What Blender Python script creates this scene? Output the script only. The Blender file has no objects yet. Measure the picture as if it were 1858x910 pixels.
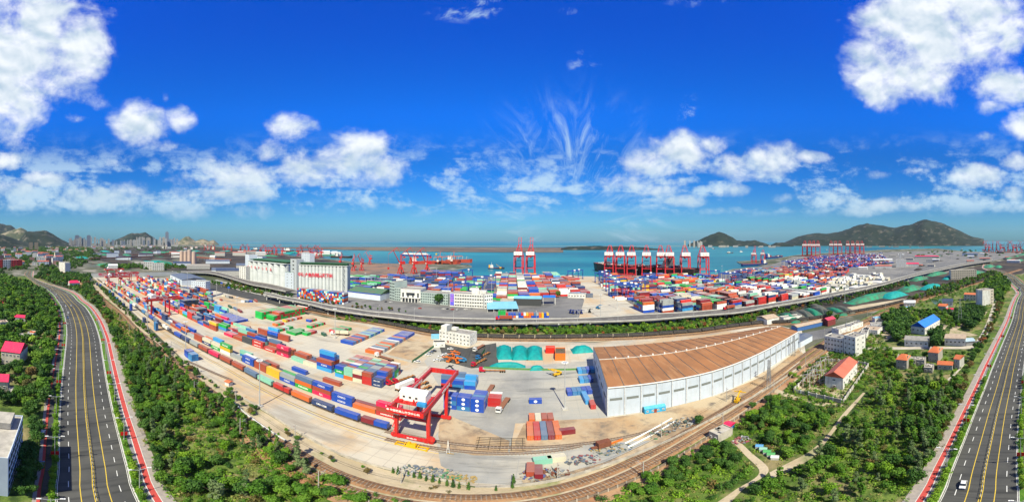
import bpy, bmesh, math, random
from mathutils import Vector, Matrix, noise
from mathutils.geometry import tessellate_polygon
S = bpy.context.scene
COL = S.collection
R = math.radians
# ------------------------------------------------------------------ camera
H = 85.0            # drone height above the yard
K, CX, HY = 572.4, 929.0, 437.0   # pixels per radian, middle column, horizon row of the 1858x910 photograph
cam = bpy.data.cameras.new('camera')
cam.type = 'PANO'
def setpano(c):
    c.panorama_type = 'EQUIRECTANGULAR'
    c.longitude_min = -929 / K; c.longitude_max = 929 / K
    c.latitude_min = -(910 - HY) / K; c.latitude_max = HY / K
try: setpano(cam)
except Exception: setpano(cam.cycles)
cam.clip_end = 120000
co = bpy.data.objects.new('camera', cam)
co.location = (0, 0, H); co.rotation_euler = (R(90), 0, 0)
COL.objects.link(co); S.camera = co
# ------------------------------------------------------------------ sun, exposure
SUN_EL, SUN_AZ = R(47), math.atan2(0.10, -1.0)    # azimuth measured from +Y towards +X
sd = Vector((math.sin(SUN_AZ) * math.cos(SUN_EL), math.cos(SUN_AZ) * math.cos(SUN_EL), math.sin(SUN_EL)))
sl = bpy.data.lights.new('sun', 'SUN'); sl.energy = 5.0; sl.angle = R(0.53); sl.color = (1.0, 0.94, 0.75)
so = bpy.data.objects.new('sun', sl); so.rotation_euler = (-sd).to_track_quat('-Z', 'Y').to_euler(); so.location = (0, -100, 300)
COL.objects.link(so)
S.view_settings.view_transform = 'Standard'; S.view_settings.look = 'None'
S.view_settings.exposure = 0.60; S.view_settings.gamma = 1
S.view_settings.use_curve_mapping = False
try:
    S.cycles.max_bounces = 4; S.cycles.diffuse_bounces = 2; S.cycles.glossy_bounces = 2; S.cycles.transparent_max_bounces = 6
    S.cycles.volume_bounces = 0; S.cycles.use_denoising = True; S.cycles.sample_clamp_indirect = 4
    S.cycles.volume_step_rate = 4
except Exception: pass
# ------------------------------------------------------------------ world: sky texture with cloud cover laid out by direction
W = bpy.data.worlds.new('World'); S.world = W; W.use_nodes = True
nt = W.node_tree; nt.nodes.clear()
def N(t, **kw):
    n = nt.nodes.new(t)
    for k, v in kw.items(): setattr(n, k, v)
    return n
def setin(n, i, v):
    if hasattr(v, 'is_output'): nt.links.new(v, n.inputs[i])
    elif v is not None: n.inputs[i].default_value = v
def M(op, a, b=None, c=None, clamp=False):
    n = N('ShaderNodeMath', operation=op, use_clamp=clamp)
    setin(n, 0, a); setin(n, 1, b); setin(n, 2, c)
    return n.outputs[0]
def MIX(f, a, b):
    n = N('ShaderNodeMix', data_type='RGBA'); setin(n, 0, f); setin(n, 6, a); setin(n, 7, b); return n.outputs[2]
def XYZ(a, b, c=0.0):
    n = N('ShaderNodeCombineXYZ'); setin(n, 0, a); setin(n, 1, b); setin(n, 2, c); return n.outputs[0]
def NOISE(v, sc, det=6, rough=.55, dist=0.0):
    n = N('ShaderNodeTexNoise'); setin(n, 'Vector', v); setin(n, 'Scale', sc); setin(n, 'Detail', det); setin(n, 'Roughness', rough); setin(n, 'Distortion', dist)
    return n.outputs[0]
def SMOOTH(x, a, b):
    n = N('ShaderNodeMapRange', interpolation_type='SMOOTHSTEP'); setin(n, 0, x); setin(n, 1, a); setin(n, 2, b); return n.outputs[0]
tc = N('ShaderNodeTexCoord'); sp = N('ShaderNodeSeparateXYZ'); nt.links.new(tc.outputs['Generated'], sp.inputs[0])
X, Y, Z = sp.outputs
az = M('ARCTAN2', X, Y); el = M('ARCSINE', Z)
u = M('MULTIPLY', az, K / 100); v = M('MULTIPLY', el, K / 100)      # hundreds of photo pixels, right and up from the horizon
sky = N('ShaderNodeTexSky', sky_type='NISHITA', sun_disc=False, sun_elevation=SUN_EL, sun_rotation=SUN_AZ)
sky.altitude = 100; sky.air_density = 1.0; sky.dust_density = 0.6; sky.ozone_density = 3.0
hs = N('ShaderNodeHueSaturation'); setin(hs, 'Color', sky.outputs[0]); setin(hs, 'Saturation', 1.35); setin(hs, 'Value', 1.0)
ramp = N('ShaderNodeValToRGB'); setin(ramp, 0, M('MULTIPLY', v, 0.2))
cr = ramp.color_ramp; cr.interpolation = 'EASE'
for i, (p, c) in enumerate([(0.0, (.19, .62, 1.08, 1)), (.08, (.28, .70, 1.05, 1)), (.27, (.05, .70, 1.32, 1)), (.48, (.02, 1.05, 2.15, 1)), (.84, (.01, .92, 2.4, 1))]):
    e = cr.elements[i] if i < 2 else cr.elements.new(p)
    e.position = p; e.color = c
tint = N('ShaderNodeMix', data_type='RGBA', blend_type='MULTIPLY'); setin(tint, 0, 1.0); setin(tint, 6, hs.outputs[0]); setin(tint, 7, ramp.outputs[0])
base = tint.outputs[2]
nv = XYZ(M('MULTIPLY', u, 1.0), M('MULTIPLY', v, 1.25), 3.7)
n1 = NOISE(nv, 1.05, 9, .6, .3)
nv2 = N('ShaderNodeVectorMath', operation='ADD'); setin(nv2, 0, nv); setin(nv2, 1, (0.03, 0.16, 0))
n2 = NOISE(nv2.outputs[0], 1.05, 6, .58, .3)
nv3 = N('ShaderNodeVectorMath', operation='ADD'); setin(nv3, 0, nv); setin(nv3, 1, (0, -0.9, 2.0))
BL = [ # cumulus: centre px, centre py, half width, half height, strength
 (-20,120,115,150,1.3),(60,60,70,90,1.2),(150,85,62,62,1.2),(30,190,60,60,1),(110,150,70,40,.8),(185,182,32,15,.5),(130,213,22,10,.45),
 (252,222,52,42,1.05),(325,210,26,27,.95),(300,178,10,12,.5),(290,262,30,10,.5),(10,290,26,17,.9),(85,325,36,15,.85),(20,345,55,17,.8),(190,358,85,25,.95),(30,370,36,14,.8),
 (405,320,78,27,.9),(400,352,85,18,.8),(455,385,40,14,.6),(200,295,16,8,.5),(530,232,42,26,.95),(492,270,28,20,.6),
 (620,300,95,42,1.05),(655,265,55,34,1.05),(585,300,60,28,1),(620,330,85,14,.8),(820,313,16,9,.5),(350,385,50,14,.55),
 (1180,298,55,26,1.0),(1235,272,52,32,1.0),(1290,262,30,16,.85),(1140,330,75,18,.7),(1180,345,45,14,.65),(1345,300,42,26,1.0),(1400,290,52,30,1.05),(1470,285,38,12,.8),(1370,315,38,14,.8),
 (1330,345,35,12,.75),(1240,365,45,10,.7),(1320,382,40,8,.65),(1090,378,36,9,.6),(1455,360,50,14,.6),(1530,362,40,10,.6),(1610,370,70,14,.8),(1560,385,35,8,.6),
 (1700,60,125,95,1.35),(1610,120,75,60,1.15),(1600,165,50,35,1.0),(1770,30,110,70,1.25),(1690,140,60,50,1.1),(1820,160,60,34,1.0),(1800,190,35,16,.8),(1855,225,36,26,.9),(1790,247,16,8,.6),
 (1780,320,52,22,1.0),(1840,295,28,18,.9),(1845,350,30,16,.75),(1830,378,36,8,.6),(1600,318,25,7,.4),(1650,310,30,6,.35)]
acc = None
for (px, py, rx, ry, st) in BL:
    a = M('MULTIPLY_ADD', u, 100 / rx, -(px - CX) / rx); b = M('MULTIPLY_ADD', v, 100 / ry, -(HY - py) / ry)
    d = M('MULTIPLY_ADD', b, b, M('MULTIPLY', a, a))
    m = M('MULTIPLY_ADD', d, -st * .62, st)
    acc = m if acc is None else M('MAXIMUM', acc, m)
acc = M('MAXIMUM', acc, -1.2)
n3 = NOISE(nv, 4.5, 6, .62)
nn = M('MULTIPLY_ADD', n3, .24, M('MULTIPLY', n1, .8))
dens = M('MULTIPLY_ADD', acc, .62, M('MULTIPLY_ADD', nn, 2.2, -1.22))
soft1 = NOISE(nv, 1.6, 3, .45, .3); soft2 = NOISE(nv2.outputs[0], 1.6, 3, .45, .3)
cum = SMOOTH(dens, -.06, .66)
# thin low clouds near the horizon
lowv = XYZ(M('MULTIPLY', u, .8), M('MULTIPLY', v, 2.3), 9.1)
ln = NOISE(lowv, 1.0, 8, .6, .4)
lowmask = M('MULTIPLY', SMOOTH(v, .38, .7), M('SUBTRACT', 1.0, SMOOTH(v, 1.0, 2.1)))
low = M('MULTIPLY', M('MULTIPLY', SMOOTH(M('MULTIPLY_ADD', M('SUBTRACT', n3, .5), .55, ln), .44, .70), lowmask), .8)
# fan of thin cirrus
du = M('SUBTRACT', u, 1.05); dv = M('ADD', v, -.35)
ang = M('ARCTAN2', du, dv); rad = M('SQRT', M('MULTIPLY_ADD', du, du, M('MULTIPLY', dv, dv)))
cn = NOISE(XYZ(M('MULTIPLY', ang, 4.2), M('MULTIPLY', rad, .9), 1.3), 1.0, 7, .68, .9)
fm = M('MULTIPLY', SMOOTH(rad, .4, 1.1), M('SUBTRACT', 1.0, SMOOTH(M('ADD', rad, M('MULTIPLY', M('ABSOLUTE', ang), .22)), 1.2, 2.9)))
fan = M('MULTIPLY', M('MULTIPLY', SMOOTH(cn, .44, .78), fm), .75)
tn = NOISE(XYZ(u, M('MULTIPLY', v, 1.4), 5.0), 1.9, 8, .7, .6)
topm = None
for (px, py, rx, ry) in [(860, 15, 110, 30), (1060, 118, 34, 30), (1270, 5, 70, 10), (1255, 215, 28, 50), (1030, 20, 20, 8)]:
    a = M('MULTIPLY_ADD', u, 100 / rx, -(px - CX) / rx); b = M('MULTIPLY_ADD', v, 100 / ry, -(HY - py) / ry)
    m = M('SUBTRACT', 1.0, M('MULTIPLY_ADD', b, b, M('MULTIPLY', a, a)), clamp=True)
    topm = m if topm is None else M('MAXIMUM', topm, m)
top = M('MULTIPLY', M('MULTIPLY', SMOOTH(tn, .5, .74), topm), .75)
thin = M('MAXIMUM', M('MAXIMUM', low, fan), top)
lit = M('MULTIPLY_ADD', M('SUBTRACT', soft1, soft2), 3.4, M('MULTIPLY_ADD', M('SUBTRACT', n1, n2), 1.5, .58), clamp=True)
lit = M('MULTIPLY', lit, M('MULTIPLY_ADD', SMOOTH(dens, .5, 1.5), -.3, 1.0))
ccol = MIX(lit, (5.2, 6.5, 7.6, 1), (9.3, 9.7, 10.0, 1))
# far clouds sink into the pale air near the horizon
ccol = MIX(M('SUBTRACT', 1.0, SMOOTH(v, .2, 1.6)), ccol, (4.4, 6.4, 8.0, 1))
c1 = MIX(thin, base, (5.6, 7.6, 9.0, 1))
c2 = MIX(M('MULTIPLY', cum, .97), c1, ccol)
over = M('MAXIMUM', SMOOTH(v, 4.7, 6.2), SMOOTH(M('MULTIPLY', Y, -1.0), .16, .5))   # unseen grey cover added overhead and behind the drone to neutralise blue skylight
c2 = MIX(M('MULTIPLY', over, .9), c2, (1.7, 1.8, 1.9, 1))
bg = N('ShaderNodeBackground'); nt.links.new(c2, bg.inputs[0]); bg.inputs[1].default_value = 0.0715
wo = N('ShaderNodeOutputWorld'); nt.links.new(bg.outputs[0], wo.inputs[0])
try: W.cycles.sampling_method = 'MANUAL'; W.cycles.sample_map_resolution = 512
except Exception: pass
# ------------------------------------------------------------------ plan helpers
def G(px, py, z=0.0):
    """the ground point (at height z) that photo pixel px,py shows"""
    a = (px - CX) / K; e = (py - HY) / K
    D = (H - z) / math.tan(max(e, .0015))
    return Vector((D * math.sin(a), D * math.cos(a), z))
def TOP(px, pyb, pyt):
    """height of something standing on the ground from its foot and top rows"""
    D = H / math.tan((pyb - HY) / K)
    return H - D * math.tan((pyt - HY) / K)
def POL(px, D, z=0.0):
    a = (px - CX) / K; return Vector((D * math.sin(a), D * math.cos(a), z))
def GP(pts, z=0.0, step=22, closed=False):
    """project a pixel polyline, subdividing long pixel edges"""
    out = []; n = len(pts)
    for i in range(n if closed else n - 1):
        a, b = pts[i], pts[(i + 1) % n]
        k = max(1, int(math.hypot(b[0] - a[0], b[1] - a[1]) / step))
        for j in range(k): out.append(G(a[0] + (b[0] - a[0]) * j / k, a[1] + (b[1] - a[1]) * j / k, z))
    if not closed: out.append(G(pts[-1][0], pts[-1][1], z))
    return out
def catmull(P, n=6):
    out = []
    for i in range(len(P) - 1):
        p0 = P[max(i - 1, 0)]; p1 = P[i]; p2 = P[i + 1]; p3 = P[min(i + 2, len(P) - 1)]
        for j in range(n):
            t = j / n
            out.append(.5 * ((2 * p1) + (p2 - p0) * t + (2 * p0 - 5 * p1 + 4 * p2 - p3) * t * t + (3 * p1 - p0 - 3 * p2 + p3) * t ** 3))
    out.append(P[-1].copy()); return out
def resample(P, step):
    out = [P[0].copy()]; acc_ = 0.0
    for a, b in zip(P, P[1:]):
        L = (b - a).length
        if L < 1e-9: continue
        t = step - acc_
        while t <= L:
            out.append(a.lerp(b, t / L)); t += step
        acc_ = L - (t - step)
    if (out[-1] - P[-1]).length > step * .3: out.append(P[-1].copy())
    return out
def resampleN(P, n):
    L = [0]
    for a, b in zip(P, P[1:]): L.append(L[-1] + (b - a).length)
    out = []; k = 0
    for i in range(n):
        s = L[-1] * i / (n - 1)
        while k < len(P) - 2 and L[k + 1] < s: k += 1
        out.append(P[k].lerp(P[k + 1], (s - L[k]) / max(1e-9, L[k + 1] - L[k])))
    return out
def offset(P, d):
    """polyline shifted d to its left"""
    out = []
    for i, p in enumerate(P):
        t = (P[min(i + 1, len(P) - 1)] - P[max(i - 1, 0)]); t.z = 0; t.normalize()
        out.append(p + Vector((-t.y, t.x, 0)) * d)
    return out
def tangent(P, i):
    t = (P[min(i + 1, len(P) - 1)] - P[max(i - 1, 0)]); t.z = 0
    return t.normalized()
# ------------------------------------------------------------------ mesh builder
class MB:
    def __init__(s): s.v = []; s.f = []; s.m = []; s.c = []
    def add(s, vs, fs, m=0, col=None):
        o = len(s.v); s.v += [tuple(x) for x in vs]
        for f in fs: s.f.append([i + o for i in f]); s.m.append(m); s.c.append(col)
        return s
    def box(s, c, d, m=0, rz=0.0, col=None):
        x, y, z = d[0] / 2, d[1] / 2, d[2] / 2; cs, sn = math.cos(rz), math.sin(rz)
        vs = []
        for k in (-1, 1):
            for (a, b) in ((-1, -1), (1, -1), (1, 1), (-1, 1)):
                X_, Y_ = a * x, b * y
                vs.append((c[0] + X_ * cs - Y_ * sn, c[1] + X_ * sn + Y_ * cs, c[2] + k * z))
        return s.add(vs, [(3, 2, 1, 0), (4, 5, 6, 7), (0, 1, 5, 4), (1, 2, 6, 5), (2, 3, 7, 6), (3, 0, 4, 7)], m, col)
    def bar(s, a, b, w, h=None, m=0):
        a = Vector(a); b = Vector(b); h = h or w; d = b - a
        if d.length < 1e-6: return s
        d.normalize(); up = Vector((0, 0, 1)) if abs(d.z) < .95 else Vector((0, 1, 0))
        r = d.cross(up).normalized() * (w / 2); q = r.cross(d).normalized() * (h / 2)
        vs = [p + i * r + j * q for p in (a, b) for (i, j) in ((-1, -1), (1, -1), (1, 1), (-1, 1))]
        return s.add(vs, [(0, 1, 2, 3), (7, 6, 5, 4), (0, 4, 5, 1), (1, 5, 6, 2), (2, 6, 7, 3), (3, 7, 4, 0)], m)
    def cyl(s, a, b, r0, r1=None, n=8, m=0, cap=True):
        a = Vector(a); b = Vector(b); r1 = r0 if r1 is None else r1; d = (b - a).normalized()
        up = Vector((0, 0, 1)) if abs(d.z) < .95 else Vector((0, 1, 0)); x = d.cross(up).normalized(); y = d.cross(x)
        vs = [p + (x * math.cos(t) + y * math.sin(t)) * r for p, r in ((a, r0), (b, r1)) for t in [i * 2 * math.pi / n for i in range(n)]]
        fs = [(i, i + n, (i + 1) % n + n, (i + 1) % n) for i in range(n)]
        if cap: fs += [tuple(range(n)), tuple(range(2 * n - 1, n - 1, -1))]
        return s.add(vs, fs, m)
    def prism(s, poly, z0, z1, m=0, mt=None):
        n = len(poly); vs = [(p[0], p[1], z0) for p in poly] + [(p[0], p[1], z1) for p in poly]
        s.add(vs, [(i, (i + 1) % n, (i + 1) % n + n, i + n) for i in range(n)] + [tuple(range(n - 1, -1, -1))], m)
        return s.add([(p[0], p[1], z1) for p in poly], [tuple(range(n))], m if mt is None else mt)
    def quad(s, a, b, c, d, m=0): return s.add([a, b, c, d], [(0, 1, 2, 3)], m)
    def strip(s, A, B, m=0):
        n = min(len(A), len(B))
        return s.add(list(A[:n]) + list(B[:n]), [(i, i + 1, n + i + 1, n + i) for i in range(n - 1)], m)
    def poly(s, P, m=0):
        tr = tessellate_polygon([P])
        up = []
        for t in tr:
            a, b, c = [P[i] for i in t]
            up.append(t if (b - a).cross(c - a).z > 0 else t[::-1])
        return s.add(P, up, m)
    def wall(s, P, w, h, z0=0.0, m=0):
        A = offset(P, w / 2); B = offset(P, -w / 2)
        lift = lambda Q, z: [Vector((q.x, q.y, q.z + z)) for q in Q]
        s.strip(lift(A, z0 + h), lift(B, z0 + h), m); s.strip(lift(B, z0 + h), lift(B, z0), m); s.strip(lift(A, z0), lift(A, z0 + h), m)
        return s
    def mesh(s, name, mats, smooth=False):
        me = bpy.data.meshes.new(name); me.from_pydata(s.v, [], s.f)
        for k in (mats if isinstance(mats, (list, tuple)) else [mats]): me.materials.append(k)
        me.polygons.foreach_set('material_index', s.m)
        if any(c is not None for c in s.c):
            at = me.attributes.new('tone', 'FLOAT_COLOR', 'FACE'); buf = []
            for c in s.c: buf += [*(c or (1, 1, 1)), 1.0]
            at.data.foreach_set('color', buf)
        if smooth: me.polygons.foreach_set('use_smooth', [True] * len(s.f))
        me.update(); return me
    def build(s, name, mats, parent=None, loc=None, rz=0.0, smooth=False):
        o = bpy.data.objects.new(name, s.mesh(name, mats, smooth)); COL.objects.link(o)
        if parent is not None: o.parent = parent
        if loc is not None: o.location = loc
        o.rotation_euler.z = rz
        return o
def tag(o, label=None, cat=None, group=None, kind=None):
    if label: o['label'] = label
    if cat: o['category'] = cat
    if group: o['group'] = group
    if kind: o['kind'] = kind
    return o
def thing(name, label, cat, loc=(0, 0, 0), rz=0.0, group=None):
    o = bpy.data.objects.new(name, None); o.empty_display_size = .5; COL.objects.link(o)
    o.location = loc; o.rotation_euler.z = rz
    return tag(o, label, cat, group)
def kid(name, mesh, parent, loc=None, rz=None, sc=None):
    o = bpy.data.objects.new(name, mesh); COL.objects.link(o); o.parent = parent
    if loc is not None: o.location = loc
    if rz is not None: o.rotation_euler.z = rz
    if sc is not None: o.scale = sc
    return o
KIDS = {}
def dup(o, loc=None, rz=None, label=None, group=None, sc=None, parent=None):
    c = o.copy(); COL.objects.link(c)
    if parent is not None: c.parent = parent
    if loc is not None: c.location = loc
    if rz is not None: c.rotation_euler.z = rz
    if sc is not None: c.scale = sc
    if label: c['label'] = label
    if group: c['group'] = group
    if o not in KIDS: KIDS[o] = list(o.children)
    for ch in KIDS[o]: dup(ch, parent=c)
    return c
class Maker:
    """first call hands out the original, later calls copies of it"""
    def __init__(s, fn): s.fn = fn; s.o = None
    def __call__(s, loc, rz, label, group=None, sc=None):
        if s.o is None:
            s.o = s.fn(); o = s.o; KIDS[o] = list(o.children)
            o.location = loc; o.rotation_euler.z = rz; tag(o, label, None, group)
            if sc: o.scale = sc
            return o
        return dup(s.o, loc, rz, label, group, sc if sc else (1, 1, 1))
ORD = ['first','second','third','fourth','fifth','sixth','seventh','eighth','ninth','tenth','eleventh','twelfth','thirteenth','fourteenth','fifteenth','sixteenth','seventeenth','eighteenth','nineteenth','twentieth']
TENS = ['','','twenty','thirty','forty','fifty','sixty','seventy','eighty','ninety']
def ordw(i):
    i += 1
    if i > 100: return 'hundred-' + ordw(i - 101)
    if i == 100: return 'hundredth'
    if i <= 20: return ORD[i - 1]
    if i % 10 == 0: return TENS[i // 10][:-1] + 'ieth'
    return TENS[i // 10] + '-' + ORD[i % 10 - 1]
# ------------------------------------------------------------------ materials
MATS = {}
def mat(name, col, rough=.7, col2=None, scale=1.0, metal=0.0, bump=0.0, bscale=None, detail=5, lo=.35, hi=.65, spec=.4, emit=None, streak=0.0):
    if name in MATS: return MATS[name]
    m = bpy.data.materials.new(name); m.use_nodes = True; MATS[name] = m
    t = m.node_tree; L = t.links; b = t.nodes['Principled BSDF']
    b.inputs['Roughness'].default_value = rough; b.inputs['Metallic'].default_value = metal
    b.inputs['Specular IOR Level'].default_value = spec
    c4 = (*col, 1)
    cc = (*(col2 if col2 else tuple(x * .72 for x in col)), 1)
    tcn = t.nodes.new('ShaderNodeTexCoord')
    n = t.nodes.new('ShaderNodeTexNoise'); n.inputs['Scale'].default_value = scale; n.inputs['Detail'].default_value = detail; n.inputs['Roughness'].default_value = .6
    L.new(tcn.outputs['Object'], n.inputs['Vector'])
    mr = t.nodes.new('ShaderNodeMapRange'); mr.inputs[1].default_value = lo; mr.inputs[2].default_value = hi; L.new(n.outputs[0], mr.inputs[0])
    mx = t.nodes.new('ShaderNodeMix'); mx.data_type = 'RGBA'; mx.inputs[6].default_value = c4; mx.inputs[7].default_value = cc
    L.new(mr.outputs[0], mx.inputs[0]); L.new(mx.outputs[2], b.inputs['Base Color'])
    if streak:      # rain streaks and grime running down
        mp = t.nodes.new('ShaderNodeMapping'); mp.inputs['Scale'].default_value = (.9, .9, .07); L.new(tcn.outputs['Object'], mp.inputs[0])
        n2 = t.nodes.new('ShaderNodeTexNoise'); n2.inputs['Scale'].default_value = 1; n2.inputs['Detail'].default_value = 6; n2.inputs['Roughness'].default_value = .65; L.new(mp.outputs[0], n2.inputs[0])
        r2 = t.nodes.new('ShaderNodeMapRange'); r2.inputs[1].default_value = .5; r2.inputs[2].default_value = .75; r2.inputs[4].default_value = streak; L.new(n2.outputs[0], r2.inputs[0])
        m2 = t.nodes.new('ShaderNodeMix'); m2.data_type = 'RGBA'; m2.inputs[7].default_value = (.20, .17, .13, 1); L.new(r2.outputs[0], m2.inputs[0]); L.new(mx.outputs[2], m2.inputs[6]); L.new(m2.outputs[2], b.inputs['Base Color'])
    if bump:
        bn = t.nodes.new('ShaderNodeTexNoise'); bn.inputs['Scale'].default_value = bscale or scale * 4; bn.inputs['Detail'].default_value = 4
        L.new(tcn.outputs['Object'], bn.inputs['Vector'])
        bp = t.nodes.new('ShaderNodeBump'); bp.inputs['Strength'].default_value = bump; bp.inputs['Distance'].default_value = .3
        L.new(bn.outputs[0], bp.inputs['Height']); L.new(bp.outputs[0], b.inputs['Normal'])
    if emit:
        b.inputs['Emission Color'].default_value = c4; b.inputs['Emission Strength'].default_value = emit
    m['mix'] = mx.name
    return m
def ground_mat(name, cols, scales, joints=None, bump=.2, rough=.9):
    """several colours blended by noise at different scales, in metres of the world; joints=(w, h, colour) draws slab joints"""
    m = bpy.data.materials.new(name); m.use_nodes = True; MATS[name] = m
    t = m.node_tree; L = t.links; b = t.nodes['Principled BSDF']; b.inputs['Roughness'].default_value = rough; b.inputs['Specular IOR Level'].default_value = .25
    tcn = t.nodes.new('ShaderNodeTexCoord'); cur = None
    for i, c in enumerate(cols):
        if cur is None:
            rgb = t.nodes.new('ShaderNodeRGB'); rgb.outputs[0].default_value = (*c, 1); cur = rgb.outputs[0]; continue
        sc, lo, hi = scales[i - 1]
        mp = t.nodes.new('ShaderNodeMapping'); mp.inputs['Location'].default_value = (i * 37.3, i * 11.7, i * 5.1); L.new(tcn.outputs['Object'], mp.inputs[0])
        if isinstance(sc, tuple): mp.inputs['Scale'].default_value = (sc[0], sc[1], 1); s1 = 1.0
        else: s1 = sc
        n = t.nodes.new('ShaderNodeTexNoise'); n.inputs['Scale'].default_value = s1; n.inputs['Detail'].default_value = 7; n.inputs['Roughness'].default_value = .62
        L.new(mp.outputs[0], n.inputs['Vector'])
        mr = t.nodes.new('ShaderNodeMapRange'); mr.inputs[1].default_value = lo; mr.inputs[2].default_value = hi; L.new(n.outputs[0], mr.inputs[0])
        mx = t.nodes.new('ShaderNodeMix'); mx.data_type = 'RGBA'; mx.inputs[7].default_value = (*c, 1)
        L.new(mr.outputs[0], mx.inputs[0]); L.new(cur, mx.inputs[6]); cur = mx.outputs[2]
    if joints:
        br = t.nodes.new('ShaderNodeTexBrick'); br.offset = 0; br.inputs['Scale'].default_value = 1
        br.inputs['Brick Width'].default_value = joints[0]; br.inputs['Row Height'].default_value = joints[1]; br.inputs['Mortar Size'].default_value = joints[3] if len(joints) > 3 else .10
        br.inputs['Mortar Smooth'].default_value = .3
        mp = t.nodes.new('ShaderNodeMapping'); mp.inputs['Rotation'].default_value = (0, 0, .1); L.new(tcn.outputs['Object'], mp.inputs[0]); L.new(mp.outputs[0], br.inputs['Vector'])
        mx = t.nodes.new('ShaderNodeMix'); mx.data_type = 'RGBA'; mx.inputs[7].default_value = (*joints[2], 1)
        ml = t.nodes.new('ShaderNodeMath'); ml.operation = 'MULTIPLY'; ml.inputs[1].default_value = .8; L.new(br.outputs['Fac'], ml.inputs[0])
        L.new(ml.outputs[0], mx.inputs[0]); L.new(cur, mx.inputs[6]); cur = mx.outputs[2]
    L.new(cur, b.inputs['Base Color'])
    if bump:
        bn = t.nodes.new('ShaderNodeTexNoise'); bn.inputs['Scale'].default_value = .9; bn.inputs['Detail'].default_value = 6
        L.new(tcn.outputs['Object'], bn.inputs['Vector'])
        bp = t.nodes.new('ShaderNodeBump'); bp.inputs['Strength'].default_value = bump; bp.inputs['Distance'].default_value = .5
        L.new(bn.outputs[0], bp.inputs['Height']); L.new(bp.outputs[0], b.inputs['Normal'])
    return m
# ================================================================== THE SETTING
grass_m = ground_mat('grass_ground', [(.075,.13,.022),(.13,.19,.035),(.035,.065,.015),(.24,.20,.10)], [(.05,.4,.6),(.16,.45,.6),(.05,.50,.64)], bump=.8)
town_m = ground_mat('town_ground', [(.12,.12,.09),(.06,.075,.04),(.26,.24,.21)], [(.012,.42,.55),(.02,.52,.62)], bump=.3)
yard_m = ground_mat('yard_concrete', [(.51,.465,.38),(.42,.395,.345),(.46,.33,.20),(.30,.265,.22)], [(.02,.4,.6),(.022,.48,.62),((.02,.10),.52,.68)], (6.0, 5.0, (.30,.27,.23)), bump=.1)
apron_m = ground_mat('apron_concrete', [(.33,.33,.315),(.41,.385,.33),(.23,.23,.225),(.14,.14,.135)], [(.03,.42,.6),(.02,.5,.66),((.02,.15),.56,.72)], (8.0, 6.0, (.28,.28,.27)), bump=.1)
greyyard_m = ground_mat('grey_yard', [(0.148,0.148,0.154), (0.215,0.208,0.202), (0.094,0.094,0.101)], [(.01,.4,.62),(.03,.5,.7)], (12, 12, (.18,.18,.18)), bump=.1)
dirt_m = ground_mat('dirt_ground', [(0.386,0.260,0.151), (0.437,0.353,0.244), (0.252,0.185,0.126), (0.168,0.143,0.118)], [(.04,.4,.6),(.08,.5,.65),(.15,.55,.7)], bump=.5)
redpath_m = ground_mat('red_earth', [(0.336,0.168,0.092), (0.386,0.252,0.151), (0.218,0.134,0.084)], [(.06,.42,.6),(.2,.5,.66)], bump=.4)
sand_m = ground_mat('sandy_ground', [(0.462,0.386,0.277), (0.370,0.302,0.202), (0.185,0.210,0.084)], [(.07,.4,.6),(.05,.56,.68)], bump=.5)
coal_m = ground_mat('coal_ground', [(0.038,0.035,0.034), (0.086,0.065,0.050), (0.015,0.015,0.016)], [(.01,.42,.6),(.02,.5,.64)], bump=.3)
asphalt_m = ground_mat('asphalt', [(0.059,0.060,0.060), (0.092,0.091,0.084), (0.038,0.039,0.039)], [(.03,.42,.62),((.5,.02),.5,.68)], bump=.05, rough=.85)
water_m = bpy.data.materials.new('sea_water'); water_m.use_nodes = True
def _water():
    t = water_m.node_tree; L = t.links; b = t.nodes['Principled BSDF']
    tcn = t.nodes.new('ShaderNodeTexCoord')
    mp = t.nodes.new('ShaderNodeMapping'); mp.inputs['Scale'].default_value = (.0008, .0022, 1); L.new(tcn.outputs['Object'], mp.inputs[0])
    n = t.nodes.new('ShaderNodeTexNoise'); n.inputs['Scale'].default_value = 1; n.inputs['Detail'].default_value = 6; L.new(mp.outputs[0], n.inputs[0])
    rp = t.nodes.new('ShaderNodeValToRGB'); e = rp.color_ramp.elements
    e[0].position = .35; e[0].color = (.006, .10, .14, 1); e[1].position = .62; e[1].color = (.022, .21, .23, 1)
    L.new(n.outputs[0], rp.inputs[0]); L.new(rp.outputs[0], b.inputs['Base Color'])
    b.inputs['Roughness'].default_value = .35; b.inputs['Specular IOR Level'].default_value = .22
    n2_ = t.nodes.new('ShaderNodeTexNoise'); n2_.inputs['Scale'].default_value = .12; n2_.inputs['Detail'].default_value = 4; L.new(tcn.outputs['Object'], n2_.inputs[0])
    bp = t.nodes.new('ShaderNodeBump'); bp.inputs['Strength'].default_value = .5; bp.inputs['Distance'].default_value = 1.0; L.new(n2_.outputs[0], bp.inputs['Height']); L.new(bp.outputs[0], b.inputs['Normal'])
_water()
MB().quad((-60000, -30000, -3), (60000, -30000, -3), (60000, 90000, -3), (-60000, 90000, -3)).build('sea', water_m)['kind'] = 'structure'
def ground(name, P, z, m):
    P = [Vector((p.x, p.y, z)) for p in P]
    o = MB().poly(P).build(name, m); o['kind'] = 'structure'; return o
SHORE = [(-70,440.6),(120,440.8),(330,442),(395,446),(440,452),(520,463),(600,470),(636,474),(690,477.5),(770,478.5),(850,480),(856,483),(792,493),(795,499),(900,500.5),(1050,499),(1060,502),(1290,500),(1330,488),(1392,482),(1342,477),(1337,474),(1400,470),(1440,463),(1470,460),(1560,456),(1600,452.5),(1700,450.5),(1765,457),(1860,455),(1925,455)]
shore = GP(SHORE, 0, 30)
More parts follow.
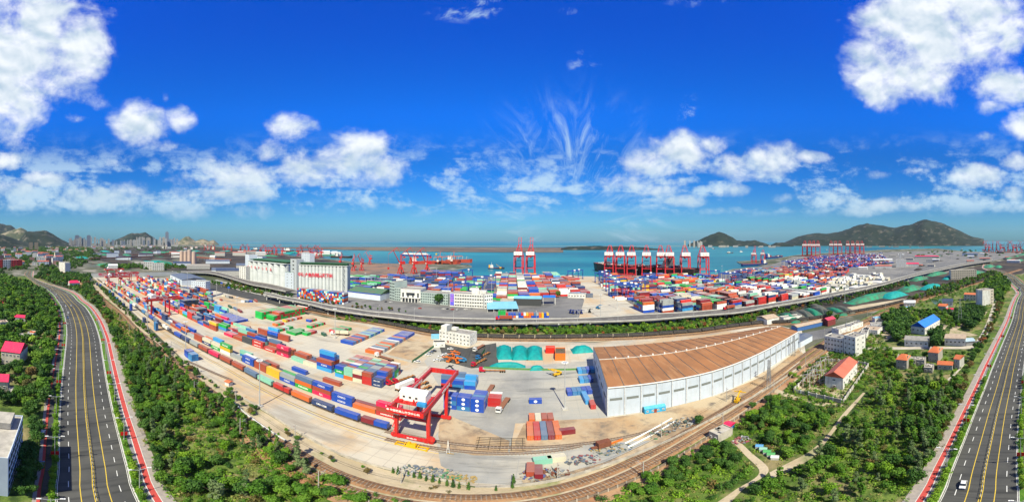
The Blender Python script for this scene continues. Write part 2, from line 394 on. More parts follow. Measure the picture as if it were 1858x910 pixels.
land = shore + [Vector((14000, -800, 0)), Vector((14000, -9000, 0)), Vector((-16000, -9000, 0)), Vector((-16000, -2500, 0))]
base_o = ground('land', land, 0.0, town_m)
MB().wall(shore, 1.5, 3.2, -3.1).build('quay_edge', mat('quay_stone', (.35,.33,.30), .9))['kind'] = 'structure'
# near green ground: everything between and beside the roads and the railway
green = GP([(-60,505),(60,500),(130,530),(165,520),(200,530),(300,640),(520,790),(660,850),(900,872),(1100,850),(1300,750),(1450,640),(1600,560),(1730,510),(1920,490)], 0, 20)
ground('grass_field', green + [Vector((1500, -260, 0)), Vector((-1500, -260, 0))], .05, grass_m)
YARD = [(166,502),(190,520),(230,556),(282,604),(335,655),(380,690),(420,713),(471,740),(544,786),(620,826),(700,850),(780,868),(860,882),(930,882),(1010,872),(1100,845),(1180,815),(1250,782),(1300,756),(1350,729),(1400,700),(1440,672),(1462,640),(1455,600),(1395,586),(1300,600),(1180,610),(1080,621),(930,619),(860,614),(780,605),(700,592),(600,578),(545,566),(480,551),(410,532),(360,518),(300,505),(240,500)]
ground('container_yard', GP(YARD, 0, 18, True), .10, yard_m)
ground('apron', GP([(770,655),(790,628),(900,668),(1060,655),(1078,640),(1102,757),(1000,764),(935,768),(925,820),(935,880),(862,876),(800,845),(790,790),(820,740)], 0, 18, True), .14, apron_m)
ground('asphalt_lot', GP([(795,622),(845,632),(900,622),(905,664),(855,668),(806,655)], 0, 18, True), .18, asphalt_m)
ground('dirt_patch', GP([(800,745),(830,760),(925,800),(920,826),(860,826),(800,812),(795,790)], 0, 18, True), .17, dirt_m)
ground('dirt_lot', GP([(1000,763),(1102,758),(1180,748),(1300,718),(1385,682),(1449,634),(1462,645),(1400,697),(1300,753),(1180,812),(1100,842),(1010,869),(950,880),(935,830),(935,800),(950,770)], 0, 18, True), .17, dirt_m)
ground('dark_lot', GP([(860,835),(1000,812),(1150,800),(1180,800),(1100,838),(1010,862),(900,872)], 0, 18, True), .2, apron_m)
ground('dirt_verge', GP([(471,742),(544,788),(620,828),(700,852),(780,870),(860,884),(930,884),(1010,874),(1100,847),(1250,784),(1400,702),(1500,632),(1600,568),(1610,576),(1500,650),(1400,722),(1250,810),(1100,880),(1010,906),(900,930),(760,925),(650,895),(560,850),(470,790),(400,730),(300,645),(215,560),(165,520),(170,512),(215,548),(300,628),(400,700)], 0, 18, True), .09, sand_m)
# the port behind the flyover
ground('port_yard', GP([(630,497),(792,494),(796,500),(1050,500),(1062,503),(1290,501),(1335,489),(1400,480),(1440,466),(1560,458),(1700,455),(1860,458),(1700,500),(1600,520),(1460,548),(1300,570),(1100,585),(900,583),(760,578),(600,556),(480,528),(400,500),(430,490)], 0, 20, True), .08, greyyard_m)
ground('east_lane', GP([(1042,501),(1080,501),(1110,530),(1160,560),(1170,570),(1050,577),(1060,545)], 0, 18, True), .14, yard_m)
ground('port_forecourt', GP([(640,545),(740,552),(870,568),(1060,568),(1070,577),(900,579),(760,573),(620,555)], 0, 18, True), .13, greyyard_m)
ground('coal_yard', GP([(1395,592),(1470,580),(1560,567),(1640,545),(1740,520),(1858,495),(1920,485),(1920,462),(1858,464),(1740,490),(1640,512),(1540,535),(1440,560),(1400,575)], 0, 20, True), .12, coal_m)
ground('coal_terminal', GP([(128,462),(170,452),(280,447),(400,449),(520,464),(620,474),(640,480),(560,490),(430,492),(300,490),(190,484),(150,475)], 0, 20, True), .10, coal_m)
ground('rail_corridor', GP([(470,548),(600,575),(760,600),(900,618),(1080,620),(1250,606),(1395,588),(1560,566),(1650,545),(1650,540),(1480,566),(1300,588),(1150,600),(1000,603),(850,600),(700,580),(560,556)], 0, 20, True), .13, sand_m)
ground('brown_quay', GP([(640,480),(700,478),(770,479),(785,492),(720,498),(650,500),(632,498)], 0, 20, True), .16, ground_mat('quay_brown', [(.26,.15,.10),(.17,.14,.12),(.12,.10,.09)], [(.01,.4,.6),(.03,.5,.64)], bump=.2))
ground('belt_grass', GP([(600,578),(700,589),(790,604),(1000,608),(1200,603),(1330,591),(1400,578),(1400,566),(1300,578),(1150,590),(1000,593),(850,593),(700,577)], 0, 15, True), .17, grass_m)
# mudflat spit out in the bay and the low island
spit_m = ground_mat('mudflat', [(.11,.085,.075),(.17,.14,.10),(.07,.06,.06)], [(.001,.42,.6),(.003,.5,.64)], bump=.1)
ground('mudflat', [POL(p, d) for p, d in [(430,4600),(520,3700),(640,3050),(760,2600),(900,2450),(1022,2400),(1022,4200),(900,4500),(760,4700),(600,4700)]], -1.5, spit_m)
ground('breakwater_path', [POL(p, d) for p, d in [(380,7600),(700,6100),(1060,5300),(1300,5600),(1300,5800),(1060,5500),(700,6350),(380,8000)]], -2.0, sand_m)
# lane and yard stain lines on the far port roads
wl = mat('white_paint', (.78,.78,.76), .6, (.6,.6,.58), 2.0)
yl = mat('yellow_paint', (.70,.50,.05), .6, (.55,.38,.04), 2.0)
redp = mat('red_paving', (.50,.065,.055), .8, (.40,.06,.05), .8)
pave = mat('grey_paving', (.34,.30,.27), .85, (.26,.23,.22), .6)
kerb_m = mat('kerb_stone', (.62,.61,.58), .8)
# ------------------------------------------------------------------ the avenue: passes just behind the camera's feet
PORT = [(58.6,491.5),(57,498.6),(60,504),(68.6,509),(85.7,515.7),(108.6,523.6),(128.6,533),(140,545),(155,557.6),(169,580),(179.7,610),(185.8,645.5),(194,695),(205.4,751),(215.8,792),(230.8,850),(250.4,910)]
OUTE = [(51,491.5),(47,497),(50,501.5),(57,507),(67,513.6),(80,521.5),(91.5,530),(101,540),(111,556),(117,573),(120.8,598),(119,628),(115.5,663),(111,700),(106,784),(105,910)]
RPORT = [(1704.3,910),(1726,857),(1749.4,799),(1770,746),(1788.7,700),(1800.7,668),(1810,646),(1819,624),(1828,603),(1837,580),(1843,556)]
pl = [G(*p) for p in PORT]; ol = [G(*p) for p in OUTE]
pr = [G(*p) for p in RPORT]
last = pr[-1]; d0 = (pr[-1] - pr[-4]).normalized()
pr += [last + d0 * t for t in (60, 120)]
far = [Vector((640, -8, 0)), Vector((760, 5, 0)), Vector((860, 30, 0)), Vector((980, 70, 0)), Vector((1150, 80, 0))]
portline = pl + [Vector((0, 20.5, 0))] + pr + far
outer_r = offset(pr + far, -19.6)
outline = ol + [Vector((-40, 4.5, 0)), Vector((0, 1.6, 0)), Vector((40, -.8, 0))] + outer_r
NR = 420
PL = resampleN(catmull(portline, 5), NR)
def nearest_on(P, q):
    best = None
    for a, b in zip(P, P[1:]):
        ab = b - a; t = max(0, min(1, (q - a).dot(ab) / max(1e-9, ab.length_squared))); c = a + ab * t
        d = (q - c).length
        if best is None or d < best[0]: best = (d, c)
    return best[1]
_ol = catmull(outline, 5)
OL = []
for i, p in enumerate(PL):
    c = nearest_on(_ol, p); w_ = (c - p).length
    OL.append((tangent(PL, i), min(w_, 34)))
ws = [w for _, w in OL]
for _ in range(12): ws = [(ws[max(i-1,0)] + ws[i] + ws[min(i+1,NR-1)]) / 3 for i in range(NR)]
NRM = [Vector((t.y, -t.x, 0)) for t, _ in OL]      # towards the outer side
def rl(fr, z=0.0, P=None):
    return [Vector((p.x, p.y, 0)) + n * (w * fr) + Vector((0, 0, z)) for p, n, w in zip(PL, NRM, ws)]
def rband(name, f0, f1, z, m):
    o = MB().strip(rl(f0, z), rl(f1, z)).build(name, m); o['kind'] = 'structure'; return o
rband('avenue_asphalt', 0, 1, .16, asphalt_m)
rband('avenue_shoulder', 0.0, -.02, .26, kerb_m); rband('avenue_shoulder', 1.0, 1.012, .26, kerb_m)
gs_m = ground_mat('verge_grass', [(.05,.14,.015),(.09,.19,.02),(.16,.16,.05)], [(.3,.4,.6),(.6,.52,.68)], bump=.8)
rband('verge', -.02, -.12, .28, gs_m); rband('cycle_path', -.12, -.185, .2, mat('path_grey', (.22,.21,.22), .85, (.17,.16,.17), .5))
rband('red_walk_kerb', -.185, -.2, .26, kerb_m); rband('red_walk', -.2, -.285, .24, redp); rband('red_walk_kerb', -.285, -.297, .26, kerb_m)
rband('pavement', -.297, -.45, .22, pave)
rband('verge', 1.012, 1.10, .28, gs_m); rband('service_road', 1.10, 1.19, .2, asphalt_m); rband('red_walk', 1.2, 1.245, .24, redp); rband('pavement', 1.245, 1.3, .22, pave)
mk = MB()
for f in (.315, .5, .685):
    for dd in ((-.006, .006),) if f != .5 else ((-.020, -.008), (.008, .020)):
        mk.strip(rl(f + dd[0], .185), rl(f + dd[1], .185))
mk.build('lane_line', yl)['kind'] = 'structure'
mk = MB()
for f in (.985, .015): mk.strip(rl(f - .004, .185), rl(f + .004, .185))
for f in (.158, .842):
    A = resample(rl(f, .185), 8.6)
    for i in range(len(A) - 1):
        t = (A[i + 1] - A[i]).normalized(); n = Vector((t.y, -t.x, 0)) * .11; q = A[i] + t * 3.3
        mk.quad(A[i] - n, q - n, q + n, A[i] + n)
mk.build('lane_dash', wl)['kind'] = 'structure'
rp_ = random.Random(8); mk = MB()
for i in range(10, NR - 10):
    if PL[i].length < 520 and rp_.random() < .22:
        f = rp_.uniform(.03, .9); a, b = rl(f, .172), rl(f + rp_.uniform(.02, .09), .172); n_ = rp_.choice([1, 1, 2, 4]); mk.strip(a[i:i + n_ + 1], b[i:i + n_ + 1])
mk.build('road_patches', mat('asphalt_patch', (.050,.051,.052), .9, (.075,.075,.075), .6))['kind'] = 'structure'
# ------------------------------------------------------------------ railway
T1P = [(60,478),(105,490),(150,512),(180,532),(191,545),(222,569),(252,601),(280,622),(309,647),(360,692),(420,737),(480,780),(534,816),(600,856),(650,876),(700,889),(760,899),(830,905),(900,905),(972,897),(1050,877),(1130,846),(1217,800),(1300,752),(1392,694),(1440,658),(1495,620),(1539,594),(1572,580),(1603,566),(1660,545),(1740,520),(1800,503),(1850,488)]
T1 = resample(catmull([G(*p) for p in T1P], 8), 6.0)
for _ in range(6): T1 = [T1[0]] + [(T1[i-1] + T1[i] * 2 + T1[i+1]) / 4 for i in range(1, len(T1) - 1)] + [T1[-1]]
bal_m = ground_mat('ballast', [(.24,.125,.065),(.31,.18,.095),(.13,.09,.065)], [(.15,.4,.6),(.6,.5,.65)], bump=.6)
def zz(P, z): return [Vector((p.x, p.y, z)) for p in P]
def track(P, name='track', z=.12, w=4.4, bm_=None):
    o = MB().strip(zz(offset(P, w / 2), z), zz(offset(P, w / 2 - .8), z + .3)).strip(zz(offset(P, w / 2 - .8), z + .3), zz(offset(P, -w / 2 + .8), z + .3)).strip(zz(offset(P, -w / 2 + .8), z + .3), zz(offset(P, -w / 2), z)).build('track_ballast', bm_ or bal_m)
    o['kind'] = 'structure'
    r = MB()
    for s in (-.72, .72): r.wall(zz(offset(P, s), 0), .12, .17, z + .42)
    r.build('rails', mat('rail_steel', (.16,.10,.07), .5, (.24,.15,.1), 3, .6))['kind'] = 'structure'
    sl_ = MB()
    Q = resample(P, 1.3)
    for i in range(len(Q)):
        if Q[i].length < 330:
            t = tangent(Q, i); sl_.box((Q[i].x, Q[i].y, z + .34), (.35, 2.5, .16), rz=math.atan2(t.y, t.x))
    if sl_.v: sl_.build('sleepers', mat('sleeper', (.34,.27,.21), .9, (.26,.2,.15), 2))['kind'] = 'structure'
track(T1); T2 = offset(T1, -5.2); track(T2)
o = MB().strip(zz(offset(T1, -8.2), .13), zz(offset(T1, -12.5), .13)).build('red_earth_track', redpath_m); o['kind'] = 'structure'
# ------------------------------------------------------------------ hills
def hill_mat(name, a, b, c):
    return ground_mat(name, [a, b, c], [(.004,.42,.6),(.009,.55,.68)], bump=.6)
hm = hill_mat('wooded_hill', (.006,.016,.012), (.016,.028,.020), (.12,.105,.085))
hq = hill_mat('quarried_hill', (.06,.075,.04), (.26,.22,.16), (.03,.05,.02))
def hill(prof, D, depth, m, seed, base=-4.0, rough=1.0):
    n = 90; nd = 26; mb = MB(); vs = []
    for i in range(n + 1):
        px = prof[0][0] + (prof[-1][0] - prof[0][0]) * i / n
        for (a, b) in zip(prof, prof[1:]):
            if a[0] <= px <= b[0]: py = a[1] + (b[1] - a[1]) * (px - a[0]) / max(.01, b[0] - a[0]); break
        hgt = H + D * math.tan((HY - py) / K)
        for j in range(nd + 1):
            t = j / nd; dd = D + (t - .5) * 2 * depth
            f = math.sin(math.pi * t) ** 1.15 if t < .5 else math.sin(math.pi * t)
            P_ = POL(px, dd)
            nz = noise.fractal(Vector((P_.x / 260, P_.y / 260, seed)), 1.0, 2.0, 5) * .17 * rough
            ridge = 1 + nz * (1 - .75 * abs(math.sin(math.pi * t)) ** 6)
            edge = min(1, i / 6, (n - i) / 6)
            vs.append((P_.x, P_.y, base + max(0, (hgt - base)) * max(0, f * ridge) + (noise.fractal(Vector((P_.x / 90, P_.y / 90, seed + 5)), 1.0, 2.0, 4) * 7 * rough * edge * math.sin(math.pi * t))))
    w_ = nd + 1
    mb.add(vs, [(i * w_ + j, (i + 1) * w_ + j, (i + 1) * w_ + j + 1, i * w_ + j + 1) for i in range(n) for j in range(nd)])
    o = mb.build('hill', m, smooth=True); o['kind'] = 'structure'; return o
hill([(-40,406),(-10,404),(5,407),(20,409),(30,416),(45,421),(60,440)], 9500, 1200, hm, 1)
hill([(-30,424),(0,425),(15,420),(28,416),(38,413),(47,417),(58,427),(75,441)], 6600, 700, hq, 2)
hill([(30,442),(46,420),(60,419),(72,419),(85,419),(97,425),(110,433),(128,442)], 5600, 700, hm, 3)
hill([(-60,432),(-20,428),(5,426),(20,431),(40,438),(60,443)], 4200, 500, hm, 4)
hill([(195,441),(215,433),(232,425),(240,422.5),(255,423),(264,421.5),(275,428),(290,438),(296,442)], 7600, 700, hm, 5)
hill([(312,441),(325,437),(336,429),(343,429),(355,437),(364,434),(370,433.5),(380,437),(388,435),(398,443)], 7200, 500, hq, 6)
hill([(1248,443),(1265,437),(1280,430),(1292,425),(1305,420.5),(1318,425),(1330,431),(1337,436),(1350,437),(1370,436),(1385,440),(1396,444)], 5600, 420, hm, 7, rough=1.2)
hill([(1412,443),(1430,437),(1447,429),(1465,425),(1480,423),(1500,424),(1520,421),(1540,415),(1555,409),(1573,404.5),(1583,407),(1605,410),(1622,413),(1640,409),(1655,407),(1668,400),(1679,396),(1690,400),(1706,404),(1725,411),(1745,420),(1762,429),(1785,433)], 6600, 1000, hm, 8)
hill([(1018,450),(1030,447.5),(1060,446.5),(1085,446),(1120,447),(1160,448),(1202,452)], 3300, 260, hm, 9, base=-3)
hill([(1398,444),(1408,440),(1420,439),(1432,442),(1440,444)], 5200, 200, hm, 10)
# ------------------------------------------------------------------ air
def haze():
    m = bpy.data.materials.new('haze_air'); m.use_nodes = True; t = m.node_tree; t.nodes.clear()
    o = t.nodes.new('ShaderNodeOutputMaterial'); p = t.nodes.new('ShaderNodeVolumePrincipled')
    p.inputs['Color'].default_value = (.66, .84, 1.0, 1); p.inputs['Density'].default_value = HAZE; p.inputs['Anisotropy'].default_value = .1
    t.links.new(p.outputs[0], o.inputs['Volume'])
    try: m.cycles.homogeneous_volume = True
    except Exception: pass
    ob = MB().box((0, 8000, 420), (39000, 37000, 850)).build('haze', m); ob['kind'] = 'stuff'; ob['label'] = 'pale blue sea haze over the whole port and bay'
HAZE = 1.6e-5
haze()
# ================================================================== SHIPPING CONTAINERS
PALC = {'red': (.46,.025,.025), 'rust red': (.34,.065,.035), 'orange': (.60,.13,.025), 'maroon': (.20,.018,.03), 'pink red': (.66,.015,.09),
 'blue': (.008,.065,.42), 'navy': (.018,.045,.15), 'sky blue': (.035,.30,.66), 'slate blue': (.09,.16,.28), 'mint green': (.22,.52,.40), 'green': (.008,.34,.06),
 'white': (.74,.75,.72), 'grey': (.30,.33,.34), 'yellow': (.68,.42,.03), 'steel blue': (.03,.18,.42), 'cream': (.62,.58,.45), 'dark green': (.01,.10,.06), 'charcoal': (.05,.06,.075)}
def dusty(t, col, b, k=.42):
    """pale dust that settles on upward faces"""
    L = t.links; g = t.nodes.new('ShaderNodeNewGeometry'); s = t.nodes.new('ShaderNodeSeparateXYZ'); L.new(g.outputs['True Normal'], s.inputs[0])
    n = t.nodes.new('ShaderNodeTexNoise'); n.inputs['Scale'].default_value = .23; n.inputs['Detail'].default_value = 6; L.new(g.outputs['Position'], n.inputs['Vector'])
    m = t.nodes.new('ShaderNodeMath'); m.operation = 'MULTIPLY'; L.new(s.outputs[2], m.inputs[0]); L.new(n.outputs[0], m.inputs[1]); m2 = t.nodes.new('ShaderNodeMath'); m2.operation = 'MULTIPLY'; m2.use_clamp = True; m2.inputs[1].default_value = k; L.new(m.outputs[0], m2.inputs[0])
    x = t.nodes.new('ShaderNodeMix'); x.data_type = 'RGBA'; x.inputs[7].default_value = (.42, .38, .33, 1); L.new(m2.outputs[0], x.inputs[0]); L.new(col, x.inputs[6]); L.new(x.outputs[2], b.inputs['Base Color'])
def cont_mat(c):
    nm = 'container_paint_' + c.replace(' ', '_')
    if nm in MATS: return MATS[nm]
    col = PALC[c]
    m = mat(nm, col, .48, tuple(x * .74 + .035 for x in col), .35, lo=.45, hi=.8, spec=.35)
    t = m.node_tree; L = t.links; b = t.nodes['Principled BSDF']
    tcn = [n for n in t.nodes if n.type == 'TEX_COORD'][0]
    wv = t.nodes.new('ShaderNodeTexWave'); wv.bands_direction = 'X'; wv.inputs['Scale'].default_value = 1.1; L.new(tcn.outputs['Object'], wv.inputs['Vector'])
    bp = t.nodes.new('ShaderNodeBump'); bp.inputs['Strength'].default_value = .7; bp.inputs['Distance'].default_value = .08
    L.new(wv.outputs['Fac'], bp.inputs['Height']); L.new(bp.outputs[0], b.inputs['Normal'])
    # rusty streaks and faded patches
    n = t.nodes.new('ShaderNodeTexNoise'); n.inputs['Scale'].default_value = 1.1; n.inputs['Detail'].default_value = 8; n.inputs['Roughness'].default_value = .7
    oi = t.nodes.new('ShaderNodeObjectInfo'); ad = t.nodes.new('ShaderNodeVectorMath'); ad.operation = 'ADD'
    L.new(tcn.outputs['Object'], ad.inputs[0]); L.new(oi.outputs['Location'], ad.inputs[1]); L.new(ad.outputs[0], n.inputs['Vector'])
    mr = t.nodes.new('ShaderNodeMapRange'); mr.inputs[1].default_value = .60; mr.inputs[2].default_value = .72; mr.inputs[4].default_value = .6; L.new(n.outputs[0], mr.inputs[0])
    mx = t.nodes.new('ShaderNodeMix'); mx.data_type = 'RGBA'; mx.inputs[7].default_value = (.22, .11, .06, 1)
    L.new(mr.outputs[0], mx.inputs[0]); L.new(t.nodes[m['mix']].outputs[2], mx.inputs[6]); dusty(t, mx.outputs[2], b)
    return m
steel_m = mat('galvanised_steel', (.38,.39,.40), .5, (.28,.29,.30), 1.5, .4)
CM = {}
def cont_mesh(L_, c):
    k = (L_, c)
    if k in CM: return CM[k]
    mb = MB(); x, y, h = L_ / 2, 1.22, 2.6
    mb.box((0, 0, h / 2), (L_ - .1, 2.36, h - .1))
    for sx in (-1, 1):
        for sy in (-1, 1): mb.box((sx * (x - .08), sy * (y - .08), h / 2), (.16, .16, h))
        for z in (.08, h - .08): mb.box((sx * (x - .06), 0, z), (.12, 2.1, .16))
    for sy in (-1, 1):
        for z in (.08, h - .06): mb.box((0, sy * (y - .05), z), (L_ - .34, .10, .13))
    me = mb.mesh('container_body', cont_mat(c))
    d = MB()
    for s in (-1, 1): d.box((0, s * .53, 1.25), (.04, 1.02, 2.25))
    dm = d.mesh('container_door', cont_mat(c))
    r = MB()
    for s in (-.85, -.3, .3, .85): r.bar((0, s, .15), (0, s, 2.45), .05)
    for s in (-.62, .62): r.box((0, s, 1.15), (.05, .5, .06))
    rm = r.mesh('lock_rods', steel_m)
    CM[k] = (me, dm, rm); return CM[k]
TXT = {}
def lettering(word, size, m, space=1.0):
    k = (word, size, m.name)
    if k not in TXT:
        c = bpy.data.curves.new('lettering', 'FONT'); c.body = word; c.size = size; c.align_x = 'CENTER'; c.align_y = 'CENTER'; c.offset = size * .02; c.space_character = space; c.extrude = .01
        c.materials.append(m); o = bpy.data.objects.new('tmp', c); COL.objects.link(o)
        bpy.context.view_layer.update()
        me = bpy.data.meshes.new_from_object(o); bpy.data.objects.remove(o); me.name = 'lettering'
        TXT[k] = me
    return TXT[k]
wpaint = mat('sign_white', (.85,.85,.83), .6, (.8,.8,.78), 2)
rpaint = mat('sign_red', (.62,.02,.05), .6, (.55,.02,.05), 2)
WORDS = {'green': 'EVERGREEN', 'red': 'HAMBURG SUD', 'pink red': 'S.J.L.', 'navy': 'CMA CGM', 'blue': 'TANKCO', 'white': 'MAERSK', 'grey': 'TRITON', 'mint green': 'CHINA', 'slate blue': 'NYK', 'dark green': 'CAPITAL'}
WORDS['blue'] = 'COSCO'; WORDS['sky blue'] = 'SITC'
RECS = []     # every container: x, y, z, heading, length, colour, label, row word, visible from the drone
rnd = random.Random(11)
def rec(x, y, z, rz, L_, c, label, vis=True, force=False, word=None, group=None):
    RECS.append(dict(x=x, y=y, z=z, rz=rz, L=L_, c=c, label=label, vis=vis, force=force, word=word, group=group))
def pick(pal): return rnd.choices([p[0] for p in pal], [p[1] for p in pal])[0]
MIXP = [('rust red', 6), ('red', 3), ('blue', 4), ('navy', 3), ('slate blue', 2), ('white', 2), ('mint green', 2), ('green', 1.6), ('orange', 2.4), ('maroon', 2.2), ('pink red', 1.6), ('grey', 2), ('steel blue', 1.5), ('yellow', .6), ('sky blue', 1), ('charcoal', .8), ('cream', .8)]
ft = {12.19: 'forty-foot', 6.06: 'twenty-foot'}
TIER = ['on the ground', 'second tier', 'third tier', 'fourth tier', 'fifth tier', 'sixth tier']
TRAIN = catmull([Vector(p + (0,)) for p in [(-20,110.2),(-47,113.5),(-92,119.3),(-125,123.2),(-155,127.2),(-200,129.5),(-255,132.5),(-356,143.5),(-500,158.5),(-700,178)]], 10)
def along(P, s0):
    s = s0
    for a, b in zip(P, P[1:]):
        L_ = (b - a).length
        if s <= L_: return a.lerp(b, s / L_), (b - a).normalized()
        s -= L_
    return P[-1].copy(), (P[-1] - P[-2]).normalized()
def row_at(s, off):
    p, t = along(TRAIN, s); n = Vector((t.y, -t.x, 0))
    if n.y < 0: n = -n
    return p + n * (off + 1.22), math.atan2(t.y, t.x)
# ---- the container train
flat_m = mat('wagon_black', (.035,.033,.032), .7, (.07,.055,.045), 2)
def make_wagon():
    t = thing('flat_wagon', 'x', 'railway wagon')
    b = MB(); b.box((0, 0, .98), (13.0, 2.5, .22)).box((0, 0, .78), (9.0, .5, .3))
    for s in (-1, 1): b.box((0, s * 1.2, .92), (13.0, .12, .4))
    b.build('wagon_deck', flat_m, t)
    for s in (-1, 1):
        g = MB()
        for d in (-.85, .85):
            for y in (-.72, .72): g.cyl((s * 4.6 + d, y - .06, .44), (s * 4.6 + d, y + .06, .44), .42, n=10)
            g.cyl((s * 4.6 + d, -.7, .44), (s * 4.6 + d, .7, .44), .08, n=6)
        for y in (-.9, .9): g.box((s * 4.6, y, .5), (2.3, .12, .3))
        g.build('bogie', mat('bogie_iron', (.06,.045,.04), .8), t)
    return t
wagon = Maker(make_wagon)
seq = [('blue','maroon'),'blue','navy','orange','red','mint green','slate blue','rust red','rust red','pink red','rust red','grey','navy','blue',None,'white',None,'slate blue','blue','grey','steel blue',None,None,'white','mint green','rust red',None,'orange','blue','blue',None,None,'mint green',None,'rust red',None,'orange',None,None,'white',None,None,None,None,None]
for i, c in enumerate(seq):
    p, rz = row_at(27 + 7 + i * 14.0, 0)
    lo = 'empty' if c is None else 'loaded'
    wagon((p.x, p.y, .45), rz, f'black {lo} flat wagon, {ordw(i)} from the crane end of container train', 'flat wagons of the container train')
    if c is None: continue
    if isinstance(c, tuple):
        t = Vector((math.cos(rz), math.sin(rz), 0))
        rec(p.x - t.x * 3.1, p.y - t.y * 3.1, 1.58, rz, 6.06, c[0], 'blue twenty-foot container on the last wagon next to the gantry crane', force=True)
        rec(p.x + t.x * 3.1, p.y + t.y * 3.1, 1.58, rz, 6.06, c[1], 'maroon twenty-foot container on the last wagon, behind the blue one', force=True)
    else:
        rec(p.x, p.y, 1.58, rz, 12.19, c, f'{c} forty-foot container on {ordw(i)} train wagon from the crane', force=i < 32, word=WORDS.get(c) if i in (2, 7) else None, group='containers on the train wagons')
# ---- rows beside the train
rowA = {0: ['red','rust red','pink red'], 1: ['orange'], 2: ['blue','steel blue'], 3: ['pink red','rust red','blue'], 4: ['green','orange','slate blue'], 5: ['blue','grey'], 6: ['yellow','white'], 7: ['rust red','orange'], 8: ['blue','maroon'], 9: ['grey'], 10: ['white','yellow','green'], 11: ['green','cream'], 12: ['navy','cream']}
ROWS = [('nearest row beside train', 10.9, 27, 46, 3, rowA, 1), ('second row beside train', 13.6, 41, 45, 3, {0: ['maroon'], 1: ['maroon'], 2: ['sky blue'], 3: ['pink red'], 4: ['red','green'], 5: ['rust red']}, .93),
 ('third row beside train', 16.3, 100, 40, 2, {}, .8), ('lone row in the truck lane', 26.5, 72, 3, 1, {0: ['rust red']}, .35),
 ('front row past truck lane', 39.4, 88, 42, 3, {0: ['sky blue','blue','rust red'], 1: ['cream'], 2: ['mint green'], 3: ['pink red','maroon','pink red'], 4: ['red'], 5: ['red','mint green'], 6: ['charcoal','slate blue'], 7: ['rust red']}, .92),
 ('second row past truck lane', 42.1, 88, 42, 3, {0: ['sky blue','blue','rust red','blue','sky blue'], 1: ['maroon'], 2: ['mint green','rust red'], 3: ['orange','orange'], 4: ['rust red']}, .92),
 ('third row past truck lane', 44.8, 88, 42, 3, {0: ['maroon','rust red','rust red','sky blue'], 1: ['navy'], 2: ['mint green','orange']}, .9),
 ('fourth row past truck lane', 47.5, 112, 40, 3, {}, .92),
 ('farther row behind the stacks', 52, 150, 36, 3, {}, .85), ('far row behind the stacks', 66, 150, 33, 2, {}, .85), ('farthest row behind the stacks', 68.8, 165, 32, 3, {}, .85),
 ('row by the big west stacks', 82, 270, 28, 4, {}, .9), ('inner row by the big west stacks', 84.8, 270, 28, 4, {}, .9), ('outer row by the big west stacks', 87.6, 275, 27, 4, {}, .9), ('hind row by the big west stacks', 90.4, 290, 26, 4, {}, .9),
 ('row near the slogan wall', 104, 340, 22, 4, {}, .85), ('inner row near the slogan wall', 106.8, 340, 22, 4, {}, .85), ('hind row near the slogan wall', 124, 380, 18, 4, {}, .8), ('last row near the slogan wall', 126.8, 380, 18, 4, {}, .8)]
prevH = {}
for ri, (nm, off, s0, cnt, mx, fixed, fill) in enumerate(ROWS):
    for i in range(cnt):
        s = s0 + 6.5 + i * 12.75
        if i in fixed: cols = fixed[i]
        elif rnd.random() > fill: cols = []
        else: cols = [pick(MIXP) for _ in range(rnd.randint(1, mx))]
        if rnd.random() < .25 and len(cols) > 1: cols = [cols[0]] * len(cols)
        key = round(s / 12.75)
        front = prevH.get((ri - 1, key), 0) if ri and off - ROWS[ri - 1][1] < 3 else 0
        prevH[(ri, key)] = len(cols)
        for k, c in enumerate(cols):
            p, rz = row_at(s, off)
            j = (rnd.random() - .5) * .25
            vis = k == len(cols) - 1 or k >= front
            side = 'crane end' 
            word = WORDS.get(c) if (ri in (0, 4) and i < 14 and k >= 0 and c in ('green', 'white', 'pink red', 'navy', 'red', 'blue')) else None
            rec(p.x + j, p.y, .1 + k * 2.62, rz, 12.19, c, f'{c} container, {TIER[k]}, {ordw(i)} stack from crane, {nm}', vis, word=word, group='containers in the long rows by the train')
# ---- rectangular blocks: origin = near corner, ax = direction of the long sides, then rows going back
def block(nm, o, ang, ni, nj, heights, colours, L_=12.19, gapL=.35, skip=0.0, group=None, word=None, jit=.12, bi=0):
    ux = Vector((math.cos(ang), math.sin(ang), 0)); uy = Vector((-ux.y, ux.x, 0)); hh = {}
    if uy.y < 0 and abs(uy.y) > .3 or abs(uy.y) <= .3 and uy.x < 0: uy = -uy
    for i in range(ni):
        for j in range(nj):
            hh[i, j] = 0 if rnd.random() < skip else heights(i, j)
    for (i, j), h_ in hh.items():
        for k in range(h_):
            c = colours(i, j, k)
            p = Vector((o[0], o[1], 0)) + ux * (L_ / 2 + i * (L_ + gapL)) + uy * (1.25 + j * 2.62) + ux * (rnd.random() - .5) * jit
            vis = k == h_ - 1 or hh.get((i, j - 1), 0) <= k or hh.get((i - 1, j), 0) <= k
            cw = ordw(i) + ' column, ' if ni > 1 else ''
            rec(p.x, p.y, .12 + k * 2.62, ang, L_, c, f'{c} container, {TIER[k]}, {cw}{ordw(j)} row, {nm}', vis, word=word(i, j, k, c) if word else None, group=group or 'containers of ' + nm)
TW = 6.06
fr = {0: ['sky blue','green','blue'], 1: ['orange','mint green','mint green'], 2: ['cream','maroon','cream'], 3: ['red','red','rust red'], 4: ['navy','navy']}
block('mixed twenty-foot block', (-99, 157.5), -.10, 5, 9, lambda i, j: len(fr[i]) if j == 0 else (2 if i == 4 and j < 2 else 3), lambda i, j, k: fr[i][k] if j == 0 else pick(MIXP), TW, .25,
      word=lambda i, j, k, c: {'green': 'CHINA', 'navy': 'CMA CGM'}.get(c) if j == 0 else None)
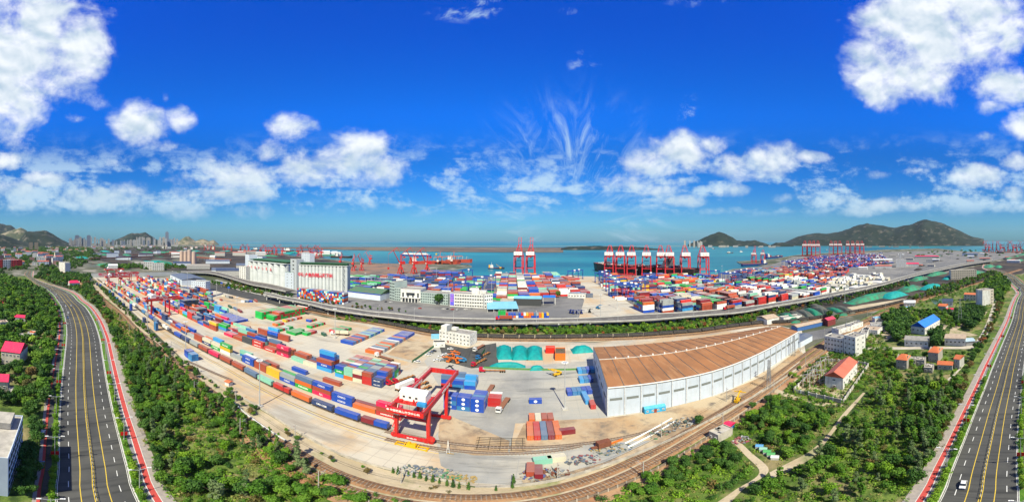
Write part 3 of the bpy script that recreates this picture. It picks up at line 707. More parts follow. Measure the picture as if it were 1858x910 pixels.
block('blue logo block', (-31.2, 141.6), -.12, 3, 4, lambda i, j: 3 if j < [2, 2, 4][i] else (2 if j < 3 else 0), lambda i, j, k: 'steel blue' if (i + j + k) % 4 == 1 else 'blue', TW, .3, word=lambda i, j, k, c: '●' if j == 0 else None)
block('blue block behind the crane', (-38, 166), -.05, 3, 4, lambda i, j: 2 if (i + j) % 3 else 3, lambda i, j, k: ['red','blue','slate blue'][k] if i == 0 else rnd.choice(['blue','slate blue','steel blue','sky blue']), TW, .3)
block('red pair by the parked trailer', (-11.3, 146.5), -.1, 1, 3, lambda i, j: 2, lambda i, j, k: 'red' if j < 2 else rnd.choice(['white','yellow']), TW)
block('end-on orange row by the tracks', (5.5, 115.8), 1.54, 1, 5, lambda i, j: 1, lambda i, j, k: ['orange','red','slate blue','maroon','orange'][j])
for r_ in RECS[-5:]: pass
block('orange row behind end-on row', (7, 129.6), 1.54, 1, 4, lambda i, j: 1, lambda i, j, k: ['orange','cream','rust red','rust red'][j], TW)
p = G(962, 733); rec(p.x + 2.6, p.y + 1.2, .15, -.05, TW, 'blue', 'single blue container with white logo standing alone on the grey apron', force=True, word='●')
def singles(lst, group):
    for (px, py, c, L_, rz, n, lab) in lst:
        p = G(px, py)
        for k in range(n): rec(p.x, p.y + 1.2, .12 + k * 2.62, rz, L_, c, (f'{TIER[k]}, ' if n > 1 else '') + lab, force=True, group=group)
x0 = G(1030, 719)
for i in range(5): rec(x0.x + 1.3 + i * 2.6, x0.y + 3.2, .12, 1.55, TW, ['blue','steel blue','steel blue','blue','blue'][i], f'{ordw(i)} from the left of five blue containers standing side by side west of warehouse', force=True, group='blue containers beside the warehouse')
p = G(1066, 731); rec(p.x, p.y + 4.5, .12, 1.55, 12.19, 'sky blue', 'long light blue container pointing away from the drone beside five blue ones', force=True)
p = G(1078, 743); rec(p.x, p.y + 3.4, .12, 1.5, TW, 'red', 'lone red container with its doors towards the tracks near warehouse corner', force=True)
for (px, py, n, nm) in ((1053, 696, 3, 'middle blue trio west of warehouse'), (1050, 679, 4, 'farther blue foursome west of warehouse')):
    q = G(px, py)
    for i in range(n): rec(q.x + 1.2 + i * 2.6, q.y + 3.2, .12, 1.52, TW, ['sky blue','steel blue','blue','sky blue'][i], f'{ordw(i)} container from the left of the {nm}', force=True, group='blue containers beside the warehouse')
block('red and green stack at the north road', (-250, 236), -.12, 1, 20, lambda i, j: 3, lambda i, j, k: rnd.choice(['green','green','red','rust red','green']), 12.19, word=lambda i, j, k, c: 'EVERGREEN' if j == 0 and c == 'green' else None)
block('inner green stack at the north road', (-237, 240), -.12, 1, 18, lambda i, j: 3 if j > 2 else 2, lambda i, j, k: rnd.choice(['green','red','green','rust red']), 12.19)
def flatpal(i, j, k): return rnd.choice(['blue','blue','orange','rust red','white','slate blue','steel blue','mint green','grey'])
block('long flat row beside the light mast', (-131.5, 217.5), -.12, 1, 19, lambda i, j: 1, flatpal)
block('long flat row beside the fenced lot', (-103.5, 206), -.12, 1, 23, lambda i, j: 1, lambda i, j, k: 'blue' if j > 15 else flatpal(i, j, k))
for (px, py, nj, pal) in ((498, 600, 7, ['green','green','red','mint green','white','green','green']), (519, 604, 4, ['green']*4), (537, 601, 2, ['green','green']), (548, 607, 5, ['green','green','rust red','red','maroon']), (556, 594, 8, ['green','red','green','red','green','mint green','green','red']), (494, 590, 4, ['orange','green','rust red','red']), (597, 602, 7, ['red','green','green','green','red','green','green']), (512, 583, 9, ['yellow','red','cream','orange','grey','white','red','orange','red']), (555, 583, 4, ['blue','red','green','orange'])):
    q = G(px, py)
    block(f'short row {["near the green stack","of all green boxes","of two green boxes","with maroon end","in the lot centre","with orange head","at the lot mast","with yellow head","with blue head"][[498,519,537,548,556,494,597,512,555].index(px)]}', (q.x, q.y), -.12, 1, nj, lambda i, j: 1, lambda i, j, k, pal=pal: pal[j], TW if px not in (519, 597) else 12.19)
q = G(581, 608); rec(q.x + 3, q.y + 1.2, .12, -.5, TW, 'dark green', 'small dark green container standing alone in the middle of the lot', force=True)
for (px, py, n, nm, c) in ((281, 599, 3, 'nearest tall blue stack west of the train', 'steel blue'), (260, 585, 2, 'blue stack beside the light mast foot', 'navy'), (236, 563, 3, 'blue stack with open lids beside hedge', 'blue'), (223, 557, 2, 'second far blue stack beside hedge', 'navy'), (216, 551, 2, 'third far blue stack beside hedge', 'navy'), (211, 546, 2, 'fourth far blue stack beside hedge', 'steel blue'), (204, 540, 3, 'fifth far blue stack beside hedge', 'navy'), (198, 535, 3, 'sixth far blue stack beside hedge', 'steel blue'), (181.5, 523, 3, 'seventh far blue stack beside hedge', 'blue'), (175, 518, 2, 'eighth far blue stack beside hedge', 'navy'), (163, 507.7, 2, 'last blue stack by the rail bridge', 'navy')):
    q = G(px, py)
    for k in range(n): rec(q.x, q.y + 1.2, .12 + k * 2.62, -.12, TW, c, f'{c} container, {TIER[k]}, {nm}', force=True, group='blue stacks at the hedge side of the yard')
block('blue pair at the mast by the hedge', (G(334, 645).x, G(334, 645).y), -.12, 1, 2, lambda i, j: 2, lambda i, j, k: 'blue', TW)
block('navy pair at the mast by the hedge', (G(341, 651).x, G(341, 651).y), -.12, 1, 2, lambda i, j: 2, lambda i, j, k: 'steel blue', TW)
q = G(388, 577); block('blue tarpaulin raft of flat boxes', (q.x - 6, q.y), -.1, 3, 9, lambda i, j: 1, lambda i, j, k: 'blue')
q = G(326, 557); block('black four-tier stack behind the second gantry', (q.x, q.y), -.12, 1, 8, lambda i, j: 4, lambda i, j, k: rnd.choice(['charcoal','charcoal','navy']))
q = G(341, 570); block('dark stack behind the second gantry', (q.x, q.y), -.12, 1, 7, lambda i, j: 3 if j > 1 else 2, lambda i, j, k: rnd.choice(['charcoal','rust red','slate blue','maroon','navy']))
singles([(463, 547, 'rust red', 12.19, -.5, 1, 'lone rust red container on empty concrete north of rows'), (400, 545.5, 'rust red', TW, -.3, 1, 'small red container alone near the grey fence'), (389, 551, 'sky blue', TW, -.3, 1, 'light blue container beside the grey fence'), (405, 538, 'cream', TW, .2, 1, 'cream container near the north road'), (412, 540, 'grey', TW, .2, 1, 'grey container near the north road'), (418, 541, 'charcoal', TW, .2, 1, 'charcoal container near the north road'),
 (440, 548.5, 'white', TW, .2, 1, 'white container left of a blue one by the road edge'), (447, 548.5, 'slate blue', TW, .2, 1, 'slate container between white and blue ones'), (454, 548, 'blue', TW, .2, 1, 'bright blue container by the road edge'), (416, 558, 'dark green', 12.19, -.4, 1, 'dark green long container beside the lane fence'), (426, 562, 'slate blue', 12.19, -.4, 1, 'slate long container beside the lane fence'), (434, 566, 'maroon', 12.19, -.4, 1, 'maroon long container beside the lane fence'), (312, 517, 'red', 12.19, -.3, 2, 'red container of pair beside blue roofed shed')], 'single containers on the open yard')
# ---- the high stack beside the flyover and the port blocks behind it
REDP = [('red', 5), ('rust red', 5), ('maroon', 4), ('blue', 4), ('white', 3.4), ('navy', 3), ('orange', 2), ('mint green', 2), ('grey', 2), ('green', 1.3), ('sky blue', 1), ('cream', 2), ('yellow', .3)]
block('high stack beside the flyover', (-290, 358), 1.5708, 1, 30, lambda i, j: 6, lambda i, j, k: rnd.choice(['red','rust red','blue','white','mint green','maroon','sky blue','orange','navy']), 12.19)
STUFF = []
def inpoly(P, x, y):
    c = False; n = len(P)
    for i in range(n):
        a, b = P[i], P[i - 1]
        if (a.y > y) != (b.y > y) and x < (b.x - a.x) * (y - a.y) / (b.y - a.y) + a.x: c = not c
    return c
def fill(poly, ang, pal, mx, mn=1, bl=6, bw=14, lane=7.0, runlane=9.0, dens=.95, pitchL=12.75, seed=0, coh=.35, sc=1.2):
    pitchL *= sc; runlane *= 1.1
    P = GP(poly, 0, 15, True); rd = random.Random(seed)
    ux = Vector((math.cos(ang), math.sin(ang), 0)); uy = Vector((-ux.y, ux.x, 0))
    a = [p.dot(ux) for p in P]; b = [p.dot(uy) for p in P]
    y = min(b); j = 0; out = 0; mem = {}
    while y < max(b):
        x = min(a); i = 0; hrun = rd.randint(mn, mx); colr = None
        while x < max(a):
            q = ux * (x + 6.1 * sc) + uy * (y + 1.2 * sc)
            if inpoly(P, q.x, q.y):
                bk = (int(i / bl), int(j / bw)); rb = random.Random(hash((bk, seed)) & 0xffff)
                top = rb.randint(max(mn, mx - 2), mx); d_ = dens * (.8 + .25 * rb.random()); dom = rb.choices([p_[0] for p_ in pal], [p_[1] for p_ in pal])[0]
                if rd.random() < d_:
                    h_ = max(mn, top - (rd.random() < .35) - (rd.random() < .2))
                    for k in range(h_):
                        c = mem.get((i, k)) if rd.random() < .66 and (i, k) in mem else dom if rd.random() < coh else rd.choices([p_[0] for p_ in pal], [p_[1] for p_ in pal])[0]; mem[i, k] = c
                        STUFF.append((q.x, q.y, .12 + k * 2.62 * sc, ang, 12.19, c, sc)); out += 1
            i += 1; x += pitchL
            if i % bl == 0: x += runlane
        j += 1; y += 2.62 * sc
        if j % bw == 0: y += lane
    return out
DARKP = [('navy', 5), ('blue', 6), ('maroon', 3), ('charcoal', 3), ('green', .8), ('white', 1), ('rust red', 2), ('mint green', .8), ('slate blue', 1.5)]
WHTP = [('white', 8), ('cream', 2), ('grey', 1), ('rust red', 1), ('navy', .6)]
fill([(634,514),(700,512),(750,524),(752,536),(700,528),(640,524)], -.02, [('navy', 4), ('blue', 4), ('white', 3), ('maroon', 4), ('rust red', 3), ('mint green', 2), ('green', 1)], 4, 2, 5, 10, seed=1)
fill([(632,503),(700,503),(760,506),(768,514),(700,511),(634,512)], -.02, DARKP + [('white', 3)], 4, 2, 5, 8, dens=.8, seed=21)
fill([(775,508),(860,505),(868,516),(806,528),(776,527)], .0, DARKP, 3, 1, 4, 6, dens=.7, seed=22)
fill([(716,523),(770,525),(772,533),(735,541),(716,535)], 0, [('navy', 5), ('blue', 5), ('maroon', 1)], 5, 4, 8, 20, seed=2)
fill([(768,495.5),(836,497),(838,504),(768,503)], 0, [('blue', 6), ('navy', 5), ('maroon', 3)], 4, 3, 8, 10, seed=3)
fill([(805,532),(880,533),(905,545),(905,532),(895,512),(870,508),(850,520),(808,525)], 0, [('maroon', 5), ('green', 3), ('white', 2), ('blue', 4), ('navy', 4), ('rust red', 3), ('mint green', 1)], 3, 1, 4, 8, dens=.8, seed=4)
fill([(905,545),(985,546),(988,540),(1065,537),(1040,506),(1000,502),(900,501),(895,512),(905,530)], 0, REDP, 4, 2, 1, 9, lane=6, runlane=.6, seed=5, coh=.2)
fill([(1165,567),(1290,568),(1335,561),(1330,548),(1290,540),(1180,545),(1150,548)], 0.03, REDP, 5, 4, 1, 26, lane=12, runlane=3.2, seed=6, coh=.35)
fill([(1120,545),(1300,537),(1330,530),(1322,508),(1270,502),(1100,502),(1092,515)], .0, REDP, 3, 1, 3, 8, lane=9, runlane=4, dens=.72, seed=7, coh=.2)
fill([(1300,566),(1345,562),(1400,552),(1480,541),(1500,535),(1440,520),(1345,530),(1315,545)], .03, REDP + [('white', 4)], 5, 3, 1, 20, lane=12, runlane=3.4, dens=.9, seed=8, coh=.45)
fill([(1345,528),(1440,518),(1490,530),(1520,510),(1490,488),(1420,487),(1335,497),(1330,510)], 0.05, REDP + [('navy', 4)], 4, 1, 3, 9, lane=9, runlane=5, dens=.78, seed=9, coh=.25)
fill([(1484,538),(1565,527),(1615,514),(1600,503),(1530,506),(1500,516)], .05, WHTP, 4, 2, 2, 12, lane=10, runlane=6, dens=.85, seed=10, coh=.5)
fill([(1440,487),(1505,488),(1560,484),(1620,477),(1600,463),(1540,463),(1470,468),(1430,476)], .1, [('navy', 6), ('blue', 6), ('maroon', 3), ('red', 3), ('white', 2)], 3, 1, 4, 7, lane=9, runlane=6, dens=.75, seed=12)
fill([(1500,506),(1530,500),(1540,492),(1490,489)], .1, [('navy', 6), ('red', 6), ('rust red', 3)], 4, 2, 4, 9, dens=.8, seed=13)
# ---- the 300 that show largest become things, the rest one mass
cand = [r for r in RECS if r['vis']]
cand.sort(key=lambda r: (0 if r['force'] else 1, math.hypot(r['x'], r['y']) / r['L'] ** .5))
ind = cand[:300]; ids = set(id(r) for r in ind)
used = {}
for r in ind:
    me, dm, rm = cont_mesh(r['L'], r['c'])
    o = bpy.data.objects.new('shipping_container', me); COL.objects.link(o)
    o.location = (r['x'], r['y'], r['z']); o.rotation_euler.z = r['rz']
    tag(o, r['label'], 'shipping container', r['group'] or 'containers in the rail yard')
    # doors on the end that looks most towards the drone
    d = Vector((math.cos(r['rz']), math.sin(r['rz']), 0)); s = 1 if d.dot(Vector((-r['x'], -r['y'], 0))) > 0 else -1
    dr = kid('door', dm, o, (s * (r['L'] / 2 - .01), 0, 0)); kid('lock_rods', rm, dr, (s * .04, 0, 0))
    if r['word']:
        ny = -1 if (Matrix.Rotation(r['rz'], 3, 'Z') @ Vector((0, -1, 0))).dot(Vector((-r['x'], -r['y'], 0))) > 0 else 1
        w = r['word']; sz = 2.0 if w == '●' else min(1.35, r['L'] * .62 / (len(w) * .62))
        rot = Matrix.Rotation(0 if ny < 0 else math.pi, 4, 'Z') @ Matrix.Rotation(R(90), 4, 'X')
        lt = kid('lettering', lettering(w, sz, wpaint), o); lt.rotation_euler = rot.to_euler(); lt.location = (0, ny * 1.24, 1.35)
tone = bpy.data.materials.new('container_paint_mixed'); tone.use_nodes = True
def _tone():
    t = tone.node_tree; L = t.links; b = t.nodes['Principled BSDF']; b.inputs['Roughness'].default_value = .5; b.inputs['Specular IOR Level'].default_value = .3
    a = t.nodes.new('ShaderNodeAttribute'); a.attribute_name = 'tone'
    tcn = t.nodes.new('ShaderNodeTexCoord'); n = t.nodes.new('ShaderNodeTexNoise'); n.inputs['Scale'].default_value = .3; n.inputs['Detail'].default_value = 6; L.new(tcn.outputs['Object'], n.inputs[0])
    mr = t.nodes.new('ShaderNodeMapRange'); mr.inputs[1].default_value = .3; mr.inputs[2].default_value = .7; mr.inputs[3].default_value = .75; mr.inputs[4].default_value = 1.15; L.new(n.outputs[0], mr.inputs[0])
    vm = t.nodes.new('ShaderNodeVectorMath'); vm.operation = 'SCALE'; L.new(a.outputs['Color'], vm.inputs[0]); L.new(mr.outputs[0], vm.inputs['Scale']); dusty(t, vm.outputs[0], b, .95)
_tone()
mb = MB()
for r in RECS:
    if id(r) not in ids: STUFF.append((r['x'], r['y'], r['z'], r['rz'], r['L'], r['c'], 1.0))
for (x, y, z, rz, L_, c, sc) in STUFF:
    col = PALC[c]; f = .8 + .45 * rnd.random()
    mb.box((x, y, z + 1.27 * sc), ((L_ - .06) * sc, 2.40 * sc, 2.54 * sc), rz=rz, col=tuple(min(.82, q * f + .008) for q in col))
o = mb.build('shipping_containers', tone); tag(o, 'far stacks of red, blue, white and green containers in the port blocks', None, None, 'stuff')
print('containers', len(RECS), len(STUFF), len(ind))
# ================================================================== CRANES, SHIPS, MASTS
crane_red = mat('crane_red', (.60,.014,.014), .5, (.44,.02,.018), .8, streak=.35)
crane_dred = mat('quay_crane_red', (.60,.018,.03), .5, (.45,.025,.035), .3)
blue_m = mat('crane_blue', (.015,.07,.36), .5, (.01,.05,.24), .4)
white_m = mat('painted_white', (.80,.80,.78), .5, (.70,.70,.68), .8)
dark_m = mat('dark_glass', (.02,.026,.035), .15, (.035,.045,.06), 2, spec=.6)
black_m = mat('black_rubber', (.02,.02,.02), .8)
yel_m = mat('machine_yellow', (.72,.42,.01), .45, (.6,.33,.01), 2)
ora_m = mat('machine_orange', (.70,.17,.02), .45, (.55,.13,.02), 2)
rail_m = mat('handrail_red', (.55,.02,.02), .5)
def wheels(par, pts, r, w, n=10, rz=0.0):
    me = MB().cyl((0, -w / 2, 0), (0, w / 2, 0), r, n=n).mesh('wheel', black_m)
    for p in pts: kid('wheel', me, par, p, rz)
def make_gantry():
    t = thing('gantry_crane', 'x', 'gantry crane')
    for (nm, y) in (('sill_beam', -11), ('sill_beam', 10.5)):
        b = MB().box((0, y, 1.5), (17, 1.1, 1.3))
        for x in (-7.4, -5.6, 5.6, 7.4): b.box((x, y, .75), (1.3, .8, .8))
        s_ = b.build(nm, crane_red, t)
        if y < 0:
            l = kid('lettering', lettering('50-40t-35', 1.0, wpaint), s_, (0, y - .57, 1.5)); l.rotation_euler = (R(90), 0, 0)
        wheels(s_, [(x + d, y, .42) for x in (-7.4, -5.6, 5.6, 7.4) for d in (-.35, .35)], .33, .24)
    for x in (-6.4, 6.4):
        for y in (-11, 10.5):
            b = MB(); k = 1.0
            vs = []
            for z, w_ in ((1.9, .55), (17.6, .8)):
                vs += [(x - w_, y - w_, z), (x + w_, y - w_, z), (x + w_, y + w_, z), (x - w_, y + w_, z)]
            b.add(vs, [(0,1,5,4),(1,2,6,5),(2,3,7,6),(3,0,4,7),(4,5,6,7),(3,2,1,0)])
            b.build('leg', crane_red, t)
        g = MB().box((x, 5, 18.6), (1.25, 44.8, 2.0)).build('main_beam', crane_red, t)
        l = kid('lettering', lettering('中铁联集 连云港', 1.5, wpaint), g, (x + .64, 8, 18.6)); l.rotation_euler = (R(90), 0, R(90))
        h = MB()
        for yy in range(-17, 28, 4): h.bar((x + .75 * (1 if x > 0 else -1), yy, 19.6), (x + .75 * (1 if x > 0 else -1), yy, 20.6), .07)
        h.bar((x + .75 * (1 if x > 0 else -1), -17, 20.6), (x + .75 * (1 if x > 0 else -1), 27, 20.6), .06)
        h.build('handrail', rail_m, g)
        MB().box((x, 5, 19.72), (.16, 43, .16)).build('trolley_rail', steel_m, g)
    for y in (-17.2, 27.2):
        b = MB().box((0, y, 18.5), (14.2, 1.3, 2.2)).build('end_beam', crane_red, t)
        if y < 0:
            l = kid('lettering', lettering('● 中国铁路集装箱中心站', 1.15, wpaint), b, (-.6, y - .67, 18.7)); l.rotation_euler = (R(90), 0, 0)
    f = MB().box((0, -8.5, 19.95), (12.4, 9.5, .35))
    for x in (-6.1, 6.1): f.bar((x, -13.2, 21.0), (x, -3.8, 21.0), .07)
    for y in (-13.2, -3.8): f.bar((-6.1, y, 21.0), (6.1, y, 21.0), .07)
    for i in range(7):
        for y in (-13.2, -3.8): f.bar((-6.1 + i * 2.03, y, 20.1), (-6.1 + i * 2.03, y, 21.0), .06)
    f.box((-4, -12, 20.6), (1.2, 1, .9)).box((-1.5, -12.3, 20.5), (.8, .8, .8)).cyl((1, -12, 20.2), (1, -12, 21.8), .3).box((2.4, -12, 20.7), (1, .8, 1))
    tr = f.build('trolley', crane_red, t)
    hs_ = MB().prism([(-5.2,-10.9),(5.2,-10.9),(5.2,-5.2),(-5.2,-5.2)], 20.2, 23.6)
    hs_.add([(-5.35,-11.1,23.6),(5.35,-11.1,23.6),(5.35,-5.0,23.6),(-5.35,-5.0,23.6),(-5.35,-8.05,24.9),(5.35,-8.05,24.9)], [(0,1,5,4),(2,3,4,5),(0,4,3),(1,2,5),(3,2,1,0)])
    ho = hs_.build('machinery_house', white_m, t)
    for x in (-3.4, -.9, 1.6):
        MB().box((x, -10.93, 22.0), (.95, .08, .9)).build('window', dark_m, ho)
    MB().box((4.6, -13.0, 20.9), (3.4, 1.6, 1.5)).build('electrical_cabinet', mat('cabinet_blue', (.03,.28,.62), .5), tr)
    cb = MB().box((-4.8, -13.6, 15.8), (1.8, 2.2, 2.3)).bar((-4.8, -13.6, 17), (-4.8, -12.6, 19.9), .2).build('operator_cab', white_m, tr)
    MB().box((-4.8, -14.72, 15.9), (1.5, .06, 1.4)).build('cab_window', dark_m, cb)
    s_ = MB().box((0, -9, 10.4), (12.2, .9, .5), 0)
    for x in (-6, 6): s_.box((x, -9, 10.3), (.4, 2.5, .45))
    for x in (-2.5, 2.5):
        for y in (-10, -8): s_.bar((x, y, 10.6), (x, y, 19.9), .07)
    s_.box((0, -9, 11.2), (6, 2.2, .7)).build('spreader', crane_dred, tr)
    c = MB()
    c.cyl((7.9, -12.4, 3.6), (7.9, -11.8, 3.6), 1.5, n=14).build('cable_reel', crane_red, t)
    st = MB()
    for i in range(8):
        z = 2.2 + i * 2; st.bar((-7.6, -12 + (i % 2) * 2, z), (-7.6, -12 + ((i + 1) % 2) * 2, z + 2), .35, .12)
    st.build('stairs', crane_red, t)
    return t
gantry = Maker(make_gantry)
gantry((-35.0, 121.0, .15), -.095, 'nearest tall red rail gantry crane with white machinery house at the end of the train', 'red rail gantry cranes')
gantry((-322, 156, .15), -.1, 'second red gantry crane straddling container rows, white house at its near end', 'red rail gantry cranes')
gantry((-556, 178, .15), -.1, 'third red gantry crane, in front of the slogan wall and two bare portals', 'red rail gantry cranes')
gantry((-702, 219, .15), -.1, 'farthest red gantry crane, tall open portal against the slogan wall', 'red rail gantry cranes')
gantry((-617, 222, .15), -.1, 'red gantry crane right of the farthest portal, over far stacks', 'red rail gantry cranes')
KIDS.clear()
# yellow spreader lying in front of the crane
t = thing('lifting_spreader', 'yellow telescopic lifting spreader lying on the concrete in front of the gantry crane', 'spreader', (*G(747, 811).xy, .1), -.12)
b = MB()
for y in (-.9, .9): b.box((0, y, .55), (12, .35, .5))
for x in (-6, 6): b.box((x, 0, .5), (.5, 2.6, .6))
b.build('spreader_frame', yel_m, t)
b = MB().box((0, 0, 1.3), (3.6, 1.8, 1.0)).box((-1, 0, 2.1), (1, 1.2, .7)).box((1.2, 0, 2.0), (.8, 1.2, .6))
for x in (-2.5, 2.5): b.bar((x, -1, .8), (x, 1, 1.6), .25)
b.build('head_block', yel_m, t)
# ---- ship-to-shore cranes
def make_sts(up):
    t = thing('quay_crane', 'x', 'quay crane'); L_ = MB()
    for x in (-10, 10):
        for y in (-15, 15):
            MB().bar((x, y, 1.6), (x * .93, y, 44), 2.1, 2.3).build('leg', crane_dred, t)
    for y in (-15, 15): MB().box((0, y, 2.2), (24, 1.8, 1.8)).box((-9.5, y, .8), (6, 1.2, 1.2)).box((9.5, y, .8), (6, 1.2, 1.2)).build('sill_beam', crane_dred, t)
    s_ = MB()
    for x in (-9.7, 9.7): s_.bar((x, -15, 15), (x, 15, 15), 1.5, 1.8); s_.bar((x, -15, 15.5), (x, 15, 42), .8); s_.bar((x * .95, -15, 43), (x * .95, 15, 43), 1.3, 1.6)
    for y in (-15, 15): s_.bar((-9.5, y, 43), (9.5, y, 43), 1.3, 1.6); s_.bar((-9.7, y, 16), (9.7, y, 16), .9, 1.4)
    s_.build('portal_frame', crane_dred, t)
    g = MB()
    for x in (-3.2, 3.2): g.bar((x, -34, 42), (x, 17, 42), 1.0, 2.0)
    for y in range(-34, 18, 8): g.bar((-3.2, y, 42), (3.2, y, 42), .6)
    g.build('girder', crane_dred, t)
    bm_ = MB()
    end = (0, 58, 42) if not up else (0, 26, 84)
    for x in (-3.2, 3.2): bm_.bar((x, 17.2, 42), (x, end[1], end[2]), 1.0, 2.0)
    for k in range(6):
        f = k / 5; bm_.bar((-3.2, 17.2 + (end[1] - 17.2) * f, 42 + (end[2] - 42) * f), (3.2, 17.2 + (end[1] - 17.2) * f, 42 + (end[2] - 42) * f), .6)
    bm_.build('boom', crane_dred, t)
    a = MB()
    for x in (-1, 1):
        a.bar((x * 8.8, 15, 44), (x * 2.6, 12, 67), 1.1); a.bar((x * 8.8, -13, 44), (x * 2.6, 11, 67), .8); a.bar((x * 2.8, -32, 43), (x * 2.6, 11, 67), .35)
        if not up: a.bar((x * 2.6, 12, 67), (x * 3, 36, 43), .35); a.bar((x * 2.6, 12, 67), (x * 3, 55, 43), .35)
        else: a.bar((x * 2.6, 12, 67), (x * 3, 23, 72), .35)
    a.bar((-2.6, 12, 67), (2.6, 12, 67), 1.2); a.bar((-6, 13.5, 54), (6, 13.5, 54), .7)
    a.build('a_frame', crane_dred, t)
    h = MB().box((0, -13, 48.6), (19, 13, 7.4)).build('machinery_house', white_m, t)
    c = MB().box((0, 2, 39), (3, 3.4, 3)).box((0, 5, 40.6), (7, 9, .7)).build('trolley', crane_dred, t)
    s_ = MB().box((0, 6, 32), (12.2, 2.4, 1.1))
    for x in (-2, 2): s_.bar((x, 6, 32), (x, 6, 40), .15)
    s_.build('spreader', blue_m, c)
    return t
sts_dn, sts_up = Maker(lambda: make_sts(False)), Maker(lambda: make_sts(True))
qrot = math.atan2(-.53, .85)
for i, px in enumerate((1106, 1126, 1146, 1173, 1199, 1214, 1243, 1276)):
    f = (px - 1106) / 170; D = 800 - 40 * f
    p = POL(px, D)
    nmb = ['leftmost','second','third','fourth','fifth','sixth','seventh','rightmost'][i]
    sts_dn((p.x, p.y, 0), qrot * .75, f'{nmb} of the eight red quay cranes with lowered booms over the black container ship', 'red quay cranes', (1.08, 1.08, 1.1))
for px, w in ((941.5, 'left'), (963, 'right')):
    p = POL(px, 792); sts_up((p.x, p.y, 0), -.15, f'{w} one of two red quay cranes with raised booms standing alone on quay', 'red quay cranes', (1.05, 1.05, 1.12))
q = POL(1368, 1160); sts_up((q.x, q.y, 0), -.95, 'red quay crane with raised boom at the blue ship pier', 'red quay cranes', (.8, .8, .8))
q = POL(1384, 1250); sts_dn((q.x, q.y, 0), -.95, 'red quay crane with lowered boom on the blue ship pier', 'red quay cranes', (.75, .75, .75))
FARQ = [(1460, 1780), (1469, 1800), (1476, 1760), (1484, 1790), (1508, 1950), (1516, 1980), (1524, 1960), (1538, 2050), (1547, 2080), (1556, 2020), (1564, 2080)]
for i, (px, D) in enumerate(FARQ):
    p = POL(px, D); sts_dn((p.x, p.y, 0), -1.0, f'{ordw(i)} from the left of the far red quay cranes below the big hill', 'far red quay cranes', (1.25, 1.25, 1.3))
# ---- luffing jib cranes
jr = mat('jib_crane_red', (.60,.025,.02), .5, (.42,.02,.02), .5)
def make_jib():
    t = thing('jib_crane', 'x', 'harbour crane')
    for x in (-5, 5):
        for y in (-5, 5): MB().bar((x, y, 0), (x * .45, y * .45, 13), 1.3).build('leg', jr, t)
    MB().box((0, 0, 1.2), (12.5, 1.4, 1.6)).build('portal_beam', jr, t); MB().cyl((0, 0, 12), (0, 0, 19), 2.6, 2.1, n=12).build('pedestal', jr, t)
    h = MB().box((0, -3.5, 22), (6.5, 11, 5.5)).build('machinery_house', jr, t)
    MB().box((0, 2.6, 21.4), (2.2, 1.8, 2.4)).build('operator_cab', white_m, h)
    MB().bar((-2, -1, 24), (-.6, 0, 38), .9).bar((2, -1, 24), (.6, 0, 38), .9).bar((0, -8, 24), (0, 0, 38), .7).build('tower_frame', jr, t)
    j = MB()
    for x in (-1.3, 1.3): j.bar((x, 2.6, 22), (x * .5, 17, 47), .75)
    for k in range(6):
        f = k / 6; j.bar((-1.3 + .6 * f, 2.6 + 14.4 * f, 22 + 25 * f), (1.3 - .6 * f, 2.6 + 14.4 * (f + .1), 22 + 25 * (f + .1)), .3)
    j.build('jib', jr, t)
    MB().bar((0, 8, 52.5), (0, 17, 47), .9).bar((0, 17, 47), (0, 28, 40), .8).bar((0, 8, 52.5), (0, 28, 40), .3).bar((0, 0, 38), (0, 8, 52.5), .4).build('fly_jib', jr, t)
    MB().box((0, -8.5, 33), (3, 3.4, 3.2)).bar((0, -8, 33), (0, 1, 38), .6).build('counterweight', jr, t)
    MB().bar((0, 28, 40), (0, 28, 14), .16).box((0, 28, 12), (3, 3, 4)).build('grab', jr, t)
    return t
jib = Maker(make_jib)
rj = random.Random(5)
JB = [(727, 815, 2.4, 'left'), (751, 815, 2.4, 'middle'), (775, 815, 2.4, 'right')]
for px, D, rz, w in JB:
    p = POL(px, D); jib((p.x, p.y, 0), rz, f'{w} of the three big bright red jib cranes standing on the brown quay', 'bright red harbour cranes', (1.25, 1.25, 1.3))
FJ = [(641,900),(656,905),(371,2900),(377,3000),(383,2950),(389,2900),(406,2800),(412,2850),(420,2700),(437,2400),(444,2450),(451,2350),(474,1950),(482,1900),(487,1920),(494,1880),(501,1880),(512,1860),(541,1750),(548,1760),(562,1700),(568,1550),(575,1560),(583,1600),(618,1000),(671,1150),(1788,2300),(1794,2300),(1801,2350),(1808,2300),(1815,2300),(1822,2250),(1829,2350),(1838,2300),(1845,2250),(1852,2350)]
for i, (px, D) in enumerate(FJ):
    p = POL(px, D)
    if i < 2: lab = ['left','right'][i] + ' of the two red jib cranes between the silos and three big red cranes'
    elif px > 1700: lab = f'{ordw(i - 26)} red jib crane from the left over the moored ship at the right edge'
    else: lab = f'{ordw(i - 2)} of the distant red jib cranes along the coal quay, counted from the left'
    jib((p.x, p.y, 0), rj.uniform(1.2, 3.6) if i % 3 else rj.uniform(-1, 1), lab, 'distant red jib cranes', (1.7,) * 3 if px > 1700 else (1.25,) * 3 if px < 600 else (.95,) * 3)
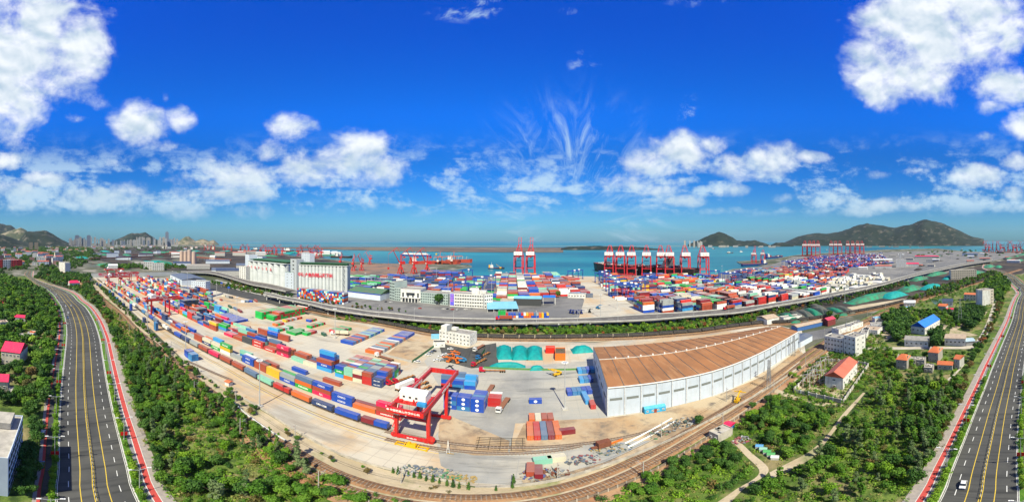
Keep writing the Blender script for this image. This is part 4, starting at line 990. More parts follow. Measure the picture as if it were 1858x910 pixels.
# two grab unloaders on the ore pier
def make_unloader():
    t = thing('pier_unloader', 'x', 'ship unloader')
    om = mat('unloader_orange', (.55,.10,.03), .5)
    for x in (-7, 7):
        for y in (-8, 8): MB().bar((x, y, 0), (x * .9, y * .9, 28), 1.2).build('leg', om, t)
    MB().bar((0, -22, 28), (0, 34, 28), 2.5, 2).box((0, 0, 27), (14, 16, 1.2)).build('boom', om, t)
    MB().bar((-5, 0, 28), (0, 2, 47), .9).bar((5, 0, 28), (0, 2, 47), .9).bar((0, 2, 47), (0, 30, 29), .4).bar((0, 2, 47), (0, -20, 29), .4).build('a_frame', om, t)
    MB().box((0, -8, 13), (9, 7, 6)).build('machinery_house', white_m, t)
    return t
unl = Maker(make_unloader)
for px, D, w in ((798, 1150, 'left'), (823, 1180, 'right')):
    p = POL(px, D); unl((p.x, p.y, 0), -1.2, f'{w} orange ship unloader on the ore pier beside the red decked ship', 'pier unloaders')
# ---- blue yard cranes on tyres
def make_rtg():
    t = thing('yard_crane', 'x', 'yard crane')
    for x in (-11.5, 11.5):
        for y in (-4, 4): MB().bar((x, y, 1.5), (x, y * .8, 19.5), .75).build('leg', blue_m, t)
    for x in (-11.5, 11.5): MB().box((x, 0, 1.7), (1, 11.5, 1)).build('sill_beam', blue_m, t); MB().bar((x, -4, 11), (x, 4, 11), .5).build('cross_brace', blue_m, t)
    for y in (-3.2, 3.2): MB().box((0, y, 20), (25.5, .9, 1.5)).build('main_beam', blue_m, t)
    MB().box((3, 0, 21.6), (4, 4, 2)).box((3, -1, 17.6), (2, 2, 2.2)).build('trolley', white_m, t)
    wheels(t, [(x, y, .8) for x in (-11.5, 11.5) for y in (-4.6, 4.6)], .8, 1.0, rz=R(90))
    return t
rtg = Maker(make_rtg)
RT = [(872, 524, 0), (834, 519, 0), (837, 536, .0), (888, 520, 0), (848, 506, 0), (862, 540, .1), (1040, 508, 0), (1048, 506, 0), (1090, 512, .1), (1098, 516, 0), (1112, 528, .1), (1118, 536, .1), (1130, 540, .1), (1142, 538, .1), (1150, 540, .1), (1158, 531, .1), (1097, 508, .1), (1105, 520, .1), (1172, 522, .1), (1178, 514, .1), (1296, 508, .2), (1315, 512, .2), (1322, 514, .2), (1330, 512, .2), (1342, 507, .2), (1352, 505, .2), (1365, 504, .2), (1425, 484, .3), (1432, 486, .3), (1440, 484, .3), (1465, 492, .3), (1470, 498, .3), (1478, 488, .3), (1490, 478, .3), (1500, 476, .3), (1512, 474, .3), (1522, 472, .3), (1535, 470, .3), (1548, 468, .3), (1560, 470, .3), (1572, 469, .3), (1585, 467, .3), (1598, 465, .3)]
for i, (px, py, rz) in enumerate(RT):
    p = G(px, py); z = 'left port block' if px < 900 else 'middle port block' if px < 1060 else 'block left of the centre stacks' if px < 1200 else 'block below the blue ship' if px < 1400 else 'far right blocks'
    k = sum(1 for a in RT[:i] if (a[0] < 900) == (px < 900) and (a[0] < 1060) == (px < 1060) and (a[0] < 1200) == (px < 1200) and (a[0] < 1400) == (px < 1400))
    rtg((p.x, p.y, .1), -rz, f'{ordw(k)} blue tyred yard crane in the {z}', 'blue yard cranes')
# ---- ships
def hull(mb, L_, B, z0, z1, m=0, mt=None, sharp=.16):
    st = []
    for i in range(13):
        t_ = i / 12; x = -L_ / 2 + L_ * t_
        w = B / 2 * (1 if t_ < 1 - sharp else math.sqrt(max(0.0, 1 - ((t_ - (1 - sharp)) / sharp) ** 2))) * (.82 + .18 * min(1, t_ / .1))
        st.append((x, w))
    n = len(st)
    lo = [(x * (1 if i < 9 else .97), w * .8, z0) for i, (x, w) in enumerate(st)]; hi = [(x, w, z1 + (2.4 if i > 10 else 0)) for i, (x, w) in enumerate(st)]
    vs = [(x, -w, z) for x, w, z in lo] + [(x, -w, z) for x, w, z in hi] + [(x, w, z) for x, w, z in lo] + [(x, w, z) for x, w, z in hi]
    fs = []
    for i in range(n - 1):
        fs += [(i, i + 1, n + i + 1, n + i), (3 * n + i, 3 * n + i + 1, 2 * n + i + 1, 2 * n + i)]
    fs += [(0, n, 3 * n, 2 * n)]
    mb.add(vs, fs, m)
    mb.add([v for v in vs[n:2 * n]] + [v for v in vs[3 * n:]], [(i, i + 1, n + i + 1, n + i) for i in range(n - 1)], m if mt is None else mt)
    return mb
hull_black = mat('hull_black', (.018,.018,.022), .5, (.05,.03,.03), .1)
hull_blue = mat('hull_blue', (.02,.06,.22), .5); hull_red = mat('hull_red', (.50,.05,.03), .6, (.40,.07,.04), .1)
deck_red = mat('deck_brown', (.28,.07,.05), .7)
def ship(name, label, px, D, rz, L_, B, hz, hm_, sup, mid, deckm=None, cat='ship', cargo=None):
    p = POL(px, D); t = thing(name, label, cat, (p.x, p.y, -3), rz)
    b = hull(MB(), L_, B, .0, hz, 0, 1); b.build('hull', [hm_, deckm or deck_red], t)
    if sup:
        s_ = MB(); x = -L_ / 2 + L_ * sup[0]
        for k in range(sup[1]): s_.box((x, 0, hz + 1.5 + k * 3), (L_ * sup[2] * (1 - .07 * k), B * (.86 - .05 * k), 2.96))
        so_ = s_.build('superstructure', white_m, t)
        w = MB()
        for k in range(sup[1]):
            w.box((x, 0, hz + 1.9 + k * 3), (L_ * sup[2] * (1 - .07 * k) + .12, B * (.8 - .05 * k), .8)); w.box((x, 0, hz + 1.9 + k * 3), (L_ * sup[2] * (.9 - .07 * k), B * (.86 - .05 * k) + .12, .8))
        w.build('cabin_windows', dark_m, so_)
        MB().box((x - L_ * sup[2] * .8, 0, hz + sup[1] * 1.6), (L_ * .03 + 2, B * .3, sup[1] * 3.0)).build('funnel', mid, t)
        MB().bar((x, 0, hz + sup[1] * 3), (x, 0, hz + sup[1] * 3 + 8), .5).build('mast', white_m, t)
    if cargo: cargo(t, L_, B, hz)
    return t
def boxes(frac0, frac1, tiers, seed=1):
    def f(t, L_, B, hz):
        r_ = random.Random(seed); mb_ = MB(); x = -L_ / 2 + L_ * frac0
        while x < -L_ / 2 + L_ * frac1:
            top = r_.randint(0, tiers)
            for j in range(int(B / 2.6)):
                for k in range(max(0, top - (r_.random() < .4))):
                    c = PALC[r_.choice(['navy','charcoal','maroon','blue','rust red','white','grey','charcoal'])]
                    mb_.box((x, -B / 2 + 1.5 + j * 2.55, hz + 1.4 + k * 2.6), (12, 2.4, 2.5), col=c)
            x += 13.4
        o = mb_.build('container_load', tone, t); o['kind'] = 'stuff'
    return f
def hatches(t, L_, B, hz):
    for i in range(7): MB().box((-L_ * .22 + i * L_ * .093, 0, hz + .8), (L_ * .07, B * .6, 1.5)).build('hatch_cover', mat('hatch_rust', (.36,.10,.06), .7), t)
    for i in range(4): MB().bar((-L_ * .18 + i * L_ * .15, 0, hz), (-L_ * .18 + i * L_ * .15, 0, hz + 13), 1.0).bar((-L_ * .18 + i * L_ * .15, 0, hz + 12), (-L_ * .1 + i * L_ * .15, 0, hz + 9), .6).build('deck_crane', mat('deck_crane_cream', (.6,.55,.42), .6), t)
p1_ = POL(1055, 905); p2_ = POL(1290, 690)
ship('container_ship', 'long black container ship moored under the row of eight red quay cranes', 1160, 838, math.pi + math.atan2(p2_.y - p1_.y, p2_.x - p1_.x), 330, 44, 22, hull_black, (.24, 8, .045), mat('funnel_grey', (.2,.2,.22), .5), cargo=boxes(.1, .9, 2, 3))
ship('ferry', 'white passenger ferry with a blue waterline steaming behind the red jib cranes', 754, 1850, math.pi - .12, 190, 26, 9, mat('hull_dark_blue', (.02,.06,.35), .5), (.5, 3, .86), yel_m, white_m)
ship('bulk_carrier', 'red brown bulk carrier with a red bow lying at the ore pier', 790, 1185, .42, 200, 30, 13, hull_red, (.10, 5, .08), hull_red, cargo=hatches)
ship('bulk_carrier', 'red ship with white superstructure aft at the outer end of ore pier', 833, 1290, .2, 110, 24, 12, hull_red, (.2, 5, .12), white_m, cargo=hatches)
ship('dredger', 'small dark dredger with a yellow crane afloat alone in the middle of the basin', 899, 1000, .1, 48, 14, 3.4, hull_blue, (.25, 3, .2), yel_m, cat='dredger')
t = thing('floating_crane', 'yellow crane barge lying just right of the dark dredger', 'barge', (*POL(908, 995).xy, -3), .1)
hull(MB(), 26, 12, 0, 2.6).build('hull', hull_black, t); MB().box((0, 0, 4), (6, 5, 3)).bar((0, 0, 5), (-14, 0, 15), .7).build('crane_arm', yel_m, t)
ship('cargo_ship', 'dark blue cargo ship lying along the pier head left of the red cranes', 1370, 1120, -.25, 105, 20, 8, hull_blue, (.85, 4, .1), mid=blue_m)
ship('cargo_ship', 'blue hulled container ship with white boxes moored beyond the blue pier gantries', 1405, 1620, .1, 150, 24, 9, hull_blue, (.12, 5, .08), blue_m, cargo=boxes(.2, .9, 3, 9))
ship('cargo_ship', 'dark cargo ship with white decks below the jib cranes at the right edge', 1815, 2300, .1, 260, 34, 13, hull_black, (.12, 5, .08), white_m, cargo=hatches)
ship('coastal_ship', 'small grey ship hidden behind the silo roof gallery on the left basin', 620, 1650, .2, 120, 20, 9, hull_black, (.3, 5, .1), mat('funnel_grey', (.2,.2,.22), .5))
ship('navy_ship', 'white ship with a tall superstructure moored behind the left silos', 523, 2550, .1, 110, 24, 12, hull_black, (.5, 6, .4), white_m)
ship('coastal_ship', 'white ship far out behind the coal quay left of the silos', 465, 3000, .2, 110, 22, 8, hull_black, (.5, 5, .3), white_m)
for i, (px, D, L_) in enumerate([(1325, 2300, 60), (1345, 2500, 40), (1500, 2900, 50), (1648, 2300, 50), (1745, 3300, 40), (1722, 2400, 30), (1295, 3500, 45)]):
    ship('work_boat', f'tiny work boat {["left of small hill foot","right under the small hill","beside red far cranes","off the big hill, middle","far out by the hill tip","off the hill tip, nearer","farthest, by the white shore towers"][i]}', px, D, .3 * (i % 3), L_, 9, 4, [hull_black, white_m, hull_blue][i % 3], (.3, 2, .3), white_m, cat='boat')
# ---- light masts
pole_m = mat('mast_grey', (.55,.57,.58), .45, (.45,.47,.48), 1, .3)
def make_mast():
    t = thing('light_mast', 'x', 'light mast')
    MB().cyl((0, 0, .3), (0, 0, 26.5), .34, .17, n=10).build('pole', pole_m, t)
    MB().box((0, 0, .25), (2.6, 2.6, .5)).build('base', mat('concrete_base', (.5,.48,.44), .9), t)
    h = MB().cyl((0, 0, 26.4), (0, 0, 26.6), 1.25, n=16)
    h.build('lamp_ring', pole_m, t)
    f = MB()
    for i in range(10):
        a = i * math.tau / 10; f.box((1.35 * math.cos(a), 1.35 * math.sin(a), 26.45), (.5, .42, .45), rz=a)
    f.build('floodlights', white_m, t)
    return t
mast = Maker(make_mast)
MS = [(1025,742,'on the grey apron west of the warehouse'),(471,737,'beside the train at the hedge edge'),(430,583,'at the red and green stack'),(608,613,'at the flat row by the fenced lot'),(267.7,603,'in the hedge near the second gantry'),(337,645,'by two blue pairs near the hedge'),(224,548,'beside blue stacks, second farthest'),(198,532,'beside the third gantry legs'),(393,540,'near the white office block'),(340,520,'left of the blue roofed shed'),(663,521,'behind the left port halls'),(737,527,'behind the port headquarters'),(792,510,'in front of the water near blue stacks'),(813,537,'between port headquarters and annex'),(892,537,'left of the centre port block'),(919,519,'in the middle port block'),(985,518,'behind the centre port stacks'),(1090,577,'beside the flyover at the east lane'),(1120,560,'in the east lane'),(1228,562,'among the tall front stacks'),(1155,512,'near first quay crane legs'),(1310,502,'right of the rightmost quay crane'),(1365,545,'between the white and red stacks'),(1368,520,'behind the white stacks'),(1432,478,'on the blue ship pier'),(1447,482,'on the pier right of blue gantries'),(1533,548,'beside the white stack at flyover'),(1463,545,'at front of the white stacks'),(1578,520,'left of the white hall'),(1634,497,'behind the white hall'),(1727,470,'in the far right yard')]
for px, py, lab in MS:
    p = G(px, py); mast((p.x, p.y, .12), 0, 'tall light mast with a ring of floodlights ' + lab, 'tall light masts of the port')
# ---- street lamps of the avenue
def make_lamp():
    t = thing('street_lamp', 'x', 'street lamp')
    MB().cyl((0, 0, 0), (0, 0, 12), .14, .08, n=8).build('pole', pole_m, t)
    a = MB()
    for s in (-1, 1): a.bar((0, 0, 11.3), (0, s * 2.2, 11.9), .12)
    a.build('arm', pole_m, t)
    for s in (-1, 1): MB().box((0, s * 2.6, 11.9), (.42, 1.2, .2)).box((0, s * 2.4, 12.05), (.3, .6, .12)).build('lamp_head', white_m, t)
    MB().cyl((0, 0, 0), (0, 0, .9), .24, .2, n=8).build('base', pole_m, t)
    return t
lamp = Maker(make_lamp)
def along_list(P, step, s0=0):
    out = []; s = s0; tot = sum((b - a).length for a, b in zip(P, P[1:]))
    while s < tot: out.append(along(P, s)); s += step
    return out
def visible(p, margin=60, zt=12):
    a = math.atan2(p.x, p.y) * K; D = math.hypot(p.x, p.y); e = math.atan2(zt - H, D) * K
    return abs(a) < 929 + margin and -e < 473 + 10
cnt = {}
for fr_, s0, sd_ in ((-.07, 8, 'port side'), (1.055, 12, 'town side')):
    for p, tt in along_list(rl(fr_, .25), 34, s0):
        if not visible(p) or math.hypot(p.x, p.y) > 560: continue
        side = 'left' if p.x < 0 else 'right'
        k = (side, sd_); cnt.setdefault(k, []).append((math.hypot(p.x, p.y), p, tt))
for (side, sd_), l in cnt.items():
    for i, (d, p, tt) in enumerate(sorted(l, key=lambda q: q[0])):
        lamp((p.x, p.y, p.z), math.atan2(tt.y, tt.x), f'{ordw(i)} nearest double-armed street lamp on the {sd_} of the {side} avenue', 'street lamps of the avenue')
        if i % 2 == 1 and i < 8:
            n = Vector((-tt.y, tt.x, 0)); b_ = thing('banner', f'red banner board on the {ordw(i)} nearest lamp, {sd_} of {side} avenue', 'banner', (p.x, p.y, p.z), math.atan2(tt.y, tt.x), 'red lamp banners')
            for s in (-1, 1): MB().box((0, s * .75, 3.4), (.08, 1.1, 1.9)).build('banner_panel', sign_red_m if 'sign_red_m' in globals() else mat('banner_red', (.72,.012,.012), .5), b_)
# ---- median railing of the avenue
mr_ = rl(.5, .16); keep = [p for p in mr_ if visible(p, 80, 0) and math.hypot(p.x, p.y) < 700]
for side, sg in (('left', -1), ('right', 1)):
    P_ = [p for p in keep if p.x * sg > 0]
    t = thing('median_railing', f'low steel railing along the centre line of the {side} avenue', 'railing', (0, 0, 0))
    b = MB()
    for z in (.35, .9): b.wall([Vector((p.x, p.y, z + .16)) for p in P_], .07, .07)
    b.build('rail', pole_m, t)
    Q = resample(P_, 2.6 if True else 2); b = MB()
    for q in Q[:260]: b.box((q.x, q.y, .66), (.3, .3, 1.0)).box((q.x, q.y, .2), (.5, .5, .12))
    o = b.build('posts', black_m, t)
# ---- catenary poles
def make_cat():
    t = thing('catenary_pole', 'x', 'catenary pole')
    MB().cyl((0, 0, 0), (0, 0, 8.6), .19, .13, n=8).build('pole', mat('pole_concrete', (.48,.46,.43), .9), t)
    MB().bar((0, 0, 6.2), (2.9, 0, 7.4), .07).bar((0, 0, 7.9), (2.9, 0, 7.4), .07).bar((1.4, 0, 6.3), (3, 0, 6.2), .06).build('bracket', pole_m, t)
    for z in (6.3, 7.8): MB().cyl((.35, 0, z), (.7, 0, z + .1), .12, n=8).build('insulator', mat('insulator_brown', (.2,.05,.03), .3), t)
    return t
cat = Maker(make_cat)
for off, s0, sd_ in ((4.6, 20, 'yard'), (-9.6, 42, 'wood')):
    l = []
    for p, tt in along_list(offset(T1, off), 44, s0):
        if visible(p, 20, 4) and math.hypot(p.x, p.y) < 620: l.append((p, tt))
    for i, (p, tt) in enumerate(l):
        rz = math.atan2(tt.x, -tt.y) if off > 0 else math.atan2(-tt.x, tt.y)
        rz = math.atan2(tt.y, tt.x) + (-math.pi / 2 if off > 0 else math.pi / 2)
        cat((p.x, p.y, .15), rz, f'concrete catenary pole on the {sd_} side of the railway, {ordw(i)} from the far left', 'catenary poles of the railway')
wires = MB()
for off in (0, -5.2): wires.wall([Vector((p.x, p.y, 6.3)) for p in offset(T1, off)], .05, .05); wires.wall([Vector((p.x, p.y, 7.3)) for p in offset(T1, off)], .04, .04)
tag(wires.build('catenary_wire', black_m), 'thin overhead wires strung above the two railway tracks', 'overhead wire')
# ---- vehicles
def make_car(paint, nm='parked_car'):
    t = thing(nm, 'x', 'car')
    b = MB(); prof = [(-2.25,.35),(-2.25,.8),(-1.3,.95),(1.9,.98),(2.2,.8),(2.25,.35)]
    for s0, s1 in ((-.88, .88),):
        vs = [(x, s0, z) for x, z in prof] + [(x, s1, z) for x, z in prof]; n = len(prof)
        b.add(vs, [tuple(range(n)), tuple(range(2 * n - 1, n - 1, -1))] + [(i + n, (i + 1) % n + n, (i + 1) % n, i) for i in range(n)])
    cab = [(-1.15,.95,.84),(-.45,1.46,.70),(1.15,1.46,.70),(1.85,.97,.84)]
    vs = [(x, -w, z) for x, z, w in cab] + [(x, w, z) for x, z, w in cab]
    b.build('body', paint, t)
    g = MB().add(vs, [(0, 1, 2, 3), (7, 6, 5, 4), (4, 5, 1, 0), (7, 3, 2, 6)]); g.build('glass', dark_m, t)
    MB().box((.35, 0, 1.49), (1.62, 1.36, .06)).build('roof', paint, t)
    for x in (-1.35, 1.35):
        for y in (-.8, .8): MB().cyl((x, y - .1, .33), (x, y + .1, .33), .33, n=10).build('wheel', black_m, t)
    for y in (-.62, .62): MB().box((-2.26, y, .68), (.06, .36, .14)).build('headlight', white_m, t)
    return t
carp = {'white': mat('car_white', (.78,.78,.78), .25, spec=.6), 'black': mat('car_black', (.02,.02,.025), .2, spec=.6), 'blue': mat('car_blue', (.03,.09,.3), .25, spec=.6), 'silver': mat('car_silver', (.42,.44,.46), .25, metal=.4), 'red': mat('car_red', (.5,.02,.02), .25, spec=.6), 'pale blue': mat('car_pale_blue', (.42,.55,.66), .3)}
cars = {k: Maker(lambda m=m: make_car(m)) for k, m in carp.items()}
def rdir(px, py):
    q = G(px, py); best = min(range(len(PL)), key=lambda i: (PL[i] - q).length); t = tangent(PL, best); return math.atan2(t.y, t.x)
CARS = [(1748,881,'white','driving on the right avenue, nearest car of all',0),(1844,569,'silver','silver car on right avenue below the zebra crossing',0),(1848,551,'blue','dark blue car just past the zebra crossing',0),
 (119,556,'white','farther one of two white cars in the left lane of avenue',math.pi),(124,568,'white','nearer one of two white cars in left lane of avenue',math.pi),(123,577,'blue','dark blue car behind the two white ones on left avenue',math.pi),(103,541,'red','red car at the far bend of left avenue',math.pi),(118,555,'black','black car beside the white one at the far bend',0),(102,535,'white','white car at the bend by the first far lamp',math.pi),(70,511,'silver','silver car where the avenue nears the town',0),(129,555,'white','white car in the port side lane of far avenue',0),
 (95.5,665,'pale blue','pale blue car parked on the service road under trees',0),(93,680,'black','black car parked behind the pale blue one',0),(78,787,'white','white car parked on the service road near white block',0),(75,845,'blue','blue car in deep tree shade beside white block',0),(1846,532,'white','white car before the crossing on the right avenue',0),(1845,515,'silver','silver car on the right far avenue behind the bus',0)]
for px, py, c, lab, fl in CARS:
    p = G(px, py); cars[c]((p.x, p.y, .18), rdir(px, py) + fl, lab if 'car' in lab else f'{c} car {lab}', 'cars on the avenue')
PARK = [(800,648,'white'),(808,644,'white'),(817,634,'white'),(777,645,'white'),(782,641,'silver'),(787,638,'black'),(757,657.5,'white'),(792,655,'white'),(803,655,'silver')]
for i, (px, py, c) in enumerate(PARK):
    p = G(px, py); cars[c]((p.x, p.y, .2), .1 + (i % 3) * .05, f'{c} car parked on the lot in front of white office, {ordw(i)} of its lot', 'cars parked by the white office')
for i, (px, py, c) in enumerate([(805,561,'white'),(812,561,'black'),(821,562,'red'),(830,562,'white'),(845,562,'white'),(855,561,'silver'),(709,549,'white'),(700,548,'black'),(762,560,'red'),(724,561,'black'),(1480,590,'white')]):
    p = G(px, py); cars[c]((p.x, p.y, .2), 1.3 if i % 2 else .1, f'{c} car on the forecourt of the port buildings, {ordw(i)} of the row', 'cars on the port forecourt')
# bus and coach
t = thing('bus', 'dark blue long lorry with closed body on the right avenue far bend', 'lorry', (*G(1850, 526).xy, .18), rdir(1850, 526))
MB().box((0, 0, 2.2), (16, 2.5, 3.2)).build('body', mat('bus_navy', (.015,.03,.09), .4), t); MB().box((-9, 0, 1.8), (1.8, 2.4, 2.6)).build('cab', white_m, t)
wheels(t, [(x, y, .5) for x in (-8.5, -5, 5, 6.4) for y in (-1.1, 1.1)], .5, .3)
# ---- lorries: tractor with skeletal trailer, optional box
def make_truck(cabc, load=None, bed='skel'):
    t = thing('articulated_lorry', 'x', 'lorry')
    c = MB().box((-8.6, 0, 2.0), (2.2, 2.4, 2.5)).box((-7.0, 0, 1.0), (2.6, 2.2, .5)); co_ = c.build('cab', mat('cab_' + cabc, {'red': (.55,.01,.03), 'white': (.75,.75,.74), 'blue': (.03,.2,.5), 'black': (.03,.03,.04)}[cabc], .35), t)
    MB().box((-9.71, 0, 2.4), (.04, 2.1, 1.0)).build('windscreen', dark_m, co_)
    b = MB().box((0, 0, 1.25), (12.6, .9, .35))
    for x in (-6, -3, 0, 3, 6): b.box((x, 0, 1.3), (.35, 2.4, .25))
    bm2 = mat('trailer_ochre', (.45,.22,.04), .6, (.3,.1,.04), 2) if bed == 'skel' else mat('trailer_brown', (.20,.08,.045), .7, (.28,.13,.07), 2)
    if bed != 'skel': b.box((0, 0, 1.45), (12.6, 2.45, .18))
    b.build('trailer_bed', bm2, t)
    wheels(t, [(x, y, .52) for x in (-8.6, -6.2, 3.4, 4.7, 6.0) for y in (-1.05, 1.05)], .52, .36)
    if load: MB().box((0, 0, 3.0), (12.2, 2.44, 2.7)).build('load', load, t)
    return t
TK = {('red', None): Maker(lambda: make_truck('red')), ('white', None): Maker(lambda: make_truck('white', None, 'flat')), ('white', 'w'): Maker(lambda: make_truck('red', white_m)), ('red', 'r'): Maker(lambda: make_truck('red', cont_mat('rust red'))), ('blue', None): Maker(lambda: make_truck('blue')), ('white', 'c'): Maker(lambda: make_truck('white', cont_mat('cream'), 'flat'))}
def truck(kx, px, py, rz, lab, z=.2, grp='lorries in the yard'):
    p = G(px, py, z if z > 1 else 0); TK[kx]((p.x, p.y, z), rz, lab, grp)
truck(('white', 'w'), 735, 704, -2.0, 'red cabbed lorry with a tall white box behind the gantry crane')
truck(('red', None), 727, 692, 1.05, 'red lorry with an empty ochre trailer, left of white box lorry')
truck(('red', None), 737, 689, 1.1, 'second red lorry with empty ochre trailer beside the first')
truck(('red', None), 762, 701, 1.15, 'red lorry with empty trailer seen inside the gantry crane frame')
truck(('red', None), 766, 709, 1.1, 'brown trailer lorry in the shade of the gantry crane')
truck(('white', None), 915, 735, 1.3, 'lorry with a long brown empty flat bed on the apron by the yellow posts')
truck(('white', None), 889, 710, 1.4, 'white cabbed lorry with brown flat bed behind the red containers')
truck(('red', None), 898, 675, .02, 'red lorry with ochre skeletal trailer in front of the teal heaps')
truck(('white', None), 700, 652, -.35, 'long brown flat lorry beside the fenced bare lot')
truck(('white', 'c'), 620, 608, .35, 'lorry with a cream box at the head of the flat row by the light mast')
truck(('red', None), 872, 658, 1.1, 'red lorry parked along the green fence on the asphalt lot')
truck(('blue', None), 879, 646, 1.1, 'blue lorry parked along the green fence on asphalt lot')
truck(('white', None), 871, 632, 1.2, 'white lorry with orange trailer at the back of asphalt lot')
truck(('red', 'r'), 1325, 560.0, .02, 'red lorry with a rust red box driving on the flyover', 9.0, 'lorries on the flyover')
truck(('red', 'r'), 918, 580, 0, 'red lorry with rust red box on the middle of the flyover', 9.0, 'lorries on the flyover')
# reach stackers: body, boom, spreader
def make_reach(c):
    m = {'orange': ora_m, 'black': mat('machine_black', (.03,.03,.035), .5), 'blue': mat('machine_blue', (.04,.22,.45), .5), 'yellow': yel_m, 'navy': mat('machine_navy', (.01,.03,.2), .5)}[c]
    t = thing('reach_stacker', 'x', 'reach stacker')
    MB().box((0, 0, 1.5), (7, 2.8, 1.3)).box((2.6, 0, 2.4), (1.8, 2.8, .9)).build('chassis', m, t)
    cb = MB().box((.3, -.6, 3.0), (1.8, 1.3, 1.7)).build('cab', m, t); MB().box((.3, -.6, 3.2), (1.84, 1.34, .8)).build('cab_window', dark_m, cb)
    bo = MB().bar((2.8, .3, 3.2), (-5.2, .3, 7.2), .8, .9).build('boom', m, t)
    MB().box((-5.4, .3, 6.2), (.7, 8.5, .5)).box((-5.4, .3, 6.8), (1.2, 2, .8)).bar((-5.4, .3, 6.9), (-5.4, .3, 5.8), .4).build('spreader', m, bo)
    for x in (-2.6, 2.6):
        for y in (-1.4, 1.4): MB().cyl((x, y - .35, .85), (x, y + .35, .85), .85, n=14).build('wheel', black_m, t)
    return t
RS = {c: Maker(lambda c=c: make_reach(c)) for c in ('orange', 'black', 'blue', 'yellow', 'navy')}
for px, py, c, rz, lab in [(815,656,'orange',1.4,'leftmost of orange reach stackers parked before the white office'),(823,650,'orange',1.6,'second orange reach stacker before the white office'),(829,658,'orange',1.9,'third orange reach stacker, nearest the lane'),(830,646,'orange',1.3,'rear orange reach stacker next to orange containers'),(839,657,'blue',.4,'light blue reach stacker right of the orange ones'),(824,681,'black',-.6,'black reach stacker with raised mast standing behind the gantry crane'),(870,650,'black',1.1,'dark reach stacker near the green fence'),
  (1011,681,'yellow',.6,'yellow wheel loader beside the open brown shed'),(1035,568,'navy',1.5,'leftmost navy stacker in the workshop yard'),(1040,569,'navy',1.5,'second navy stacker in the workshop yard'),(1047,569,'navy',1.6,'third navy stacker in workshop yard'),(1055,569,'navy',1.5,'fourth navy stacker in workshop yard'),(1070,567,'black',1.5,'black stacker with tall mast in workshop yard'),(1085,560,'blue',2.2,'blue stacker tilted at the end of workshop yard'),(1338,729,'yellow',-2.6,'small yellow and brown machine beside the warehouse wall')]:
    p = G(px, py); RS[c]((p.x, p.y, .2), rz, lab, 'reach stackers and loaders', (.7, .7, .7) if px == 1338 else (.78, .78, .78))
# ---- coal train on the middle line
CT = resample(catmull([G(*p) for p in [(560,563.5),(600,571),(700,589),(800,608),(860,612.5),(930,614.5),(1050,614),(1150,611.5),(1230,606),(1276,602),(1330,594),(1395,586.5),(1413,588),(1461,582),(1526,572),(1600,558),(1660,543),(1730,525),(1790,508)]], 6), 13.2)
coal_car = mat('coal_wagon_black', (.035,.037,.04), .6, (.09,.08,.075), .8); coal_top = mat('coal_heap', (.018,.018,.02), .9, (.035,.03,.03), 3)
def make_cw():
    t = thing('coal_wagon', 'x', 'railway wagon'); b = MB().box((0, 0, 1.15), (12.4, 2.7, .25))
    for y in (-1.45, 1.45): b.box((0, y, 2.3), (12.4, .12, 2.1))
    for x in (-6.15, 6.15): b.box((x, 0, 2.3), (.12, 2.8, 2.1))
    for i in range(9):
        for y in (-1.53, 1.53): b.box((-5.6 + i * 1.4, y, 2.3), (.12, .06, 2.1))
    b.build('wagon_body', coal_car, t)
    MB().box((0, 0, 2.2), (12.1, 2.7, 1.8)).prism([(-5.6,-1),(5.6,-1),(5.6,1),(-5.6,1)], 3.1, 3.3).build('coal', coal_top, t)
    for sx in (-4.2, 4.2):
        w = MB().box((sx, 0, .55), (2.4, 1.7, .3))
        for x in (-.8, .8): w.cyl((sx + x, -.78, .44), (sx + x, .78, .44), .42, n=8)
        w.build('bogie', black_m, t)
    return t
cw = Maker(make_cw)
for i in range(len(CT) - 1):
    t = (CT[i + 1] - CT[i]).normalized(); p = (CT[i] + CT[i + 1]) / 2
    cw((p.x, p.y, .45), math.atan2(t.y, t.x), f'black open coal wagon, {ordw(i)} from the left end of the long coal train', 'wagons of the long coal train')
track(CT, 'coal_track', .18, 4.2, bal_m)
track(offset(resample(CT, 12), -5.5), 'siding', .18, 4.2, bal_m)
p_ = CT[0]; t_ = (CT[0] - CT[1]).normalized(); q_ = p_ + t_ * 10
t = thing('locomotive', 'red and white locomotive at the left head of the coal train', 'locomotive', (q_.x, q_.y, .45), math.atan2(t_.y, t_.x))
MB().box((0, 0, 1.2), (19, 2.8, .6)).build('frame', flat_m, t); b = MB().box((0, 0, 2.6), (18.4, 2.7, 2.2)).build('body', mat('loco_red', (.6,.03,.02), .4), t)
MB().box((0, -1.4, 2.9), (15, .06, .5)).build('stripe', white_m, b); MB().box((9.22, 0, 3.1), (.04, 2.2, .8)).build('cab_window', dark_m, b); MB().box((0, 0, 3.85), (16, 2.2, .3)).build('roof', white_m, t)
KIDS.clear()
